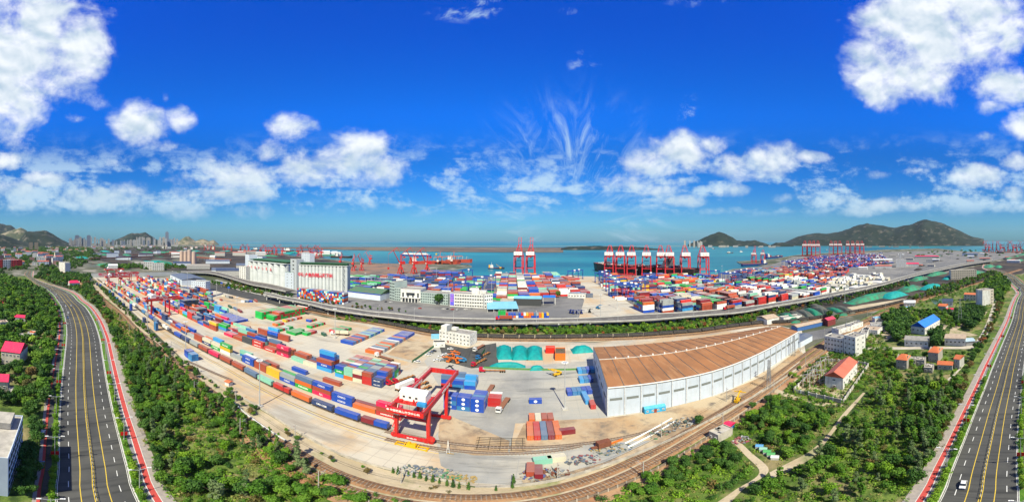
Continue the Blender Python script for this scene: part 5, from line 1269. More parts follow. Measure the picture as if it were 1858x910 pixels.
# ================================================================== BUILDINGS
wallw = mat('wall_white', (.68,.69,.69), .8, (.54,.54,.52), .3, streak=.5); wallb = mat('wall_pale_blue', (.56,.63,.72), .8, (.48,.55,.65), .2)
wallc = mat('wall_cream', (.62,.57,.47), .85, (.5,.45,.37), .3, streak=.5); wallg = mat('wall_grey', (.42,.42,.41), .85, (.33,.33,.32), .3); walls_ = mat('wall_stone', (.36,.34,.31), .9, (.27,.25,.23), .5, bump=.3)
conc = mat('weathered_concrete', (.46,.43,.38), .9, (.30,.28,.25), .35); roofg = mat('roof_grey', (.33,.31,.29), .9, (.22,.21,.20), .4); rooft = mat('roof_tan', (.46,.36,.27), .9, (.34,.26,.2), .4)
def ribbed(name, a, b_, sc=1.6, axis='X'):
    m = mat(name, a, .55, b_, .12, lo=.4, hi=.7, streak=.28); t = m.node_tree; b = t.nodes['Principled BSDF']
    tcn = [n for n in t.nodes if n.type == 'TEX_COORD'][0]; wv = t.nodes.new('ShaderNodeTexWave'); wv.bands_direction = axis; wv.inputs['Scale'].default_value = sc
    t.links.new(tcn.outputs['Object'], wv.inputs['Vector']); bp = t.nodes.new('ShaderNodeBump'); bp.inputs['Strength'].default_value = .5; bp.inputs['Distance'].default_value = .06
    t.links.new(wv.outputs['Fac'], bp.inputs['Height']); t.links.new(bp.outputs[0], b.inputs['Normal']); return m
rpink = ribbed('roof_pink_red', (.72,.02,.10), (.60,.02,.09)); rblue = ribbed('roof_bright_blue', (.01,.17,.72), (.01,.14,.6)); rora = ribbed('roof_orange_tile', (.62,.17,.06), (.48,.12,.05), 3)
rbrick = ribbed('roof_brick_red', (.50,.13,.08), (.42,.1,.06), 3); rlblue = ribbed('roof_light_blue', (.20,.48,.66), (.17,.42,.6)); rgreen = ribbed('roof_dull_green', (.07,.17,.09), (.12,.14,.09)); rsteel = ribbed('roof_slate_blue', (.10,.13,.20), (.14,.16,.2)); rdk = ribbed('roof_navy_panels', (.04,.06,.12), (.06,.08,.14))
white_roof = ribbed('roof_white', (.72,.74,.76), (.6,.62,.64))
WIN = {}
def winmesh(w, h):
    k = (round(w, 2), round(h, 2))
    if k not in WIN:
        b = MB().box((0, -.03, 0), (w, .1, h), 0)
        fm = MB().box((0, -.06, h / 2), (w + .16, .16, .09)).box((0, -.06, -h / 2), (w + .2, .2, .1)).box((0, -.06, 0), (.07, .14, h))
        for s in (-1, 1): fm.box((s * w / 2, -.06, 0), (.09, .15, h))
        WIN[k] = (b.mesh('window', dark_m), fm.mesh('window_frame', white_m))
    return WIN[k]
def bld(name, label, cat, pL, pR, h, depth, wm=None, roof='flat', rm=None, win=None, side=None, over=.4, group=None, base=0.0, world=False, rise=None, ridge='x', door=None, framed=True, parapet=.7):
    """pL, pR: photo pixels of the feet of the front corners; depth in metres away from the drone"""
    a, b_ = (Vector(pL), Vector(pR)) if world else (G(*pL), G(*pR))
    a.z = b_.z = 0; Wd = (b_ - a).length; ang = math.atan2(b_.y - a.y, b_.x - a.x)
    t = thing(name, label, cat, (a.x, a.y, base), ang, group)
    wm = wm or wallw; rm = rm or roofg
    w_ = MB(); P = [(0, 0), (Wd, 0), (Wd, depth), (0, depth)]
    if roof == 'flat':
        w_.prism(P, 0, h)
        pp = .22
        for (x0, y0, x1, y1) in ((Wd / 2, pp / 2, Wd, pp), (Wd / 2, depth - pp / 2, Wd, pp), (pp / 2, depth / 2, pp, depth - 2 * pp), (Wd - pp / 2, depth / 2, pp, depth - 2 * pp)):
            w_.box((x0, y0, h + parapet / 2), (x1, y1, parapet))
        r_ = MB().box((Wd / 2, depth / 2, h + .06), (Wd - 2 * pp, depth - 2 * pp, .1))
        rr = random.Random(int(Wd * 100) + int(h * 10))
        if depth > 6:
            for _ in range(3):
                r_.box((rr.uniform(.15, .85) * Wd, rr.uniform(.3, .75) * depth, h + .5), (rr.uniform(.8, 2), rr.uniform(.8, 1.6), .9))
    else:
        rs = rise if rise is not None else .28 * (depth if ridge == 'x' else Wd) * .9
        o_ = over
        if ridge == 'x':
            w_.prism(P, 0, h).add([(0, 0, h), (0, depth, h), (0, depth / 2, h + rs), (Wd, 0, h), (Wd, depth, h), (Wd, depth / 2, h + rs)], [(0, 2, 1), (3, 4, 5)])
            hip = rs * 1.0 if roof == 'hip' else 0
            e = [(-o_, -o_, h + .02), (Wd + o_, -o_, h + .02), (Wd + o_, depth + o_, h + .02), (-o_, depth + o_, h + .02), (-o_ + hip, depth / 2, h + rs + .12), (Wd + o_ - hip, depth / 2, h + rs + .12)]
        else:
            w_.prism(P, 0, h).add([(0, 0, h), (Wd, 0, h), (Wd / 2, 0, h + rs), (0, depth, h), (Wd, depth, h), (Wd / 2, depth, h + rs)], [(0, 1, 2), (3, 5, 4)])
            hip = rs if roof == 'hip' else 0
            e = [(Wd + o_, -o_, h + .02), (Wd + o_, depth + o_, h + .02), (-o_, depth + o_, h + .02), (-o_, -o_, h + .02), (Wd / 2, -o_ + hip, h + rs + .12), (Wd / 2, depth + o_ - hip, h + rs + .12)]
        e2 = [(x, y, z + .16) for x, y, z in e]
        r_ = MB().add(e2, [(0, 1, 5, 4), (2, 3, 4, 5), (1, 2, 5), (3, 0, 4)]).add(e, [(4, 5, 1, 0), (5, 4, 3, 2), (5, 2, 1), (4, 0, 3)])
        r_.add([e[i] for i in range(4)] + [e2[i] for i in range(4)], [(i, (i + 1) % 4, (i + 1) % 4 + 4, i + 4) for i in range(4)])
    w_o = w_.build('wall', wm, t); r_.build('roof', rm, t)
    def rowwin(n, rows, L_, place, ww, hh, z0, dz):
        wmsh, fmsh = winmesh(ww, hh)
        for r in range(rows):
            for i in range(n):
                x = L_ * (i + .5) / n
                o = kid('window', wmsh, t); place(o, x, z0 + r * dz)
                if framed: kid('window_frame', fmsh, o)
    if win:
        n, rows, ww, hh = win[:4]; fh = h / rows
        rowwin(n, rows, Wd, lambda o, x, z: setattr(o, 'location', (x, -.03, z)), ww, hh, fh * .55, fh)
    if side:
        n, rows, ww, hh, which = side; fh = h / rows
        def ps(o, x, z):
            if which == 'R': o.location = (Wd + .03, x, z); o.rotation_euler.z = R(90)
            else: o.location = (-.03, x, z); o.rotation_euler.z = R(-90)
        rowwin(n, rows, depth, ps, ww, hh, fh * .55, fh)
    if door:
        MB().box((door * Wd, -.06, 1.1), (1.3, .12, 2.2)).build('door', mat('door_brown', (.25,.05,.03), .6), t)
    return t, Wd, ang
def spoon(name, label, cat, px, py, h, size, **k):
    """small building facing the drone, centred on a pixel: size=(width, depth)"""
    p = G(px, py); a = math.atan2(p.x, p.y); tw = k.pop('twist', 0.0); ux = Vector((math.cos(-a + tw), math.sin(-a + tw), 0))
    return bld(name, label, cat, p - ux * size[0] / 2, p + ux * size[0] / 2, h, size[1], world=True, **k)
# ---- the long warehouse
F_ = [Vector((40.8,130.6,0)), Vector((72,128.4,0)), Vector((99,128.2,0)), Vector((136,134.5,0)), Vector((191,149,0))]
B_ = [Vector((52,197.6,0)), Vector((82,195,0)), Vector((108,193,0)), Vector((142,189.5,0)), Vector((190,184,0))]
F2 = resampleN(catmull(F_, 8), 21); B2 = resampleN(catmull(B_, 8), 21)
wt = thing('warehouse', 'huge long white warehouse with brown ridged roof, curving along the railway', 'warehouse')
zf = lambda P, z: [Vector((p.x, p.y, z)) for p in P]
eh = [16.2 - 2.8 * i / 20 for i in range(21)]
zf2 = lambda P, dz: [Vector((p.x, p.y, eh[i] + dz)) for i, p in enumerate(P)]
wm_ = ribbed('warehouse_wall', (.50,.57,.68), (.43,.50,.60), .9)
b = MB().strip(zf(F2, 0), zf2(F2, 0)).strip(zf2(B2, -3), zf(B2, 0))
M2 = [(f + g_) / 2 for f, g_ in zip(F2, B2)]
b.add([F2[0], B2[0], Vector((B2[0].x, B2[0].y, eh[0] - 3)), Vector((M2[0].x, M2[0].y, eh[0] + 1.0)), Vector((F2[0].x, F2[0].y, eh[0]))], [(0, 1, 2, 3, 4)])
b.add([F2[-1], B2[-1], Vector((B2[-1].x, B2[-1].y, eh[-1] - 3)), Vector((M2[-1].x, M2[-1].y, eh[-1] + 1.0)), Vector((F2[-1].x, F2[-1].y, eh[-1]))], [(0, 1, 2, 3, 4)])
wo_ = b.build('wall', wm_, wt)
rm_ = ground_mat('warehouse_roof', [(.33,.15,.065),(.26,.125,.06),(.38,.20,.10),(.17,.09,.05)], [(.05,.4,.6),((.25,.03),.5,.7),((.5,.05),.56,.72)], bump=.05)
fo = [f + (f - g_).normalized() * .5 for f, g_ in zip(F2, B2)]
MB().strip(zf2(fo, .15), zf2(M2, 1.4)).strip(zf2(M2, 1.4), zf2(B2, -2.6)).build('roof', rm_, wt)
seam = mat('roof_seam', (.13,.12,.11), .8); n_ = 0
for i in range(21):
    MB().bar(Vector((F2[i].x, F2[i].y, eh[i] + .2)), Vector((M2[i].x, M2[i].y, eh[i] + 1.45)), .32, .2).bar(Vector((M2[i].x, M2[i].y, eh[i] + 1.45)), Vector((B2[i].x, B2[i].y, eh[i] - 2.5)), .32, .2).build('roof_seam', seam, wt)
    d = (F2[i] - B2[i]).normalized() * .2
    MB().bar(F2[i] + d, Vector((F2[i].x, F2[i].y, eh[i])) + d, .5).build('pilaster', mat('pilaster_white', (.55,.58,.62), .7), wt)
    if 0 < i < 20:
        MB().cyl(Vector((M2[i].x + 2, M2[i].y, eh[i] + 1.3)), Vector((M2[i].x + 2, M2[i].y, eh[i] + 2.5)), .45, n=8).build('roof_vent', white_m, wt)
MB().wall(zf2(M2, 0), .5, .3, 1.45).build('ridge_cap', mat('ridge_pale', (.6,.55,.5), .7), wt)
MB().wall(zf2(fo, 0), .6, .35, .2).build('gutter', white_m, wt)
for i in range(20):
    a_, c_ = F2[i], F2[i + 1]; u_ = (c_ - a_).normalized(); n0 = Vector((u_.y, -u_.x, 0)) * .12; z = eh[i] * .60
    A_ = a_.lerp(c_, .14) + n0; C_ = a_.lerp(c_, .86) + n0
    MB().bar(Vector((A_.x, A_.y, z)), Vector((C_.x, C_.y, z)), .16, 1.25).build('window_strip', mat('louvre_grey', (.13,.15,.15), .5, (.2,.22,.22), 4), wt)
u_ = (B2[0] - F2[0]).normalized()
for k in range(6):
    p = F2[0] + u_ * (6 + k * 11) + Vector((-.1, 0, 0)); MB().bar(Vector((p.x, p.y, 8)), Vector((p.x, p.y, 8)) + u_ * 6, .14, 1.2).build('window_strip', dark_m, wt)
    MB().bar(Vector((p.x, p.y, .0)) - u_ * 2.4, Vector((p.x, p.y, 13)) - u_ * 2.4, .4).build('pilaster', white_m, wt)
# light blue cabin wagon against the wall
q0, q1 = G(1170, 751.5), G(1208, 745); 
t, Wd, ang = bld('site_cabin', 'bright sky blue cabin with arched ends standing against the warehouse wall', 'cabin', q0, q1, 2.6, 3.0, mat('cabin_sky_blue', (.03,.36,.66), .5), roof='gable', rm=mat('cabin_roof_blue', (.10,.45,.68), .5), rise=.7, world=True, over=.1, win=(4, 1, .9, .8), door=.5, framed=True, base=.2)
# ---- silos
silo_m = mat('silo_concrete', (.58,.62,.64), .8, (.46,.50,.52), .06, lo=.35, hi=.7, streak=.3)
gal_m = mat('gallery_green', (.02,.09,.045), .7, (.05,.15,.06), .3)
def silos(label, pa, pb, h, n, rows, ts, text, group, gal=True, tail=None):
    a, b_ = G(*pa), G(*pb); ux = (b_ - a).normalized(); uy = Vector((-ux.y, ux.x, 0)); L_ = (b_ - a).length; dx = L_ / n
    t = thing('grain_silos', label, 'grain silo', (a.x, a.y, 0), math.atan2(ux.y, ux.x), group); r = dx / 2 * 1.02
    for i in range(n):
        for j in range(rows):
            if j > 0 and 0 < i < n - 1: 
                continue
            c = MB().cyl((dx * (i + .5), r + j * 2 * r, 0), (dx * (i + .5), r + j * 2 * r, h), r, n=20)
            c.build('silo', silo_m, t, smooth=False)
    MB().box((L_ / 2, r * rows, h * .5), (L_ - dx, r * 2 * (rows - 1), h - .3)).build('silo_core', silo_m, t)
    band = MB()
    for i in range(n):
        for z in (h * .86, h * .52): band.cyl((dx * (i + .5), r, z), (dx * (i + .5), r, z + .35), r * 1.012, n=20, cap=False)
    band.build('joint_bands', mat('silo_joint', (.42,.47,.5), .8), t)
    g = MB().box((L_ / 2, r * rows, h + 1.0), (L_ + 1, r * 2 * rows + 1, .6))
    go = g.build('roof_slab', silo_m, t)
    gg = MB().box((L_ / 2, r * rows, h + 4.6), (L_ * .98, r * rows * 1.5, .4))
    for i in range(int(L_ / 3)):
        gg.bar((i * 3 + 1, r * rows * .3, h + 1.2), (i * 3 + 2.4, r * rows * .3, h + 4.5), .35).bar((i * 3 + 1, r * rows * .25, h + 1.2), (i * 3 + 1, r * rows * .25, h + 2.6), .14)
    gg.bar((0, r * rows * .25, h + 2.6), (L_, r * rows * .25, h + 2.6), .14).box((L_ / 2, r * rows, h + 2.8), (L_ * .96, r * rows * .9, 3.2))
    gg.build('roof_gallery', gal_m, t)
    for i, ch in enumerate(text):
        if ch == ' ': continue
        o = kid('lettering', lettering(ch, ts, rpaint), t, (L_ * (.06 + .105 * i) if n < 10 else dx * (i + .5), -.35, h * (.72 if n < 10 else .66))); o.rotation_euler = (R(90), 0, 0)
    st = MB(); xs = L_ - dx * .9
    if tail:
        for k in range(10):
            z = 1 + k * h / 10.5; st.bar((xs - 1.6 + 3.2 * (k % 2), -1.4, z), (xs + 1.6 - 3.2 * (k % 2), -1.4, z + h / 10.5), .9, .25)
        for x in (-2, 2): st.bar((xs + x, -1.4, 0), (xs + x, -1.4, h + 2), .3)
        st.build('stair_tower', mat('stair_grey', (.22,.26,.32), .6), t)
    return t
silos('left row of tall white silos with small red characters, behind the ramp', (447, 508), (515, 522), 42, 7, 3, 6.0, '七化長大心思品', 'grain silo blocks')
silos('right row of tall white fluted silos with large red characters beside green roof shed', (541, 530), (630, 536), 45, 14, 3, 7.4, '中良大圭永物流天下米   ', 'grain silo blocks', tail=True)
t, Wd, ang = bld('elevator_tower', 'grey banded elevator tower rising between the two silo rows', 'tower', (527, 524), (538, 527), 53, 14, mat('tower_grey', (.45,.5,.55), .8), win=(1, 8, 6, 2.5))
bld('elevator_tower', 'pale tower block attached to left silos, behind their left end', 'tower', (445, 500), (452, 503), 52, 20, wallb, win=(1, 10, 1.4, 1.4))
t_, Wd, ang = bld('silo_annex', 'white square annex tower on legs in front of the gap between silos', 'tower', (517, 526), (533, 526), 30, 12, wallb, win=(2, 6, 1.2, 1.5), rm=gal_m)
bld('conveyor_house', 'low dark gallery house of blue grey steel behind the left silos', 'industrial building', (455, 478), (476, 479), 26, 30, wallb, rm=rsteel, win=(5, 2, 5, 5), framed=False)
bld('conveyor_house', 'pale blue plant building peeking above the green silo gallery', 'industrial building', (547, 478), (562, 480), 40, 20, wallb, rm=rsteel, win=(5, 5, 3, 2.2), framed=False)
bld('lift_tower', 'stacked white storey tower block left of left silo row, by the coal shed', 'tower', (434, 508), (446, 510), 30, 14, wallw, win=(3, 7, 2, 2), framed=False)
def fardrum(px, D, r, h, lab, m):
    p = POL(px, D); t = thing('storage_silo', lab, 'silo', (p.x, p.y, 0)); MB().cyl((0, 0, 0), (0, 0, h), r, n=16).build('silo_wall', m, t); MB().cyl((0, 0, h), (0, 0, h + 3), r * 1.02, r * .3, n=16).build('roof', roofg, t)
pinkc = mat('silo_pinkish', (.52,.38,.32), .8, (.42,.32,.28), .05)
for i, (px, D) in enumerate([(330, 1230), (337, 1210), (344, 1180), (352, 1130)]): fardrum(px, D, 8.5, 46 if i != 2 else 52, f'{ordw(i)} from the left of four pinkish silos beyond the slogan wall', pinkc)
# ---- flyover
def flyover(name, label, farp, nearp, z, piers, thick=1.1, cat='flyover', ramp=None):
    A = resample(catmull([G(x, y, z + .9) for x, y in farp], 6), 9); A = [Vector((p.x, p.y, z)) for p in A]
    Bm = catmull([G(x, y, z + .9) for x, y in nearp], 6)
    NB = resampleN(A, len(A)); Bq = []
    for i in range(len(A)):
        c = nearest_on(Bm, A[i]); Bq.append(Vector((c.x, c.y, z)))
    if ramp:
        for i in range(len(A)):
            d = ramp(A[i]); A[i].z = z + d; Bq[i].z = z + d
    t = thing(name, label, cat); lift = lambda P, dz: [Vector((p.x, p.y, p.z + dz)) for p in P]
    MB().strip(lift(Bq, 0), lift(A, 0)).strip(lift(A, -thick), lift(Bq, -thick)).strip(lift(Bq, -thick), lift(Bq, 0)).strip(lift(A, 0), lift(A, -thick)).build('deck', [mat('deck_concrete', (.32,.31,.29), .85, (.24,.23,.22), .1)], t)
    mid = lambda f: [a_.lerp(b2, f) for a_, b2 in zip(Bq, A)]
    MB().strip(lift(mid(.04), .02), lift(mid(.96), .02)).build('road_surface', mat('flyover_asphalt', (.15,.135,.125), .85, (.10,.095,.09), .06), t)
    ln = MB()
    for f in (.5,):
        Q = resample(lift(mid(f), .04), 6)
        for i in range(0, len(Q) - 1, 2):
            v_ = (Q[i + 1] - Q[i]).normalized(); w_ = Vector((-v_.y, v_.x, 0)) * .12; ln.quad(Q[i] - w_, Q[i + 1] - w_, Q[i + 1] + w_, Q[i] + w_)
    o = ln.build('lane_line', wl, t)
    par = mat('parapet_white', (.52,.52,.51), .7, (.36,.36,.36), .2)
    MB().wall(lift(Bq, 0), .4, .95, -.2).build('parapet', par, t); MB().wall(lift(A, 0), .4, .95, -.2).build('parapet', par, t)
    C = mid(.5); k = 0
    for p, tt in along_list(C, piers, 12):
        if p.z < 3: continue
        nn_ = Vector((-tt.y, tt.x, 0)); b = MB(); zt = p.z - thick
        for s in (-3.4, 3.4): b.cyl((p + nn_ * s).to_tuple()[:2] + (0,), (p + nn_ * s).to_tuple()[:2] + (zt - 1.0,), .75, n=10)
        c1 = p - nn_ * 7.2; c2 = p + nn_ * 7.2; b.bar((c1.x, c1.y, zt - .6), (c2.x, c2.y, zt - .6), 1.5, 1.2)
        b.build('pier', mat('pier_concrete', (.55,.56,.57), .85, (.44,.45,.46), .3), t)
    return t, A, Bq
FARP = [(480,529),(513,536),(557,544),(601,553),(640,558.5),(670,563.4),(716,567),(769,572.7),(870,576.6),(960,577),(1050,575.6),(1163,569),(1260,564),(1300,560.5),(1350,556),(1397,549.5),(1461.5,539),(1526,527),(1600,512),(1672,493),(1752,477),(1800,470.5)]
NEARP = [(478,532),(510,540),(555,549),(598,559.5),(640,566),(670,570),(716,575),(769,580.3),(870,584.5),(960,584),(1050,582),(1163,579),(1260,571.6),(1300,568.5),(1350,564),(1397,555),(1461,544.6),(1526,531.5),(1600,516),(1672,496.5),(1752,480),(1800,473)]
fl, FA, FB = flyover('flyover', 'long pale grey flyover on piers sweeping across between the green belt and port blocks', FARP, NEARP, 8.2, 30)
fl2, _, _ = flyover('flyover', 'curved elevated ramp on piers passing in front of the silos at left', [(328,491),(355,490.3),(383,491),(411,496.5),(433,503),(455,508.5),(490,514),(536,525)], [(328.5,493),(367,493.8),(389,496.4),(411,502),(433,508.5),(455,515),(480,519.5),(535,530.5)], 8.0, 28)
C_ = [a.lerp(b2, .5) for a, b2 in zip(FA, FB)]
lamp1 = None
def make_flamp():
    t = thing('flyover_lamp', 'x', 'street lamp'); MB().cyl((0, 0, 0), (0, 0, 11), .16, .08, n=6).build('pole', pole_m, t); MB().bar((0, 0, 10.8), (0, 1.8, 11.2), .1).box((0, 2.2, 11.2), (.3, 1, .15)).build('lamp_head', white_m, t); return t
flp = Maker(make_flamp)
for i, (p, tt) in enumerate(along_list(FB, 38, 5)):
    flp((p.x, p.y, 8.3), math.atan2(tt.y, tt.x), f'grey lamp post on the near parapet of the flyover, {ordw(i)} from its left end', 'lamp posts of the flyover')
# ground road north of the yard with white kerb
RA = [G(x, y) for x, y in [(312,492),(345,503),(373.5,511),(411,520.5),(450,530),(490,539),(546,558),(568,563)]]; RB = [G(x, y) for x, y in [(300,495),(335,506),(365,519),(383,525),(433,538),(490,551),(540,566),(560,571)]]
A_ = resampleN(catmull(RA, 6), 50); B3 = resampleN(catmull(RB, 6), 50)
MB().strip([Vector((p.x, p.y, .2)) for p in B3], [Vector((p.x, p.y, .2)) for p in A_]).build('north_road', asphalt_m)['kind'] = 'structure'
tag(MB().wall(A_, .5, 1.1, .2).build('parapet_wall', mat('parapet_white', (.72,.72,.71))), 'white parapet wall along the far side of the north road', 'wall')
WB = [G(x, y) for x, y in [(392,508.5),(433,518),(490,531),(513,536.5),(557,546)]]
tag(MB().wall(catmull(WB, 5), .6, 1.4, .1).build('parapet_wall', mat('parapet_white', (.72,.72,.71))), 'thin white wall crossing the trees below the silos', 'wall')
# ---- walls and fences along the railway and yard
def fence(px, h, w, m, name, label, posts=None, cat='wall', z=.1):
    P = resample(catmull([G(*p) for p in px], 5), 3.2)
    if posts is None:
        o = MB().wall(P, w, h, z).build(name, m); tag(o, label, cat); return o
    t = thing(name, label, cat); b = MB().wall(P, w, h * .8, z + .1); b.build('panel', m, t)
    pb = MB()
    for q in P[:240]: pb.box((q.x, q.y, z + h / 2), (.28, .28, h))
    o = pb.build('posts', posts, t); o['kind'] = 'stuff'
    return t
YW = [(335,654),(380,689),(418,711),(471,741),(544,787),(620,827),(700,851),(780,869),(850,881)]
YE = [(930,884),(1010,873),(1100,846),(1180,816),(1250,784),(1300,758),(1350,731),(1400,702),(1450,668)]
fence(YW, 1.5, .25, conc, 'yard_wall', 'low concrete panel wall between the loading concrete and railway hedge', posts=conc)
fence(YE, 1.7, .22, conc, 'yard_wall', 'concrete panel wall behind the scrap heaps along the railway', posts=conc)
fence([(650,906),(760,936),(900,940),(1000,922),(1100,893),(1217,838),(1300,786),(1392,720),(1440,682),(1500,636)], 1.6, .08, mat('wire_mesh_rust', (.24,.19,.15), .8), 'railway_fence', 'rusty post and wire fence on the wood side of the railway', posts=conc, cat='fence')
fence([(420,728),(440,748),(470,771),(520,803)], 1.3, .4, wallw, 'stone_wall', 'broken white wall beside the wood left of railway', cat='wall')
fence([(862,884),(930,884)], .5, .3, conc, 'gate_kerb', 'short pale kerb under the green gate at the concrete road end', cat='kerb')
fence([(880,636),(858,668)], 2.0, .1, mat('fence_green', (.02,.16,.06), .6), 'yard_fence', 'green mesh fence left of the teal heaps', cat='fence')
fence([(748,658),(790,628)], 2.0, .08, mat('fence_green', (.02,.16,.06), .6), 'yard_fence', 'green mesh fence right of the bare brown lot', cat='fence')
fence([(692,644),(748,658)], 1.6, .15, wallg, 'yard_fence', 'pale low fence in front of the bare brown lot', cat='fence')
fence([(361,536),(380,548),(405,560),(433,574)], 1.8, .15, wallg, 'yard_fence', 'long pale fence with panels crossing the far concrete', cat='fence')
fence([(361,540),(390,537),(405,533)], 2.2, .2, mat('fence_lilac', (.45,.47,.52), .6), 'yard_fence', 'lilac grey panel fence by the office block', cat='fence')
fence([(878,668),(940,671),(990,672),(1050,671),(1062,668)], 1.4, .12, mat('fence_greenyellow', (.10,.25,.08), .6), 'yard_fence', 'low green fence in front of the teal heaps', cat='fence')
o = ground('bare_lot', GP([(700,645),(748,656),(790,628),(738,612)], 0, 12, True), .22, dirt_m)
# slogan wall
sa, sb = Vector((-712, 172, 0)), Vector((-675, 375, 0)); t = thing('slogan_wall', 'long pale road embankment wall carrying a row of pink red characters', 'wall')
MB().wall([sa, sb], 1.2, 10).build('wall', mat('slogan_wall_grey', (.55,.57,.56), .85, (.47,.5,.49), .05), t); MB().wall([sa, sb], 1.6, .5, 10.05).build('coping', conc, t)
for i, ch in enumerate('装满中国东方大港连云'):
    p = sa.lerp(sb, .10 + i * .042 * 1.1); o = kid('lettering', lettering(ch, 9.5, mat('slogan_pink', (.75,.02,.12), .6)), t, (p.x + 1.0, p.y, 5.2)); o.rotation_euler = (R(90), 0, math.atan2(203, 37))
# ---- office and port buildings
of, Wd, ang = bld('office_building', 'white three storey office with roof terrace facing the reach stacker lot', 'office building', (797, 618.5), (852.5, 628.8), 9.6, 12, wallw, win=(9, 3, 1.3, 1.3), side=(3, 3, 1.2, 1.2, 'R'), door=.3)
MB().box((3.2, 6, 11.6), (5.6, 8, 4)).build('stair_tower', wallw, of); MB().box((11, 7, 11.4), (4.5, 4, 2.2)).build('roof_house', wallw, of); MB().box((8, 3, 12.6), (.3, 8, 4.8)).build('sign_frame', mat('frame_grey', (.35,.38,.4), .6), of)
spoon('annex', 'small white annex with a dark roof at the left foot of white office', 'outbuilding', 797, 630, 4, (9, 6), rm=mat('roof_black', (.05,.05,.05), .9), win=(2, 1, 1, 1))
spoon('annex', 'light blue hut on the lane side left of the white office', 'outbuilding', 792, 615, 3, (9, 4), wm=rlblue, rm=rlblue)
bld('office_building', 'white four storey office block with grey entrance wing at the far yard', 'office building', (347, 527), (373, 529.5), 16.5, 16, wallb, win=(7, 4, 1.5, 1.6), side=(3, 4, 1.5, 1.5, 'R'))
bld('office_building', 'low grey wing with tall slit windows before the white office block', 'office building', (344, 536.5), (358, 534.5), 9.5, 30, wallg, rm=rsteel, win=(6, 1, 1.1, 5), framed=False)
bld('freight_shed', 'grey freight shed with a bright blue roof edge at the far yard', 'shed', (309, 507), (330, 518), 11, 48, wallb, 'gable', rsteel, rise=3, win=(3, 1, 6, 5), framed=False)
tq, Wd, ang = bld('freight_shed', 'large shed with dull green roof and blue eaves behind the high container stack', 'shed', (631, 538), (690, 545.5), 9, 40, wallb, 'gable', rgreen, rise=5)
MB().box((Wd / 2, -.6, 8.9), (Wd + 1, .5, .8)).build('eave_band', mat('eave_blue', (.01,.05,.6), .5), tq)
gw = mat('glass_wall', (.30,.38,.38), .3, (.38,.46,.45), .12)
bld('port_building', 'left port tower block with glass bands and stepped white top', 'office building', (707, 543), (716, 545), 26, 24, gw, win=(3, 6, 2.6, 1.6), framed=False)
bld('port_building', 'grey glass wing between the port tower and the white portico', 'office building', (716, 545), (727, 546), 18, 20, gw, win=(3, 5, 2.2, 1.4), framed=False)
hq, Wd, ang = bld('port_headquarters', 'white port headquarters with columned portico and dark central window', 'office building', (727, 546.5), (763, 549), 17.5, 26, wallw, win=(4, 1, 2.4, 7), framed=False)
MB().box((Wd / 2, -.12, 11.5), (Wd * .42, .25, 3.6)).build('central_window', dark_m, hq); MB().box((Wd / 2, -.16, 2.9), (Wd * .88, .3, 5)).build('portico_opening', dark_m, hq)
for k in range(6): MB().box((Wd * (.1 + k * .16), -1.6, 3), (1.2, 1.2, 6)).build('column', wallw, hq)
MB().box((Wd / 2, -1.2, 6.4), (Wd, 2.8, .9)).build('portico_roof', wallw, hq)
bld('port_building', 'green glass right wing of the port headquarters behind the dark tree', 'office building', (763, 549), (813, 553.5), 14.5, 20, gw, win=(12, 4, 1.8, 1.5), side=(3, 4, 1.5, 1.5, 'R'), framed=False)
pb_, Wd, ang = bld('port_building', 'long white port building with a tall violet blue banner at its left corner', 'office building', (816, 555.5), (879, 559), 17, 18, wallw, win=(14, 4, 2.2, 1.6), framed=False)
bn = MB().box((3.2, -.2, 9.5), (5, .3, 15)).build('banner', mat('banner_violet', (.05,.12,.75), .5, (.18,.08,.6), .3), pb_)
for k in (-1.1, 1.1):
    for c_ in range(4):
        o = kid('lettering', lettering('安全发展和谐港口'[c_ + (4 if k > 0 else 0)], 1.9, mat('sign_pink', (.8,.3,.5), .5)), bn, (3.2 + k, -.38, 15 - c_ * 2.7)); o.rotation_euler = (R(90), 0, 0)
MB().box((Wd * .72, 9, 19.2), (10, 8, 4.4)).box((Wd * .93, 9, 19.2), (8, 8, 4.4)).build('roof_house', wallw, pb_)
bld('port_building', 'white five storey end block of the long port building', 'office building', (879, 560), (894, 558.5), 17.8, 22, wallw, win=(4, 4, 1.8, 1.5), framed=False)
# canopy and halls
def canopy(label, pL, pR, depth, h0, h1, rm, legs=6):
    a, b_ = G(*pL), G(*pR); t = thing('canopy', label, 'canopy', (a.x, a.y, .1), math.atan2(b_.y - a.y, b_.x - a.x)); L_ = (b_ - a).length
    MB().add([(0, 0, h0), (L_, 0, h0), (L_, depth, h1), (0, depth, h1), (0, 0, h0 + .3), (L_, 0, h0 + .3), (L_, depth, h1 + .3), (0, depth, h1 + .3)], [(3,2,1,0),(4,5,6,7),(0,1,5,4),(1,2,6,5),(2,3,7,6),(3,0,4,7)]).build('roof', rm, t)
    for i in range(legs):
        for y, z in ((.4, h0), (depth - .4, h1)): MB().box((.4 + (L_ - .8) * i / (legs - 1), y, z / 2), (.35, .35, z)).build('post', white_m, t)
    return t
canopy('wide sloping light blue roof shelter beside the green and blue boxes', (884, 566), (941, 565), 26, 3.5, 7.5, rlblue, 6)
canopy('tall bright blue roofed gate canopy on two posts in the workshop yard', (985, 553), (1008, 553), 14, 10, 10.5, rblue, 2)
bld('workshop', 'open dark workshop with a light blue roof and white posts', 'workshop', (932, 554), (982, 555), 9.5, 18, mat('workshop_dark', (.05,.055,.06), .7), 'gable', rlblue, rise=2, win=None)
bld('workshop', 'low brown canopy in front of blue stacks at the left of workshop', 'workshop', (908, 550), (934, 551), 5, 10, wallg, rm=rooft)
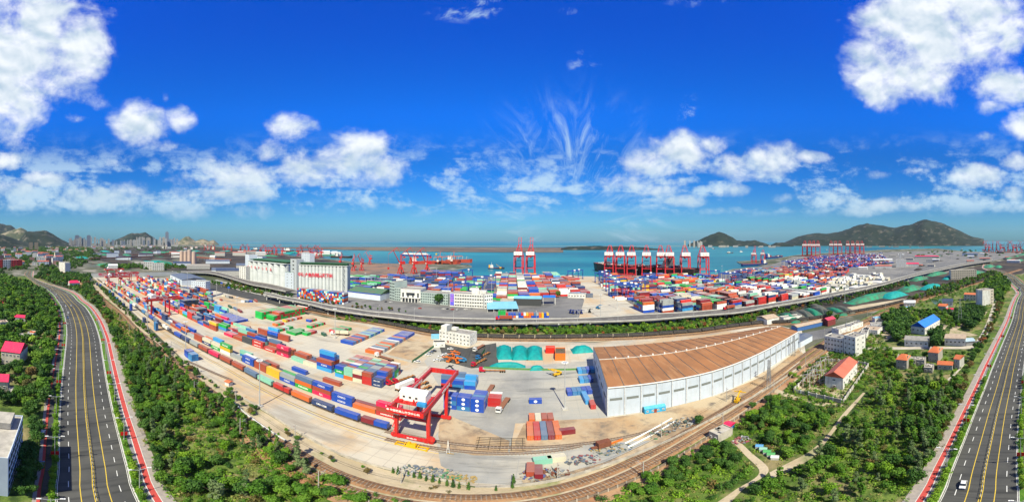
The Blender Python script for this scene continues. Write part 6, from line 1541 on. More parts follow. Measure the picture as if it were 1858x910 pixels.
bld('workshop', 'low white building with dark roof at the centre right of workshop yard', 'workshop', (1030, 540), (1062, 541), 6, 12, wallw, rm=rsteel, win=(6, 1, 1.6, 1.6), framed=False); bld('hut', 'small blue grey hut right of the low white building', 'hut', (1064, 540), (1076, 540), 5, 8, rsteel, rm=rsteel)
block_ = [('green', 908, 572, 2, 2), ('blue', 930, 574, 1, 6), ('orange', 958, 574, 1, 6), ('yellow', 975, 573, 1, 4)]
ra = random.Random(3); 
for i in range(20):
    p = G(906 + i * 4.6, 575.5); c = ['green','green','green','red','blue','blue','blue','slate blue','blue','red','white','yellow','orange','orange','slate blue','grey','orange','yellow','blue','yellow'][i]
    for k in range(3 if i < 3 else 2):
        me, dm, rm2 = cont_mesh(TW, c if k else ra.choice([c, 'blue', 'white', 'orange'])); o = bpy.data.objects.new('shipping_container', me); COL.objects.link(o); o.location = (p.x, p.y, .15 + k * 2.62); o.rotation_euler.z = 1.57
        tag(o, f'{c} end-on container, {TIER[k]}, {ordw(i)} from left, stack behind the flyover middle', 'shipping container', 'end-on containers behind the flyover')
# far right yard halls
spoon('cold_store', 'tall plain white cold store cube behind the white containers', 'warehouse', 1635, 484.5, 24, (34, 30)); spoon('cold_store_tower', 'slim white tower on top end of the cold store group', 'tower', 1634, 478, 38, (12, 12), win=(2, 6, 2, 2), framed=False)
spoon('freight_shed', 'low white shed with red roof edge right of the cold store', 'shed', 1655, 484, 10, (44, 26), roof='gable', rm=rpink, rise=3); spoon('freight_shed', 'long low shed with blue white roof left of the cold store', 'shed', 1602, 475, 9, (80, 22), roof='gable', rm=white_roof, rise=3, twist=.15)
spoon('freight_shed', 'brown white low shed left of the cold store foot', 'shed', 1603, 487, 8, (52, 18), roof='gable', rm=rbrick, rise=2.5); spoon('freight_shed', 'wide pink red roofed open shed in the far right yard', 'shed', 1682, 468, 9, (120, 40), wm=wallg, roof='gable', rm=rpink, rise=3)
spoon('office_building', 'white office right of the pink roofed open shed', 'office building', 1686, 477, 14, (24, 14), win=(6, 3, 2, 2), framed=False); spoon('freight_shed', 'grey and blue low plant building on the far right quay', 'shed', 1760, 464, 14, (90, 30), wm=wallb, rm=rsteel)
spoon('dormitory', 'pale yellow four storey dormitory between green coal heaps', 'apartment block', 1749, 506, 20, (60, 16), wm=wallc, win=(12, 4, 2.2, 2), twist=.3, framed=False)
for i, (px, py, w_, lab) in enumerate([(1706, 463, 30, 'left of the blue plant'), (1724, 461, 36, 'far out by the water'), (1598, 461, 50, 'above the blue yard cranes'), (1620, 466, 30, 'over the white shed')]): spoon('freight_shed', f'low grey shed {lab} in the far right yard', 'shed', px, py, 8, (w_, 20), wm=wallg, rm=roofg, roof='gable', rise=2)
# ---- middle right: railway side buildings
bld('depot_shed', 'tan roofed open shed at the far right corner behind the warehouse', 'shed', (1392, 590), (1413, 585), 6, 16, wallw, 'gable', rooft, rise=2)
bld('depot_shed', 'low white depot building right of the tan roofed shed', 'shed', (1422, 585), (1455, 580), 4.5, 9, wallw, rm=roofg, win=(6, 1, 1, 1)); 
bld('bus_shelter_shed', 'long low shed with tan roof and blue front by the parked buses', 'shed', (1447, 601), (1502, 588), 4, 9, mat('shed_blue', (.05,.14,.4), .6), 'gable', rooft, rise=1.2)
bld('shed_red_roof', 'small brown building under a crimson roof beside the railway', 'shed', (1502, 592), (1516, 588), 6, 8, mat('wall_dark_red', (.2,.04,.04), .8), 'gable', mat('roof_crimson', (.5,.05,.1), .6), rise=2)
bld('lean_to', 'slate blue lean-to shed at the right end of the warehouse', 'shed', (1451, 631), (1474, 618), 5, 12, wallb, 'gable', rsteel, rise=.8)
bld('station_building', 'white three storey station building with black window row beside railway', 'office building', (1496, 634), (1530, 641), 11, 10, wallw, win=(6, 3, 1.4, 1.4), rm=roofg); bld('station_building', 'taller white four storey end of the station building', 'office building', (1531, 641.5), (1552, 647), 14.5, 12, wallw, win=(3, 4, 1.3, 1.4), side=(2, 4, 1.3, 1.3, 'R'))
for i, (a_, b_, d_, rm2) in enumerate([((1560, 616), (1572, 616.5), 22, roofg), ((1563, 606), (1592, 609), 14, rooft), ((1581, 598), (1606, 597), 9, roofg), ((1588, 586), (1606, 584), 8, rlblue), ((1522, 607), (1546, 600), 9, roofg), ((1546, 599), (1566, 592), 8, roofg)]):
    bld('railway_shed', f'low white railway shed, {ordw(i)} of the cluster left of the dark trees', 'shed', a_, b_, 4.5, d_, wallw, rm=rm2, win=(3, 1, 1, 1), group='railway sheds')
bld('school_hall', 'long white hall with a brilliant blue gable roof', 'hall', (1653, 604), (1678, 607.5), 7, 34, wallw, 'gable', rblue, rise=4.5, ridge='y', win=(3, 1, 1.6, 1.4), side=(7, 1, 1.6, 1.6, 'R'))
bld('row_house', 'grey roofed low white house behind the village lane', 'house', (1641, 628), (1684, 630), 5.5, 11, wallw, 'gable', roofg, rise=2, win=(5, 1, 1.3, 1.3))
bld('row_house', 'long white low building with tan roof and painted marks by the lane', 'house', (1714, 627), (1752, 628), 6.5, 12, wallw, 'gable', rooft, rise=1.2, win=(5, 1, 1.4, 1.4), side=(2, 1, 1.3, 1.2, 'L')); bld('carport', 'pale blue roofed carport at the right end of the long white building', 'shed', (1753, 628), (1769, 626.5), 4, 9, wallg, 'gable', mat('roof_pale_blue', (.42,.55,.66), .5), rise=.8)
hh = [((1626,669),(1645,671),9,'orange hipped roof house at left of the hamlet',7,'hip',rora,(2,2)),((1648,664),(1661,665),8,'low concrete outhouse in the hamlet, right of leftmost house',4,'flat',conc,(2,1)),((1662,664),(1677,665),7,'grey courtyard wing between the two orange houses',4.2,'flat',conc,(2,1)),((1684,656),(1702,658),11,'orange hipped roof house with dark window, middle of hamlet',7.5,'hip',rora,(2,2)),((1701,670),(1728,671.5),6,'long low house with orange roof in front of the hamlet',3.6,'gable',rora,(3,1)),((1731,668),(1741,669.5),8,'narrow tall house with orange roof at right of the hamlet',7,'gable',rora,(1,2)),((1676,676),(1692,677),7,'flat concrete shed with dark doorway at front of hamlet',3.4,'flat',conc,(2,1))]
for (a_, b_, d_, lab, h_, rf, rmm, wn) in hh: bld('village_house', lab, 'house', a_, b_, h_, d_, walls_ if rf != 'gable' else wallg, rf, rmm, win=(wn[0], wn[1], 1.1, 1.2), rise=2.6 if rf == 'hip' else 1.6, group='hamlet houses')
bld('apartment_block', 'pale five storey apartment block above the village, plain side wall', 'apartment block', (1783, 554.5), (1803, 551), 20, 14, wallc, win=(3, 5, 2.0, 1.8)); bld('apartment_block', 'white windowless stair side of the five storey block', 'apartment block', (1773.5, 553), (1782.5, 555), 19.2, 14, wallw)
bld('village_house', 'two storey house with orange tiled balcony roofs left of the apartment block', 'house', (1749, 545), (1771, 546), 9, 12, wallc, 'gable', rora, rise=1.5, win=(4, 2, 1.6, 1.5)); bld('village_house', 'white house with a dark solar panel roof', 'house', (1710, 556), (1729, 556), 6.5, 12, wallw, 'gable', rdk, rise=3, win=(3, 1, 1.6, 1.5))
bld('village_house', 'white gabled house with orange lean-to roof, left of pink shed', 'house', (1702, 565), (1716, 566), 7, 10, wallg, 'gable', rora, rise=2, win=(2, 1, 1.2, 1.2)); bld('garden_shed', 'tiny shed with a shocking pink roof in the village', 'shed', (1717, 566), (1730, 566), 3.4, 7, wallw, 'gable', rpink, rise=.8)
bld('village_house', 'low house with a light grey roof at the pond', 'house', (1640, 556), (1661, 556), 5, 14, wallw, 'gable', white_roof, rise=2, win=(4, 1, 1.2, 1.2)); bld('garden_shed', 'tiny white and blue shed below the light grey roof', 'shed', (1646, 562), (1655, 561), 3, 6, wallw, 'gable', rlblue, rise=.6)
# substation
t, Wd, ang = bld('substation', 'white substation hall with brick red gable roof inside a walled yard', 'substation', (1497, 703), (1529.5, 708), 8, 26, wallw, 'gable', rbrick, rise=3.2, ridge='y', win=(1, 2, 1.6, 1.0), side=(6, 1, 1.2, 1.6, 'R'), door=.55)
sub = GP([(1439,712),(1530,732),(1552,699),(1576,664),(1540,659),(1496,656)], 0, 12, True)
ground('substation_yard', sub, .2, sand_m)
t = thing('substation_wall', 'white panelled wall enclosing the substation yard', 'wall'); MB().wall(sub + [sub[0]], .3, 2.3, .2).build('panel', conc, t); b = MB()
for q in resample(sub + [sub[0]], 4.5): b.box((q.x, q.y, 1.5), (.5, .5, 2.7))
b.build('posts', wallw, t)['kind'] = 'stuff'
def make_bay():
    t = thing('switchgear_frame', 'x', 'switchgear'); 
    for x in (-3, 3): MB().bar((x, 0, 0), (x, 0, 8), .28).build('post', conc, t)
    MB().bar((-3, 0, 7.8), (3, 0, 7.8), .3).build('crossbeam', steel_m, t); b = MB()
    for x in (-2, 0, 2): b.cyl((x, 0, 7.6), (x, 0, 6.4), .14, n=6).bar((x, 2, 0), (x, 2, 3.2), .25).cyl((x, 2, 3.2), (x, 2, 4.6), .2, n=6)
    b.build('insulators', mat('insulator_brown', (.2,.05,.03), .3), t)['kind'] = 'stuff'; return t
bay = Maker(make_bay)
for i, (px, py) in enumerate([(1466,700),(1474,692),(1482,684),(1489,675),(1496,667),(1478,702),(1486,693)]): p = G(px, py); bay((p.x, p.y, .2), -.5, f'switchgear frame in the substation yard, {ordw(i)} from the front wall', 'substation switchgear')
# huts by the path
bld('hut', 'flat roofed grey concrete hut beside the railway and pink roofed hut', 'hut', (1286, 795), (1303, 803), 3.6, 8, conc, rm=conc, win=(2, 1, .9, .9)); bld('hut', 'small hut with bright pink roof beside the railway path', 'hut', (1311, 782), (1322, 785), 2.8, 5, mat('hut_blue', (.03,.16,.4), .6), 'gable', rpink, rise=.9)
for i, c in enumerate(['sky blue','mint green','green','green','white']):
    p = G(1378 + i * 7, 812 + i * 5); t = thing('beehive_tent', f'{c} covered long crate, {ordw(i)} in the row on the dirt path', 'crate', (p.x, p.y, .1), -.9, 'covered crates along the path')
    MB().box((0, 0, .6), (2.6, 2, 1.2)).build('crate', mat('crate_white', (.6,.6,.58)), t); MB().add([(-1.4,-1.1,1.2),(1.4,-1.1,1.2),(1.4,1.1,1.2),(-1.4,1.1,1.2),(-1.4,0,1.7),(1.4,0,1.7)], [(0,1,5,4),(2,3,4,5),(1,2,5),(3,0,4),(3,2,1,0)]).build('cover', cont_mat(c), t)
MB().strip(*[[Vector((p.x, p.y, .17)) for p in catmull([G(*q) for q in s_], 6)] for s_ in ([(1336,795),(1362,820),(1395,853),(1352,885),(1325,912)], [(1328,800),(1352,826),(1378,857),(1335,888),(1300,912)])]).build('dirt_path', sand_m)['kind'] = 'structure'
MB().strip(*[[Vector((p.x, p.y, .19)) for p in catmull([G(*q) for q in s_], 6)] for s_ in ([(1400,868),(1440,850),(1480,826),(1506,793),(1535,755),(1570,713)], [(1396,857),(1430,840),(1470,818),(1500,790),(1530,750),(1566,712)])]).build('dirt_path', sand_m)['kind'] = 'structure'
MB().strip(*[[Vector((p.x, p.y, .19)) for p in catmull([G(*q) for q in s_], 6)] for s_ in ([(1405,712),(1450,728),(1500,738),(1530,738)], [(1409,705),(1452,721),(1500,731),(1530,732)])]).build('gravel_track', sand_m)['kind'] = 'structure'
lane = mat('village_lane', (.50,.45,.38), .9, (.4,.36,.3), .2)
for nm_, s0, s1 in (('village_lane', [(1560,634),(1640,634),(1700,633),(1765,632),(1782,622),(1800,590),(1806,562),(1812,540)], [(1560,629),(1640,629.5),(1700,628.5),(1755,628),(1772,618),(1789,588),(1798,562),(1805,540)]), ('village_path', [(1757,650),(1745,668),(1722,690),(1700,706)], [(1768,634),(1754,656),(1730,678),(1706,700)])):
    MB().strip(*[[Vector((p.x, p.y, .2)) for p in resampleN(catmull([G(*q) for q in s_], 6), 40)] for s_ in (s0, s1)]).build(nm_, lane)['kind'] = 'structure'
for nm_, px in (('village_yard', [(1735,598),(1788,571),(1792,565),(1760,572),(1725,596),(1722,606),(1760,610),(1775,608)]), ('school_yard', [(1682,604),(1700,588),(1722,588),(1706,606)]), ('railway_yard', [(1500,620),(1560,600),(1604,598),(1622,610),(1600,622),(1550,630)]), ('pond', [(1688,544),(1712,541),(1716,548),(1696,552)]), ('bus_lot', [(1448,606),(1500,596),(1560,580),(1560,590),(1500,612),(1456,622)])):
    ground(nm_, GP(px, 0, 12, True), .21, {'pond': mat('pond_water', (.10,.16,.10), .2), 'bus_lot': greyyard_m}.get(nm_, sand_m))
# ---- left side: town
wb, Wd, ang = bld('apartment_block', 'white five storey block with weathered terrace roof at the lower left edge', 'apartment block', (-81.0, -2.2, 0), (-108, 2.2, 0), 17.7, -14 if False else 15, wallb, rm=conc, world=True)
wb.location = (-108, 2.2, 0); wb.rotation_euler.z = math.atan2(-4.4, 27)
for c in list(wb.children): c.location.y -= 15 if 'window' not in c.name else 0
wms, wfs = winmesh(2.0, 1.9)
for r_ in range(5):
    for i in range(8): o = kid('window', wms, wb, (2 + i * 3.3, .04, 2 + r_ * 3.4), R(180))
MB().box((6, -7, 19.4), (8, 9, 2.6)).build('roof_house', conc, wb)
LT = [((2,659.5),(36,664),17,'two storey house with a wide shocking pink roof among trees',9.6,'gable',rpink,wallc,4.6,(5,2)),((-22,712),(14,714),10,'house with crimson roof cut by the left edge, lower of two',7.5,'gable',rpink,wallc,2.5,(3,1)),((0,597),(15,596),9,'house with pinkish terrace roof at the left edge',6.5,'flat',rooft,wallc,1,(3,2)),((26,583),(46,585),10,'small house with bright pink roof above the wide one',5,'gable',rpink,wallg,1.6,(2,1)),((50,610),(61,612),7,'tiny house with orange flat roof between trees',3.4,'flat',rora,wallw,1,(1,1)),((16,722),(33,722),7,'small concrete outhouse beside the crimson roof',3.2,'flat',conc,wallg,1,(1,1)),((30,628),(52,612),7,'long grey broken roof behind the wide pink roof',3,'flat',conc,walls_,1,(2,1)),((126,519),(145,518.5),14,'pavilion with pink red hipped roof in the wood by the avenue',6,'hip',rpink,wallw,4,(4,1)),((-10,556),(6,555),9,'small crimson roof house at far left edge',4,'gable',rpink,wallw,2,(2,1))]
for (a_, b_, d_, lab, h_, rf, rmm, wmm, rs_, wn) in LT: bld('village_house', lab, 'house', a_, b_, h_, d_, wmm, rf, rmm, rise=rs_, win=(wn[0], wn[1], 1.1, 1.2), group='houses among the trees at left')
bld('apartment_block', 'white five storey block standing alone by the railway', 'apartment block', (107, 492), (118, 494.5), 26, 16, wallw, win=(4, 5, 2.2, 2.2), framed=False)
tan_ = mat('tower_tan', (.55,.42,.28), .8); rd = random.Random(21)
for i, px in enumerate((56, 66)): spoon('tower_block', f'{["left","right"][i]} of the twin tan tower blocks below the hill', 'tower block', px, 453.5, 72, (34, 26), wm=tan_, win=(3, 10, 5, 3), framed=False)
spoon('apartment_block', 'white office cluster main block right of slogan wall', 'office building', 287, 490.5, 20, (34, 20), win=(6, 5, 3, 2), framed=False); spoon('apartment_block', 'white office cluster left block with rounded bay', 'office building', 270, 489, 22, (30, 20), win=(5, 5, 3, 2), framed=False)
spoon('apartment_block', 'small white gabled hall behind the gantry portals', 'hall', 205, 489, 12, (28, 20), roof='gable', rm=white_roof, rise=4)
for i, px in enumerate((4, 12, 19, 27, 34)): spoon('apartment_block', f'{ordw(i)} of the crimson and white apartment blocks at the left town edge', 'apartment block', px, 486 + (i % 2), 26, (22, 14), wm=mat('wall_crimson', (.58,.04,.05), .8) if i in (0, 4, 3) else wallw, rm=wallw, win=(3, 5, 3.4, 2.2), framed=False)
town = []
for i in range(150):
    if i < 95: px = rd.uniform(-4, 108); py = 449 + rd.random() ** 1.3 * 34; h_ = rd.uniform(9, 26)
    elif i < 120: px = rd.uniform(70, 165); py = 448 + rd.random() * 11; h_ = rd.uniform(8, 18)
    else: px = rd.uniform(165, 400); py = 446.5 + rd.random() * 6; h_ = rd.uniform(10, 30)
    if 46 < px < 80 and 446 < py < 458: continue
    town.append((px, py, h_))
town.sort(); wc = [wallw, wallc, wallw, wallb, mat('wall_pinkish', (.55,.30,.25), .8), wallw]
for i, (px, py, h_) in enumerate(town):
    rf = 'gable' if i % 3 == 0 else 'flat'
    spoon('town_building', f'{["white","cream","pale","bluish","pinkish","plain"][i % 6]} {"red roofed" if rf == "gable" else "flat roofed"} town building, {ordw(i)} from the left edge', 'building', px, py, h_, (rd.uniform(16, 40), rd.uniform(10, 16)), wm=wc[i % 6], roof=rf, rm=rbrick if rf == 'gable' else roofg, rise=3, win=(4, max(2, int(h_ / 4)), 2.4, 1.7) if py > 462 else None, framed=False, twist=rd.uniform(-.4, .4), group='town buildings')
sky_w = mat('skyline_pale', (.50,.50,.48), .8, (.40,.41,.42), .01); sky_b = mat('skyline_blue', (.16,.20,.30), .6, (.22,.26,.36), .02); sky_m = [sky_w, mat('skyline_cream', (.58,.52,.44), .8), sky_b, mat('skyline_white', (.62,.62,.6), .8)]
def banded(m):
    t = m.node_tree; b = t.nodes['Principled BSDF']; tcn = [n for n in t.nodes if n.type == 'TEX_COORD'][0]; br = t.nodes.new('ShaderNodeTexBrick'); br.offset = 0
    mp = t.nodes.new('ShaderNodeMapping'); mp.inputs['Rotation'].default_value = (R(90), 0, 0); t.links.new(tcn.outputs['Object'], mp.inputs[0]); t.links.new(mp.outputs[0], br.inputs['Vector'])
    br.inputs['Scale'].default_value = 1; br.inputs['Brick Width'].default_value = 9; br.inputs['Row Height'].default_value = 7; br.inputs['Mortar Size'].default_value = 1.1
    mx = t.nodes.new('ShaderNodeMix'); mx.data_type = 'RGBA'; mx.inputs[7].default_value = (.12,.14,.18,1); t.links.new(br.outputs['Fac'], mx.inputs[0]); t.links.new(t.nodes[m['mix']].outputs[2], mx.inputs[6]); t.links.new(mx.outputs[2], b.inputs['Base Color'])
for m_ in sky_m: banded(m_)
tow = [(140, 427, 8, 2), (144.5, 432, 5, 1), (161, 427, 7, 2), (303, 421, 6, 2), (307, 436, 6, 2)]
for i in range(105):
    px = [rd.uniform(124, 208), rd.uniform(236, 322), rd.uniform(205, 240)][0 if i < 46 else 1 if i < 92 else 2]
    tow.append((px, rd.uniform(429.5, 438) if i < 92 else rd.uniform(435, 438), rd.uniform(1.6, 4), rd.choice([0, 1, 1, 3, 3, 2])))
tow.sort()
for i, (px, pt, wpx, mi) in enumerate(tow):
    D = 5200 + rd.uniform(-300, 700); p = POL(px, D); h_ = H + D * math.tan((HY - pt) / K); w_ = wpx / K * D
    t = thing('tower_block', f'{["pale grey","cream","dark blue","white"][mi]} far city tower, {ordw(i)} from the left along the skyline', 'tower block', (p.x, p.y, 0), -math.atan2(p.x, p.y), 'towers of the far city')
    b = MB().box((0, 0, h_ / 2), (w_, w_ * .8, h_))
    b.build('tower_shaft', sky_m[mi], t); MB().box((0, 0, h_ + 4), (w_ * .5, w_ * .4, 8)).build('roof_house', sky_m[mi], t)
for i in range(46):
    px = rd.choice([rd.uniform(240, 330), rd.uniform(125, 240), rd.uniform(1238, 1275), rd.uniform(1280, 1420), rd.uniform(1540, 1680)]); D = 5000 if px < 400 else 4300
    p = POL(px, D + rd.uniform(-200, 200)); big = 1238 < px < 1275; h_ = rd.uniform(60, 95) if big else rd.uniform(10, 28)
    t = thing('shore_building', f'{"white tower" if big else "low pale building"} on the far shore, {ordw(i)} of those under the distant hills', 'building', (p.x, p.y, -2), -math.atan2(p.x, p.y), 'far shore buildings')
    w_ = rd.uniform(16, 24) if big else rd.uniform(30, 90); MB().box((0, 0, h_ / 2), (w_, 24, h_)).build('wall', sky_m[rd.choice([0, 3, 1])], t); MB().box((0, 0, h_ + 1), (w_ * .9, 20, 2)).build('roof', roofg, t)
# ---- coal heaps under nets
net_t = mat('net_teal', (.0,.30,.29), .7, (.0,.20,.21), .3, bump=.5, bscale=1.5); net_g = mat('net_green', (.005,.26,.14), .7, (.05,.10,.07), .10, bump=.4, bscale=.8); net_d = mat('net_faded', (.07,.10,.085), .8, (.12,.10,.08), .15, bump=.4, bscale=.8)
def heap(name, label, cat, c, size, h, rz, m, seed, flat=.35, group=None):
    n = 22; vs = []; 
    for i in range(n + 1):
        for j in range(n + 1):
            x, y = i / n * 2 - 1, j / n * 2 - 1; d = max(abs(x), abs(y)) ** 2 * .6 + (x * x + y * y) * .4
            z = h * max(0, min(1, (1 - d) / (1 - flat))) ** .8
            z += noise.noise(Vector((x * 3 + seed, y * 3, seed))) * h * .14 * (1 - d if d < 1 else 0)
            vs.append((x * size[0] / 2, y * size[1] / 2, max(-.1, z)))
    w_ = n + 1; o = MB().add(vs, [(i * w_ + j, (i + 1) * w_ + j, (i + 1) * w_ + j + 1, i * w_ + j + 1) for i in range(n) for j in range(n)]).build(name, m, smooth=True)
    o.location = (c.x, c.y, .15); o.rotation_euler.z = rz; tag(o, label, cat, group); return o
for i, (px, py) in enumerate([(915, 640), (943, 641), (970, 641)]):
    heap('covered_heap', f'{["left","middle","right"][i]} of the three big teal netted heaps in the fenced bay', 'covered heap', G(px, py), (11.3, 29), 4.6, .05 - .06 * i, net_t, i, .1, 'teal covered heaps')
heap('covered_heap', 'long low teal heap along the front of the fenced bay', 'covered heap', G(921, 665), (23, 5), 3, 0, net_t, 5, .2); heap('covered_heap', 'short low teal heap at the right front of fenced bay', 'covered heap', G(974, 670), (9, 5), 2.6, 0, net_t, 6, .2); heap('covered_heap', 'single teal heap standing alone left of the warehouse', 'covered heap', G(1056, 636), (16, 12), 4, 0, net_t, 7, .1)
GH = [(1585,541,130,26,'long nearest green heap by the coal train'),(1622,537,60,30,'blue tinged green heap behind the nearest one'),(1652,525,70,34,'green heap with a dark tree before it'),(1690,522,70,30,'green heap right of the dark tree'),(1668,507,70,26,'small green heap below flyover end'),(1700,498,110,26,'wide green heap left of yellow dormitory'),(1722,505,60,20,'small teal heap before the dormitory'),(1770,496,110,34,'green heap right of the dormitory'),(1795,484,90,34,'bright green peaked heap'),(1812,485,50,24,'small green heap right of the peaked one'),(1830,469,110,30,'far green heap near the right edge'),(1850,473,130,30,'green heap at the right edge'),(1855,462,160,40,'farthest green heap at right edge'),(1845,465,60,24,'tiny green heap'),(1702,464,60,20,'green heap beside the pink roofed shed')]
for i, (px, py, sx, sy, lab) in enumerate(GH): p = G(px, py); heap('coal_heap', lab + ' under netting', 'covered heap', p, (sx * .85, sy * .8), 6.5, math.atan2(p.y * .0 + 1, 9) - .35, [net_g, net_t][i in (1, 6, 3)], i + 20, .15, 'green netted coal heaps')
for i in range(9):
    p = G(1432 + (i % 5) * 14 + i // 5 * 70 - (60 if i > 7 else 0), 578 - (i % 5) * 3.2 - (i // 5) * 8)
    heap('coal_heap', f'long dull green tarpaulin ridge, {ordw(i)} from the left behind the warehouse end', 'covered heap', p, (12, 46), 5, -.5, net_d if i % 3 else net_g, i + 40, .1, 'dull tarpaulin ridges')
rg = random.Random(77)
for i in range(58):
    px = rg.uniform(150, 420) if i < 40 else rg.uniform(330, 600); py = 455 + rg.random() * 28 * (1 if px < 330 else .4); p = G(px, py); m = rg.choice([net_t, net_g, net_d])
    heap('coal_heap', f'{"teal" if m is net_t else "green" if m is net_g else "dull"} netted coal heap in the left coal terminal, {ordw(i)} of its field', 'covered heap', p, (rg.uniform(70, 190), rg.uniform(30, 55)), rg.uniform(5, 9), rg.uniform(-.2, .3), m, i + 60, .15, 'netted heaps of the coal terminal')
for i, (x0_, y0_, x1_, y1_) in enumerate([(165, 474, 330, 468), (240, 466, 420, 461), (300, 462, 560, 458), (420, 477, 330, 470)]):
    a_, b_ = G(x0_, y0_), G(x1_, y1_); t = thing('conveyor', f'rust red conveyor bridge crossing the coal terminal, {ordw(i)} from the left', 'conveyor'); MB().bar((a_.x, a_.y, 12), (b_.x, b_.y, 16), 4, 4).build('gallery', mat('conveyor_rust', (.30,.09,.06), .8), t)
    for f in [k / 8 for k in range(1, 8)]: q = a_.lerp(b_, f); MB().box((q.x, q.y, 6), (1.5, 1.5, 12)).build('support', steel_m, t)
for i, (px, py, sx, h_) in enumerate([(425, 500, 90, 12), (405, 497, 60, 10), (360, 488, 70, 9), (330, 482, 60, 9), (455, 487, 90, 10), (480, 484, 80, 9), (505, 481, 80, 9), (395, 478, 90, 9), (260, 482, 60, 8)]):
    spoon('coal_shed', f'{["dark","blue grey","slate"][i % 3]} roofed shed in the coal terminal, {ordw(i)} of the group left of silos', 'shed', px, py, h_, (sx, 40), wm=wallb if i % 2 else wallg, roof='gable', rm=[rdk, rsteel, roofg][i % 3], rise=5)
rq = random.Random(31)
for i in range(34):
    px = rq.uniform(1560, 1850); py = 457 + rq.random() * (34 if px < 1700 else 20); p = G(px, py)
    if i % 2: spoon('freight_shed', f'low {["white","grey","brown roofed"][i % 3]} shed in the far right yard, {ordw(i // 2)} of the scattered ones', 'shed', px, py, rq.uniform(4, 9), (rq.uniform(18, 60), 14), wm=[wallw, wallg, wallc][i % 3], roof='gable', rm=[white_roof, roofg, rbrick][i % 3], rise=2, twist=rq.uniform(-.3, .3), group='scattered sheds of the far right yard')
    else: heap('coal_heap', f'dark bare coal heap in the far right yard, {ordw(i // 2)} of the scattered ones', 'coal heap', p, (rq.uniform(40, 110), rq.uniform(14, 26)), rq.uniform(3, 7), rq.uniform(-.3, .3), coal_top, i + 140, .1, 'dark coal heaps')
for i in range(26):
    px = rq.uniform(300, 620) if i % 3 else rq.uniform(170, 300); py = rq.uniform(458, 474) if px < 430 else rq.uniform(457, 464)
    spoon('coal_shed', f'{["navy","pale","rusty"][i % 3]} plant building in the coal terminal, {ordw(i)} of the scattered ones', 'shed', px, py, rq.uniform(8, 24), (rq.uniform(20, 90), 24), wm=[wallb, wallw, wallg][i % 3], roof='gable', rm=[rdk, white_roof, rbrick][i % 3], rise=3, twist=rq.uniform(-.3, .3), group='scattered coal terminal buildings')
# ---- yard clutter
def heapjunk(name, label, px, py, r_, n, cols, seed, cat='scrap heap'):
    p = G(px, py); rr = random.Random(seed); t = thing(name, label, cat, (p.x, p.y, .2)); ms = [mat('scrap_' + c.replace(' ', '_'), tuple(.45 * q + .09 for q in PALC[c]), .8) if c in PALC else mat('scrap_rust', (.2,.07,.04), .9) for c in cols]; b = MB()
    for i in range(n):
        a = rr.uniform(0, 6.28); d = r_ * math.sqrt(rr.random()); s = rr.uniform(.18, .75)
        b.box((d * math.cos(a) * 1.5, d * math.sin(a) * .8, rr.uniform(.1, 1.3) * (1 - d / r_ * .6)), (s * 2, s, s * .6), rr.randrange(len(ms)), rr.uniform(0, 3))
    o = b.build('scrap', ms, t); o['kind'] = 'stuff'
heapjunk('scrap_heap', 'grey heap of netting and scrap at the hedge below the crane', 768, 858, 5, 125, ['grey','slate blue','dark green','white'], 1)
heapjunk('scrap_heap', 'olive and grey scrap heap right of the grey one', 805, 862, 4, 84, ['grey','cream','green'], 2)
heapjunk('pallet_heap', 'yellow timber pallets stacked by the hedge', 838, 870, 3, 56, ['yellow','yellow','cream'], 3, 'pallets')
heapjunk('scrap_heap', 'rusty plates and pieces heap below the pale boxes', 990, 862, 5, 98, ['rust','rust','grey','blue','cream'], 4)
heapjunk('scrap_heap', 'mixed yellow and blue oddments beside tracks end', 1110, 815, 5, 98, ['yellow','cream','grey','steel blue','dark green'], 5)
heapjunk('scrap_heap', 'black white and red machine parts by the wall', 1060, 835, 4, 70, ['charcoal','red','white','slate blue'], 6)
heapjunk('scrap_heap', 'green tarpaulin bundles against the yard wall', 1200, 788, 4, 36, ['dark green','green','grey'], 7)
heapjunk('scrap_heap', 'dark heap with green crate beside the siding end', 1240, 768, 5, 84, ['charcoal','dark green','grey','white'], 8)
heapjunk('debris_heap', 'red and white rubble at the path by the pink hut', 1345, 800, 3, 56, ['red','white','pink red','grey'], 9, 'rubble')
for (px, py, c, L_, rz, lab) in [(985,843,'mint green',TW,.12,'left of two long pale green boxes in the scrap corner'),(1010,839,'cream',TW,.14,'right of two long pale boxes in the scrap corner'),(963,860,'rust red',TW,1.5,'rusty brown open box standing at the scrap corner'),(978,864,'maroon',TW,1.5,'second rusty brown box beside the first'),(1030,789,'maroon',TW,.08,'flattened red frame lying behind the orange row')]:
    p = G(px, py); me, dm, rm2 = cont_mesh(L_, c); o = bpy.data.objects.new('shipping_container', me); COL.objects.link(o); o.location = (p.x, p.y + 1.2, .25); o.rotation_euler.z = rz; tag(o, lab, 'shipping container'); kid('door', dm, o, (L_ / 2, 0, 0))
p = G(1095, 812); t = thing('hopper_wagon', 'rust brown hopper wagon standing at the track end', 'railway wagon', (p.x, p.y, .4), .2); MB().box((0, 0, 2), (5, 2.6, 2.6)).box((-3.5, 0, 1), (2.5, 1.4, .4)).build('body', mat('scrap_rust', (.2,.07,.04), .9), t)
t = thing('buffer_beam', 'long orange steel beam lying right of the hopper wagon', 'steel beam', (*G(1110, 806).xy, .3), .35); MB().box((0, 0, .4), (10, .5, .8)).build('beam', ora_m, t)
for i in (0, 1): t = thing('steel_pipe', f'{["upper","lower"][i]} long white pipe lying along the siding', 'pipe', (*G(1180 + i * 6, 782 + i * 6).xy, .5), .42); MB().cyl((-14, 0, 0), (14, 0, 0), .35, n=8).build('pipe', white_m, t)
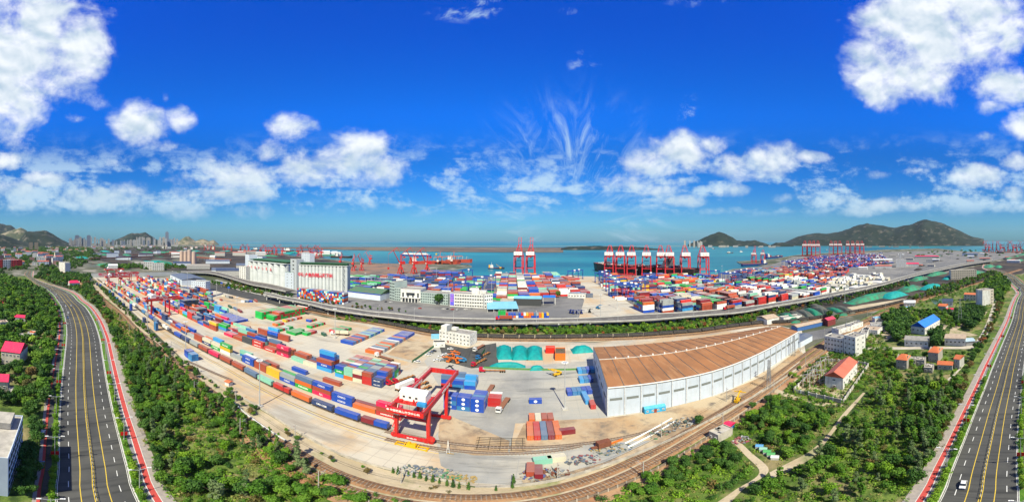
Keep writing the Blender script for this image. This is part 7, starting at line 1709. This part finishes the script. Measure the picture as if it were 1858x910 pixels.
t = thing('measuring_mast', 'thin white lattice post with yellow rail beside the tracks', 'post', (*G(813, 822).xy, .1)); MB().bar((-.5, 0, 0), (0, 0, 7), .14).bar((.5, 0, 0), (0, 0, 7), .14).bar((-.3, 0, 2.4), (.3, 0, 2.4), .1).build('frame', white_m, t); MB().box((1, -1, .7), (2.4, .1, .1)).build('rail', yel_m, t)
bld('hut', 'tiny white hut with rust roof at the hedge left of the train', 'hut', (408, 698), (415, 701), 2.4, 3, wallw, 'gable', rora, rise=.4)
bld('open_shed', 'open shed with brown flat roof and orange posts beside teal heaps', 'shed', (1007, 654), (1026, 654), 5, 13, mat('machine_orange', (.70,.17,.02)), rm=mat('roof_brown', (.13,.10,.07), .9)); bld('kiosk', 'bright red box kiosk with yellow writing behind the fenced bay', 'kiosk', (990, 641), (1007, 641), 4, 5, mat('kiosk_red', (.75,.02,.01), .5), rm=rbrick)
p = G(883, 632); t = thing('rail_crossing_grid', 'black paved crossing grid where tracks cross the concrete road', 'crossing', (*G(908, 806).xy, .32), -.02); b = MB()
for k in range(8): b.box((0, -4.5 + k * 1.3, .0), (18, .16, .1))
for k in range(5): b.box((-8 + k * 4, 0, .02), (.16, 9.5, .1))
b.build('grid', black_m, t)
# tracks through the crossing, seen end of the yard
YT = [[(700,783),(800,803),(900,812),(1000,811),(1100,800),(1180,783),(1240,766)], [(700,797),(800,815),(900,823),(1000,819),(1060,808)], [(480,722),(560,760),(640,786),(720,806),(800,824),(900,834),(960,834)]]
for px in YT[:2] + [[(340,655),(420,690)] + []]:
    track(resample(catmull([G(*p) for p in px], 6), 5), 'yard_track', .0, 2.4, mat('track_bed', (.30,.24,.19), .9, (.2,.17,.14), .5))
b = MB()
for o_ in (1.2 - .72, 1.2 + .72, -4.2, -5.7): b.wall([Vector((p.x, p.y, 0)) for p in offset(TRAIN, -o_)], .12, .16, .12)
b.build('rails', MATS['rail_steel'])['kind'] = 'structure'
b = MB().wall(zz(resample(offset(TRAIN, 7.2), 8), .0), .22, .012, .105); b.wall(zz(resample(offset(TRAIN, 4.6), 8), .0), .22, .012, .105); b.build('yard_lines', yl)['kind'] = 'structure'
sg = mat('sign_blue', (.02,.10,.6), .5)
for i, (px, py) in enumerate([(402, 521), (415, 530), (1240, 560)]): p = G(px, py); t = thing('road_sign', f'blue road sign board on a pole beside the north road, {ordw(i)} from left', 'road sign', (p.x, p.y, 0), -math.atan2(p.x, p.y), 'blue road signs'); MB().cyl((0, 0, 0), (0, 0, 8), .15, n=6).build('pole', pole_m, t); MB().box((0, -.2, 8.2), (4, .15, 3)).build('sign_board', sg, t)
for i, (px, py, h_) in enumerate([(1742, 590, 28), (1290, 0, 0), (1507, 548, 26), (1395, 705, 14), (1440, 645, 16), (1395, 690, 14)]):
    if not py: continue
    p = G(px, py); t = thing('lattice_pylon', f'grey steel lattice pylon, {ordw(i)} of those right of the warehouse', 'pylon', (p.x, p.y, 0), .3, 'lattice pylons'); b = MB(); w_ = h_ * .07
    for sx in (-1, 1):
        for sy in (-1, 1): b.bar((sx * w_, sy * w_, 0), (sx * .4, sy * .4, h_), .16)
    for k in range(8):
        f0, f1 = k / 8, (k + 1) / 8; a0, a1 = w_ * (1 - f0) + .4 * f0, w_ * (1 - f1) + .4 * f1
        for s in (-1, 1): b.bar((-a0, s * a0, h_ * f0), (a1, s * a1, h_ * f1), .09).bar((s * a0, -a0, h_ * f0), (s * a1, a1, h_ * f1), .09)
    for z in (.95, .82, .7): b.bar((-h_ * .12, 0, h_ * z), (h_ * .12, 0, h_ * z), .18)
    b.build('lattice', steel_m, t)
KIDS.clear()
# ================================================================== VEGETATION
def leaf_mat(name, cols, trans=.25):
    m = bpy.data.materials.new(name); m.use_nodes = True; MATS[name] = m; t = m.node_tree; L = t.links; b = t.nodes['Principled BSDF']
    b.inputs['Roughness'].default_value = .62; b.inputs['Specular IOR Level'].default_value = .25
    gi = t.nodes.new('ShaderNodeNewGeometry'); oi = t.nodes.new('ShaderNodeObjectInfo'); rp = t.nodes.new('ShaderNodeValToRGB')
    ad = t.nodes.new('ShaderNodeMath'); ad.operation = 'MULTIPLY_ADD'; ad.inputs[1].default_value = .42; mu = t.nodes.new('ShaderNodeMath'); mu.operation = 'MULTIPLY'; mu.inputs[1].default_value = .6
    L.new(oi.outputs['Random'], mu.inputs[0]); L.new(gi.outputs['Random Per Island'], ad.inputs[0]); L.new(mu.outputs[0], ad.inputs[2]); L.new(ad.outputs[0], rp.inputs[0])
    e = rp.color_ramp.elements; e[0].color = (*cols[0], 1); e[1].color = (*cols[-1], 1)
    for i, c in enumerate(cols[1:-1]): q = e.new((i + 1) / (len(cols) - 1)); q.color = (*c, 1)
    L.new(rp.outputs[0], b.inputs['Base Color'])
    tr = t.nodes.new('ShaderNodeBsdfTranslucent'); L.new(rp.outputs[0], tr.inputs[0]); mx = t.nodes.new('ShaderNodeMixShader'); mx.inputs[0].default_value = trans
    out = [n for n in t.nodes if n.type == 'OUTPUT_MATERIAL'][0]; L.new(b.outputs[0], mx.inputs[1]); L.new(tr.outputs[0], mx.inputs[2]); L.new(mx.outputs[0], out.inputs[0]); return m
lf = {'dark': leaf_mat('leaves_dark', [(.022,.07,.012), (.05,.13,.020), (.10,.20,.032)]), 'green': leaf_mat('leaves_green', [(.045,.13,.012), (.09,.21,.018), (.17,.30,.03)]), 'bright': leaf_mat('leaves_bright', [(.10,.24,.012), (.18,.34,.02), (.30,.42,.04)]),
      'autumn': leaf_mat('leaves_brown', [(.06,.085,.02), (.16,.13,.04), (.28,.16,.06)]), 'orange': leaf_mat('leaves_orange', [(.12,.07,.02), (.30,.10,.035), (.40,.15,.05)]), 'grey': leaf_mat('leaves_greyish', [(.06,.11,.04), (.12,.19,.07), (.22,.29,.13)]), 'dry': leaf_mat('dry_grass', [(.17,.21,.04), (.28,.29,.08), (.40,.34,.15)])}
bark = mat('bark', (.10,.075,.055), .95, (.05,.04,.03), 3)
def crown_mb(kind, n, ls, seed, m=0):
    rr = random.Random(seed); mb = MB(); lobes = []
    if kind == 'round': H_, Rr = 7.0, 3.0; lobes = [(rr.uniform(-1.5, 1.5), rr.uniform(-1.5, 1.5), rr.uniform(3.2, 5.6), rr.uniform(1.2, 2.1)) for _ in range(9)]
    elif kind == 'tall': lobes = [(rr.uniform(-.8, .8), rr.uniform(-.8, .8), 2.5 + i * .95, rr.uniform(.9, 1.6) * (1 - i * .06)) for i in range(9)]
    elif kind == 'wide': lobes = [(rr.uniform(-2.6, 2.6), rr.uniform(-2.6, 2.6), rr.uniform(3.4, 6.0), rr.uniform(1.3, 2.2)) for _ in range(14)]
    elif kind == 'bush': lobes = [(rr.uniform(-.7, .7), rr.uniform(-.7, .7), rr.uniform(.6, 1.7), rr.uniform(.6, 1.0)) for _ in range(6)]
    elif kind == 'cypress': lobes = [(rr.uniform(-.15, .15), rr.uniform(-.15, .15), .6 + i * .6, .95 - i * .085) for i in range(9)]
    elif kind == 'tuft': lobes = [(rr.uniform(-.9, .9), rr.uniform(-.9, .9), .25, .6) for _ in range(4)]
    elif kind == 'clump': lobes = [(rr.uniform(-7, 7), rr.uniform(-7, 7), rr.uniform(1.5, 5), rr.uniform(2, 3.6)) for _ in range(8)]
    wsum = [l[3] ** 2 for l in lobes]
    for _ in range(n):
        l = rr.choices(lobes, wsum)[0]; d = Vector((rr.gauss(0, 1), rr.gauss(0, 1), rr.gauss(0, 1) + .25)).normalized()
        c = Vector(l[:3]) + d * l[3] * (rr.random() ** .35); c.z = max(.15, c.z)
        nn_ = (d + Vector((rr.uniform(-.8, .8), rr.uniform(-.8, .8), rr.uniform(-.4, .9)))).normalized()
        a = nn_.orthogonal().normalized(); b_ = nn_.cross(a); th = rr.uniform(0, 6.28); a, b_ = a * math.cos(th) + b_ * math.sin(th), b_ * math.cos(th) - a * math.sin(th)
        s = ls * rr.uniform(.6, 1.3)
        mb.add([c - a * s - b_ * s * .35, c + a * s * .2 - b_ * s * .7, c + a * s, c + b_ * s * .65], [(0, 1, 2, 3)], m)
    return mb
def trunk_mb(kind, seed, mb=None, m=0):
    rr = random.Random(seed); mb = mb or MB()
    if kind in ('tuft', 'clump'): return mb
    ht = {'round': 4.2, 'tall': 8.5, 'wide': 4.4, 'bush': 1.2, 'cypress': 4.5}[kind]; r_ = {'bush': .06, 'cypress': .1}.get(kind, .2)
    mb.cyl((0, 0, -.3), (0, 0, ht), r_, r_ * .4, n=6, m=m)
    for i in range(5): a = i * 1.3; z = ht * (.4 + .11 * i); mb.cyl((0, 0, z), (math.cos(a) * ht * .34, math.sin(a) * ht * .34, z + ht * .26), r_ * .5, r_ * .15, n=5, m=m)
    return mb
SPEC = {'dark_round': ('round', 'dark', 950, .42), 'green_round': ('round', 'green', 950, .42), 'bright_round': ('round', 'bright', 900, .40), 'autumn_round': ('round', 'autumn', 850, .38), 'orange_round': ('round', 'orange', 600, .4), 'grey_tall': ('tall', 'grey', 800, .34), 'green_tall': ('tall', 'green', 800, .36), 'dark_wide': ('wide', 'dark', 1400, .46), 'green_wide': ('wide', 'green', 1400, .46), 'cypress': ('cypress', 'dark', 380, .24)}
CR = {k: (crown_mb(s[0], s[2], s[3], i + 3).mesh('crown', lf[s[1]]), trunk_mb(s[0], i).mesh('trunk', bark)) for i, (k, s) in enumerate(SPEC.items())}
ADJ = {'dark_round': 'dark green', 'green_round': 'leafy green', 'bright_round': 'bright green', 'autumn_round': 'brownish', 'orange_round': 'orange leaved', 'grey_tall': 'slim pale', 'green_tall': 'slim green', 'dark_wide': 'broad dark', 'green_wide': 'broad green', 'cypress': 'small cypress'}
def tree(k, x, y, s, rz, label, group, z=0.1, cat='tree', name='leafy_tree'):
    t = thing(name, label, cat, (x, y, z), rz, group); t.scale = (s, s, s * (1 + .12 * math.sin(x * 3)))
    kid('trunk', CR[k][1], t); kid('crown', CR[k][0], t); return t
PROTO = {}
def proto(k, n=None):
    if (k, n) in PROTO: return PROTO[k, n]
    kind, lm, cnt_, ls = SPEC[k] if k in SPEC else {'tuft': ('tuft', 'green', 46, .22), 'drytuft': ('tuft', 'dry', 46, .22), 'brighttuft': ('tuft', 'bright', 46, .22), 'bush': ('bush', 'green', 190, .2), 'darkbush': ('bush', 'dark', 190, .2), 'drybush': ('bush', 'autumn', 170, .2), 'brightbush': ('bush', 'bright', 170, .2), 'clump': ('clump', 'dark', 420, 1.0), 'gclump': ('clump', 'green', 420, 1.0)}[k]
    mb = crown_mb(kind, n or cnt_, ls * (1 if not n else math.sqrt(cnt_ / n)), len(PROTO) + 50, 0); trunk_mb(kind, 1, mb, 1)
    o = bpy.data.objects.new('source_' + k, mb.mesh('source_' + k, [lf[lm], bark])); PROTO[k, n] = o; return o
def scatter(name, label, items):
    """items: (kind, lod, x, y, z, scale, rz): one mass of plants instanced on points"""
    kinds = sorted({(i[0], i[1]) for i in items}, key=str)
    me = bpy.data.meshes.new(name); me.from_pydata([(i[2], i[3], i[4]) for i in items], [], [])
    for nm, ty, vals in (('inst', 'INT', [kinds.index((i[0], i[1])) for i in items]), ('scl', 'FLOAT', [i[5] for i in items]), ('rz', 'FLOAT', [i[6] for i in items])):
        me.attributes.new(nm, ty, 'POINT').data.foreach_set('value', vals)
    o = bpy.data.objects.new(name, me); COL.objects.link(o); tag(o, label, None, None, 'stuff')
    ng = bpy.data.node_groups.new(name, 'GeometryNodeTree'); ng.interface.new_socket('Geometry', in_out='INPUT', socket_type='NodeSocketGeometry'); ng.interface.new_socket('Geometry', in_out='OUTPUT', socket_type='NodeSocketGeometry')
    gi = ng.nodes.new('NodeGroupInput'); go = ng.nodes.new('NodeGroupOutput'); ip = ng.nodes.new('GeometryNodeInstanceOnPoints'); g2 = ng.nodes.new('GeometryNodeGeometryToInstance')
    for k in reversed(kinds):
        oi = ng.nodes.new('GeometryNodeObjectInfo'); oi.inputs['Object'].default_value = proto(*k); ng.links.new(oi.outputs['Geometry'], g2.inputs[0])
    def attr(nm, ty): a = ng.nodes.new('GeometryNodeInputNamedAttribute'); a.data_type = ty; a.inputs[0].default_value = nm; return a.outputs[0]
    ip.inputs['Pick Instance'].default_value = True
    cx = ng.nodes.new('ShaderNodeCombineXYZ'); ng.links.new(attr('rz', 'FLOAT'), cx.inputs[2])
    L = ng.links; L.new(gi.outputs[0], ip.inputs['Points']); L.new(g2.outputs[0], ip.inputs['Instance']); L.new(attr('inst', 'INT'), ip.inputs['Instance Index']); L.new(cx.outputs[0], ip.inputs['Rotation']); L.new(attr('scl', 'FLOAT'), ip.inputs['Scale']); L.new(ip.outputs[0], go.inputs[0])
    md = o.modifiers.new('plants', 'NODES'); md.node_group = ng; return o
rt = random.Random(4)
NOGO = [Vector((p.x, p.y, 0)) for p in resample([G(*q) for q in [(1333,797),(1360,825),(1388,855),(1345,885),(1312,912)]], 2)] + [Vector((p.x, p.y, 0)) for p in resample([G(*q) for q in [(1398,862),(1436,845),(1476,822),(1503,792),(1533,752),(1568,712)]], 2)] + [G(*q) for q in [(1295,800),(1317,783),(1380,814),(1394,824),(1408,836),(1345,805)]]
HOUSEBOX = [([(1,640),(58,640),(60,668),(5,668)]), ([(-40,690),(36,690),(36,728),(-40,728)]), ([(48,600),(63,600),(63,616),(48,616)]), ([(26,578),(48,578),(48,588),(26,588)]), ([(-10,590),(18,590),(18,600),(-10,600)]), ([(120,512),(150,512),(150,522),(120,522)]), ([(103,486),(122,486),(122,498),(103,498)])]
HB = [GP(h, 0, 30, True) for h in HOUSEBOX]
RD = [(p.x, p.y, n.x, n.y, w) for p, n, w in list(zip(PL, NRM, ws))[::2]]
def on_road(x, y):
    """True on the avenue, its verges, paths and pavements"""
    p = min(RD, key=lambda r: (r[0] - x) ** 2 + (r[1] - y) ** 2); f = ((x - p[0]) * p[2] + (y - p[1]) * p[3]) / p[4]
    return -.41 < f < 1.27
def zone(poly, spacing, kinds, smin, smax, keep=1.0, noisecut=None, seedo=0):
    P = GP(poly, 0, 15, True); xs = [p.x for p in P]; ys = [p.y for p in P]; out = []; x = min(xs)
    while x < max(xs):
        y = min(ys)
        while y < max(ys):
            px, py = x + rt.uniform(-.45, .45) * spacing, y + rt.uniform(-.45, .45) * spacing; y += spacing
            if rt.random() > keep or not inpoly(P, px, py): continue
            nz = noise.noise(Vector((px / 22 + seedo, py / 22, seedo)))
            if noisecut is not None and nz < noisecut: continue
            q = Vector((px, py, 0))
            if on_road(px, py): continue
            if any((q - g_).length < 2.2 + spacing * .2 for g_ in NOGO) or any(inpoly(h, px, py) for h in HB): continue
            if visible(q, 40, 6): out.append((pick(kinds), px, py, smin + (smax - smin) * (rt.random() ** 1.3 * 1.25 - .12), rt.uniform(0, 6.28)))
        x += spacing
    return out
D_, Gn, Br, Au, Gt, Tt, Dw, Gw = 'dark_round', 'green_round', 'bright_round', 'autumn_round', 'grey_tall', 'green_tall', 'dark_wide', 'green_wide'
ZN = []
def Z(nm, *a, **k): ZN.extend((nm, *i) for i in zone(*a, **k))
Z('left wood', [(246,600),(300,655),(360,703),(420,742),(470,782),(520,818),(590,858),(560,872),(500,850),(440,815),(380,770),(310,740),(262,720),(238,650)], 4.1, [(D_, 3), (Gn, 5), (Gt, 2), (Tt, 2), (Br, .6)], .5, .9)
Z('left wood', [(262,910),(240,850),(226,790),(216,720),(205,640),(196,600),(215,600),(240,655),(265,720),(310,745),(330,830),(360,915)], 4.6, [(Dw, 2), (D_, 5), (Gn, 3), (Tt, 2), (Gt, 1)], .6, 1.0)
Z('left wood', [(360,915),(330,830),(312,748),(380,775),(440,820),(500,855),(560,878),(640,895),(690,915)], 5.6, [(Gn, 4), (Gt, 3), (Br, 2), (D_, 2)], .5, .85, keep=.5, noisecut=0.0)
Z('left wood', [(380,915),(372,880),(420,868),(520,885),(600,895),(660,915)], 5.0, [(D_, 3), (Gn, 4), (Gt, 2)], .7, 1.0)
Z('left wood', [(600,870),(680,898),(760,922),(650,930),(560,880)], 4.4, [(Gn, 4), (D_, 3)], .5, .8)
Z('pavement edge', [(170,556),(192,600),(204,650),(214,700),(232,770),(262,850),(285,915),(302,915),(280,850),(246,770),(228,700),(216,650),(206,600),(184,556)], 4.6, [(Au, 6), (D_, 3), (Gn, 2)], .55, .8)
Z('far avenue wood', [(72,506),(100,498),(125,498),(160,512),(178,536),(205,575),(196,585),(172,560),(150,540),(120,522),(90,513)], 6.5, [(D_, 4), (Gn, 4), (Au, 1.5), (Dw, 2)], .7, 1.1)
Z('yard hedge', [(172,512),(205,537),(250,580),(300,628),(335,660),(470,748),(462,758),(380,705),(318,660),(270,612),(222,566),(186,530)], 3.6, [(D_, 4), (Gn, 4), (Au, 1)], .4, .65, keep=.8)
Z('yard hedge', [(470,750),(540,795),(620,836),(700,862),(700,872),(620,846),(540,806)], 3.6, [(Gn, 3), (Au, 3), (D_, 2)], .22, .42, keep=.55)
Z('left grove', [(-30,498),(20,505),(66,522),(92,545),(106,580),(108,640),(103,700),(88,735),(40,742),(-30,742)], 6.0, [(Dw, 3), (D_, 3), (Gw, 4), (Gn, 4), (Br, 1), (Au, .8)], .6, 1.25)
Z('white block grove', [(42,745),(66,742),(72,800),(62,870),(50,915),(40,915),(42,830)], 4.5, [(Dw, 3), (D_, 3)], .75, 1.0)
Z('right wood', [(1362,738),(1405,728),(1450,742),(1505,752),(1560,742),(1530,775),(1498,815),(1466,838),(1425,850),(1402,836),(1385,800),(1352,775)], 4.4, [(Gn, 5), (D_, 4), (Br, 1.2), (Tt, 1)], .55, .85)
Z('right wood', [(1130,905),(1150,880),(1220,845),(1285,812),(1322,808),(1350,835),(1345,852),(1290,855),(1210,885),(1170,915)], 3.9, [(D_, 6), (Gn, 3), (Tt, 1)], .5, .72)
Z('right wood', [(1180,915),(1215,890),(1300,860),(1370,858),(1335,880),(1290,905),(1285,915)], 6.0, [(Gn, 3), (Br, 3), (Gt, 1)], .35, .6, keep=.6)
Z('right wood', [(1340,915),(1370,890),(1408,870),(1440,858),(1480,838),(1510,800),(1545,755),(1575,712),(1610,700),(1680,700),(1745,698),(1722,760),(1700,812),(1675,880),(1665,915)], 5.1, [(Gn, 5), (Gt, 5), (Tt, 3), (D_, 3), (Br, 2)], .45, .95, keep=.74, noisecut=-.22, seedo=3)
Z('right wood', [(1640,690),(1740,690),(1752,700),(1730,770),(1706,825),(1680,900),(1650,900),(1640,800),(1650,740)], 4.8, [(D_, 4), (Gt, 3), (Tt, 2), (Gn, 3)], .6, 1.0)
Z('pavement edge', [(1668,915),(1690,860),(1712,808),(1733,760),(1754,706),(1766,670),(1786,630),(1806,590),(1822,545),(1812,545),(1795,590),(1774,628),(1752,668),(1740,706),(1720,756),(1698,806),(1674,858),(1650,915)], 4.6, [(Au, 5), (D_, 4), (Gn, 2), ('orange_round', .5)], .55, .85)
Z('village trees', [(1604,575),(1640,562),(1648,580),(1650,600),(1640,625),(1615,618),(1606,598)], 5.0, [(Dw, 4), (D_, 3), (Gn, 1)], .8, 1.2)
Z('village trees', [(1640,562),(1700,566),(1740,570),(1742,600),(1710,590),(1700,574),(1650,590)], 5.4, [(Gn, 4), (D_, 3), (Br, 1)], .6, 1.0)
Z('village trees', [(1560,640),(1620,642),(1690,640),(1760,642),(1735,655),(1690,668),(1660,690),(1600,690),(1584,660)], 5.5, [(Gn, 4), (D_, 3), (Br, 2)], .4, .75, keep=.55, seedo=9)
Z('village trees', [(1690,612),(1708,600),(1712,620),(1696,634)], 5, [(Dw, 2)], 1, 1.2)
Z('village trees', [(1736,568),(1775,560),(1788,568),(1770,600),(1740,592)], 5, [(Dw, 3), (D_, 3)], .9, 1.2)
Z('right far wood', [(1800,560),(1832,528),(1836,500),(1815,495),(1790,512),(1770,530),(1806,540)], 6.5, [(Gn, 4), (Dw, 3), (Br, 2)], .7, 1.1)
Z('right far wood', [(1660,546),(1720,535),(1770,514),(1810,495),(1800,492),(1760,505),(1700,524),(1640,546)], 8, [(D_, 3), (Gn, 4), (Au, 1)], .6, 1.0)
Z('station slope', [(1400,702),(1500,640),(1496,655),(1442,705),(1412,712)], 7, [(Gn, 3), (Br, 2)], .3, .5, keep=.6)
Z('flyover belt', [(600,576),(700,586),(790,603),(1000,610),(1200,604),(1330,592),(1400,578),(1460,558),(1400,563),(1300,580),(1150,592),(1000,596),(850,596),(700,578),(640,570)], 6.2, [(Gn, 5), (D_, 3), (Au, 2), ('orange_round', .9), (Br, 1)], .5, .85, keep=.85)
Z('tree rows beside the north road', [(385,512),(433,521),(490,534),(560,551),(600,560),(640,568),(640,574),(590,568),(550,556),(490,540),(430,527),(380,516)], 6.5, [(D_, 5), (Au, 3), (Gn, 2)], .5, .8, keep=.8)
Z('tree rows beside the north road', [(420,511),(480,525),(560,543),(625,553),(740,566),(740,570),(625,558),(560,549),(480,532),(420,517)], 7, [(D_, 4), (Au, 3)], .45, .75, keep=.6)
Z('tree row behind the flyover', [(1390,550),(1460,541),(1530,527),(1600,512),(1600,508),(1530,522),(1460,535),(1385,544)], 7, [(D_, 4), (Au, 2)], .6, .9)
Z('trees between coal heaps', [(1440,556),(1540,540),(1640,512),(1640,520),(1540,548),(1440,566)], 7, [(D_, 4), (Au, 1)], .5, .9, keep=.8)
ZN = [z for z in ZN if True]
for px, py, s in ((796, 553, 2.4), (1013, 540, 1.6), (1645, 525, 2.2), (1679, 522, 2.0), (1385, 577, 1.8), (1268, 770, .9), (1505, 578, 1.7), (1518, 583, 1.4)): p = G(px, py); ZN.append(('single trees', D_, p.x, p.y, s * .8, px * 1.0))
# landmarks for telling trees apart
LM = []
for o in COL.objects:
    if o.parent is None and 'label' in o:
        l = o['label']
        if o.name.startswith('catenary_pole'):
            LM.append((o.location.copy(), l.split(', ')[1].split(' from')[0] + (' wood side pole' if 'wood side' in l else ' yard side pole')))
        elif o.name.startswith('street_lamp') and 'avenue' in l:
            LM.append((o.location.copy(), l.split(' nearest')[0] + (' port side ' if 'port side' in l else ' town side ') + ('left lamp' if 'left avenue' in l else 'right lamp')))
ZN.sort(key=lambda z: math.hypot(z[2], z[3]) / z[4] ** .5)
near = ZN[:300]; rest = ZN[300:]; groups = {}
for z in near:
    q = Vector((z[2], z[3], 0)); lm = min(LM, key=lambda a: (a[0] - q).length); groups.setdefault(lm[1], []).append(((lm[0] - q).length, z))
for lmn, l in groups.items():
    for i, (d, z) in enumerate(sorted(l, key=lambda a: a[0])):
        tree(z[1], z[2], z[3], z[4], z[5], f'{ADJ[z[1]]} tree, {z[0]}, {ordw(i)} closest to {lmn}', 'trees of the ' + z[0].replace('the ', ''))
items = []
for z in rest:
    D = math.hypot(z[2], z[3]); items.append((z[1], None if D < 230 else 320 if D < 500 else 120, z[2], z[3], .05, z[4] * (1 if D < 400 else 1.15), z[5]))
scatter('woods', 'dense mixed green woods filling the land between avenue, railway and village', items)
# undergrowth: bushes and tufts
und = []
def U(poly, sp_, kinds, a, b_, **k):
    for z in zone(poly, sp_, kinds, a, b_, **k): und.append((z[0], None, z[1], z[2], .0, z[3], z[4]))
W1 = [(250,905),(228,790),(205,640),(180,560),(205,560),(250,605),(300,655),(420,745),(530,828),(640,885),(740,915),(255,915)]
W2 = [(1090,905),(1200,855),(1300,800),(1400,725),(1500,640),(1600,600),(1640,690),(1750,695),(1700,820),(1665,915),(1080,915)]
for W_ in (W1, W2):
    U(W_, 2.1, [('tuft', 4), ('brighttuft', 3), ('drytuft', 2.2)], .7, 1.7, keep=.85); U(W_, 3.2, [('bush', 4), ('darkbush', 3), ('drybush', 1.6), ('brightbush', 1.5)], .5, 1.5, keep=.66)
U([(700,866),(860,895),(930,893),(1000,880),(1000,886),(900,905),(700,882)], 2.6, [('drybush', 3), ('tuft', 2)], .4, .8, keep=.5)
U([(610,580),(700,588),(790,603),(1000,607),(1200,602),(1330,590),(1400,577),(1400,568),(1150,592),(1000,595),(850,595),(700,579)], 3.6, [('bush', 4), ('darkbush', 2), ('brightbush', 2), ('drybush', 1.5)], 1.0, 2.2, keep=.8)
U([(1560,640),(1770,640),(1750,690),(1600,690)], 4.5, [('bush', 3), ('brighttuft', 3), ('drytuft', 1)], .7, 1.6, keep=.7)
U([(1640,555),(1790,512),(1830,500),(1820,560),(1790,600),(1700,560)], 6, [('bush', 3), ('brighttuft', 3)], 1, 2, keep=.6)
scatter('undergrowth', 'scrub, tall grass and low bushes under and between the trees', und)
farg = []
for (poly, sp_, kp) in (([(-20,500),(-20,447),(60,447),(160,449),(185,470),(150,480),(120,500),(70,500),(50,488)], 26, .62), ([(150,462),(300,455),(420,452),(330,447),(140,449)], 60, .3), ([(190,488),(300,490),(340,486),(300,480),(180,482)], 22, .8), ([(1700,475),(1860,460),(1860,452),(1640,456)], 50, .15), ([(60,505),(100,492),(160,500),(175,520),(130,500)], 14, .6)):
    for z in zone(poly, sp_, [('clump', 3), ('gclump', 1.3)], .8, 1.5, keep=kp): farg.append((z[0], None, z[1], z[2], 0, z[3], z[4]))
scatter('far_trees', 'dark far tree clumps among the town houses and terminal sheds', farg)
# verge bushes and the small trees of the railway hedge
bushm = {k: (crown_mb('bush', 420, .17, 60 + i).mesh('foliage', lf[k]), trunk_mb('bush', 60 + i).mesh('stem', bark)) for i, k in enumerate(('bright', 'green'))}
cn_ = {}
for fr_, nm_ in ((-.07, 'port side verge'), (1.055, 'town side verge')):
    for p, tt in along_list(rl(fr_, .25), 3.6, 3):
        D = p.length
        if not visible(p, 10, 2) or D > 185 or rt.random() < .18: continue
        sd_ = 'left' if p.x < 0 else 'right'; k = (nm_, sd_); cn_.setdefault(k, []).append((D, p))
for (nm_, sd_), l in cn_.items():
    for i, (D, p) in enumerate(sorted(l, key=lambda a: a[0])):
        k = 'bright' if rt.random() < .65 else 'green'; t = thing('verge_bush', f'round {"yellow green" if k == "bright" else "green"} bush, {ordw(i)} nearest on the {nm_} of the {sd_} avenue', 'bush', (p.x + rt.uniform(-.3, .3), p.y + rt.uniform(-.3, .3), .25), rt.uniform(0, 6), 'round bushes of the avenue verges')
        s = rt.uniform(1.05, 1.45); t.scale = (s, s, s * 1.1); kid('stem', bushm[k][1], t); kid('foliage', bushm[k][0], t)
for i, (px, py) in enumerate([(741,862),(751,866),(762,868),(773,872),(785,874),(797,877),(811,881),(822,884),(833,886),(850,888),(900,890),(930,885),(932,876),(713,858),(722,860)]):
    p = G(px, py); tree('cypress', p.x, p.y, .5 + .25 * ((i * 7) % 5) / 4, i * 1.1, f'small dark conical tree in the hedge below the crane, {ordw(i)} of its row', 'small conical trees below the crane', name='cypress_tree')
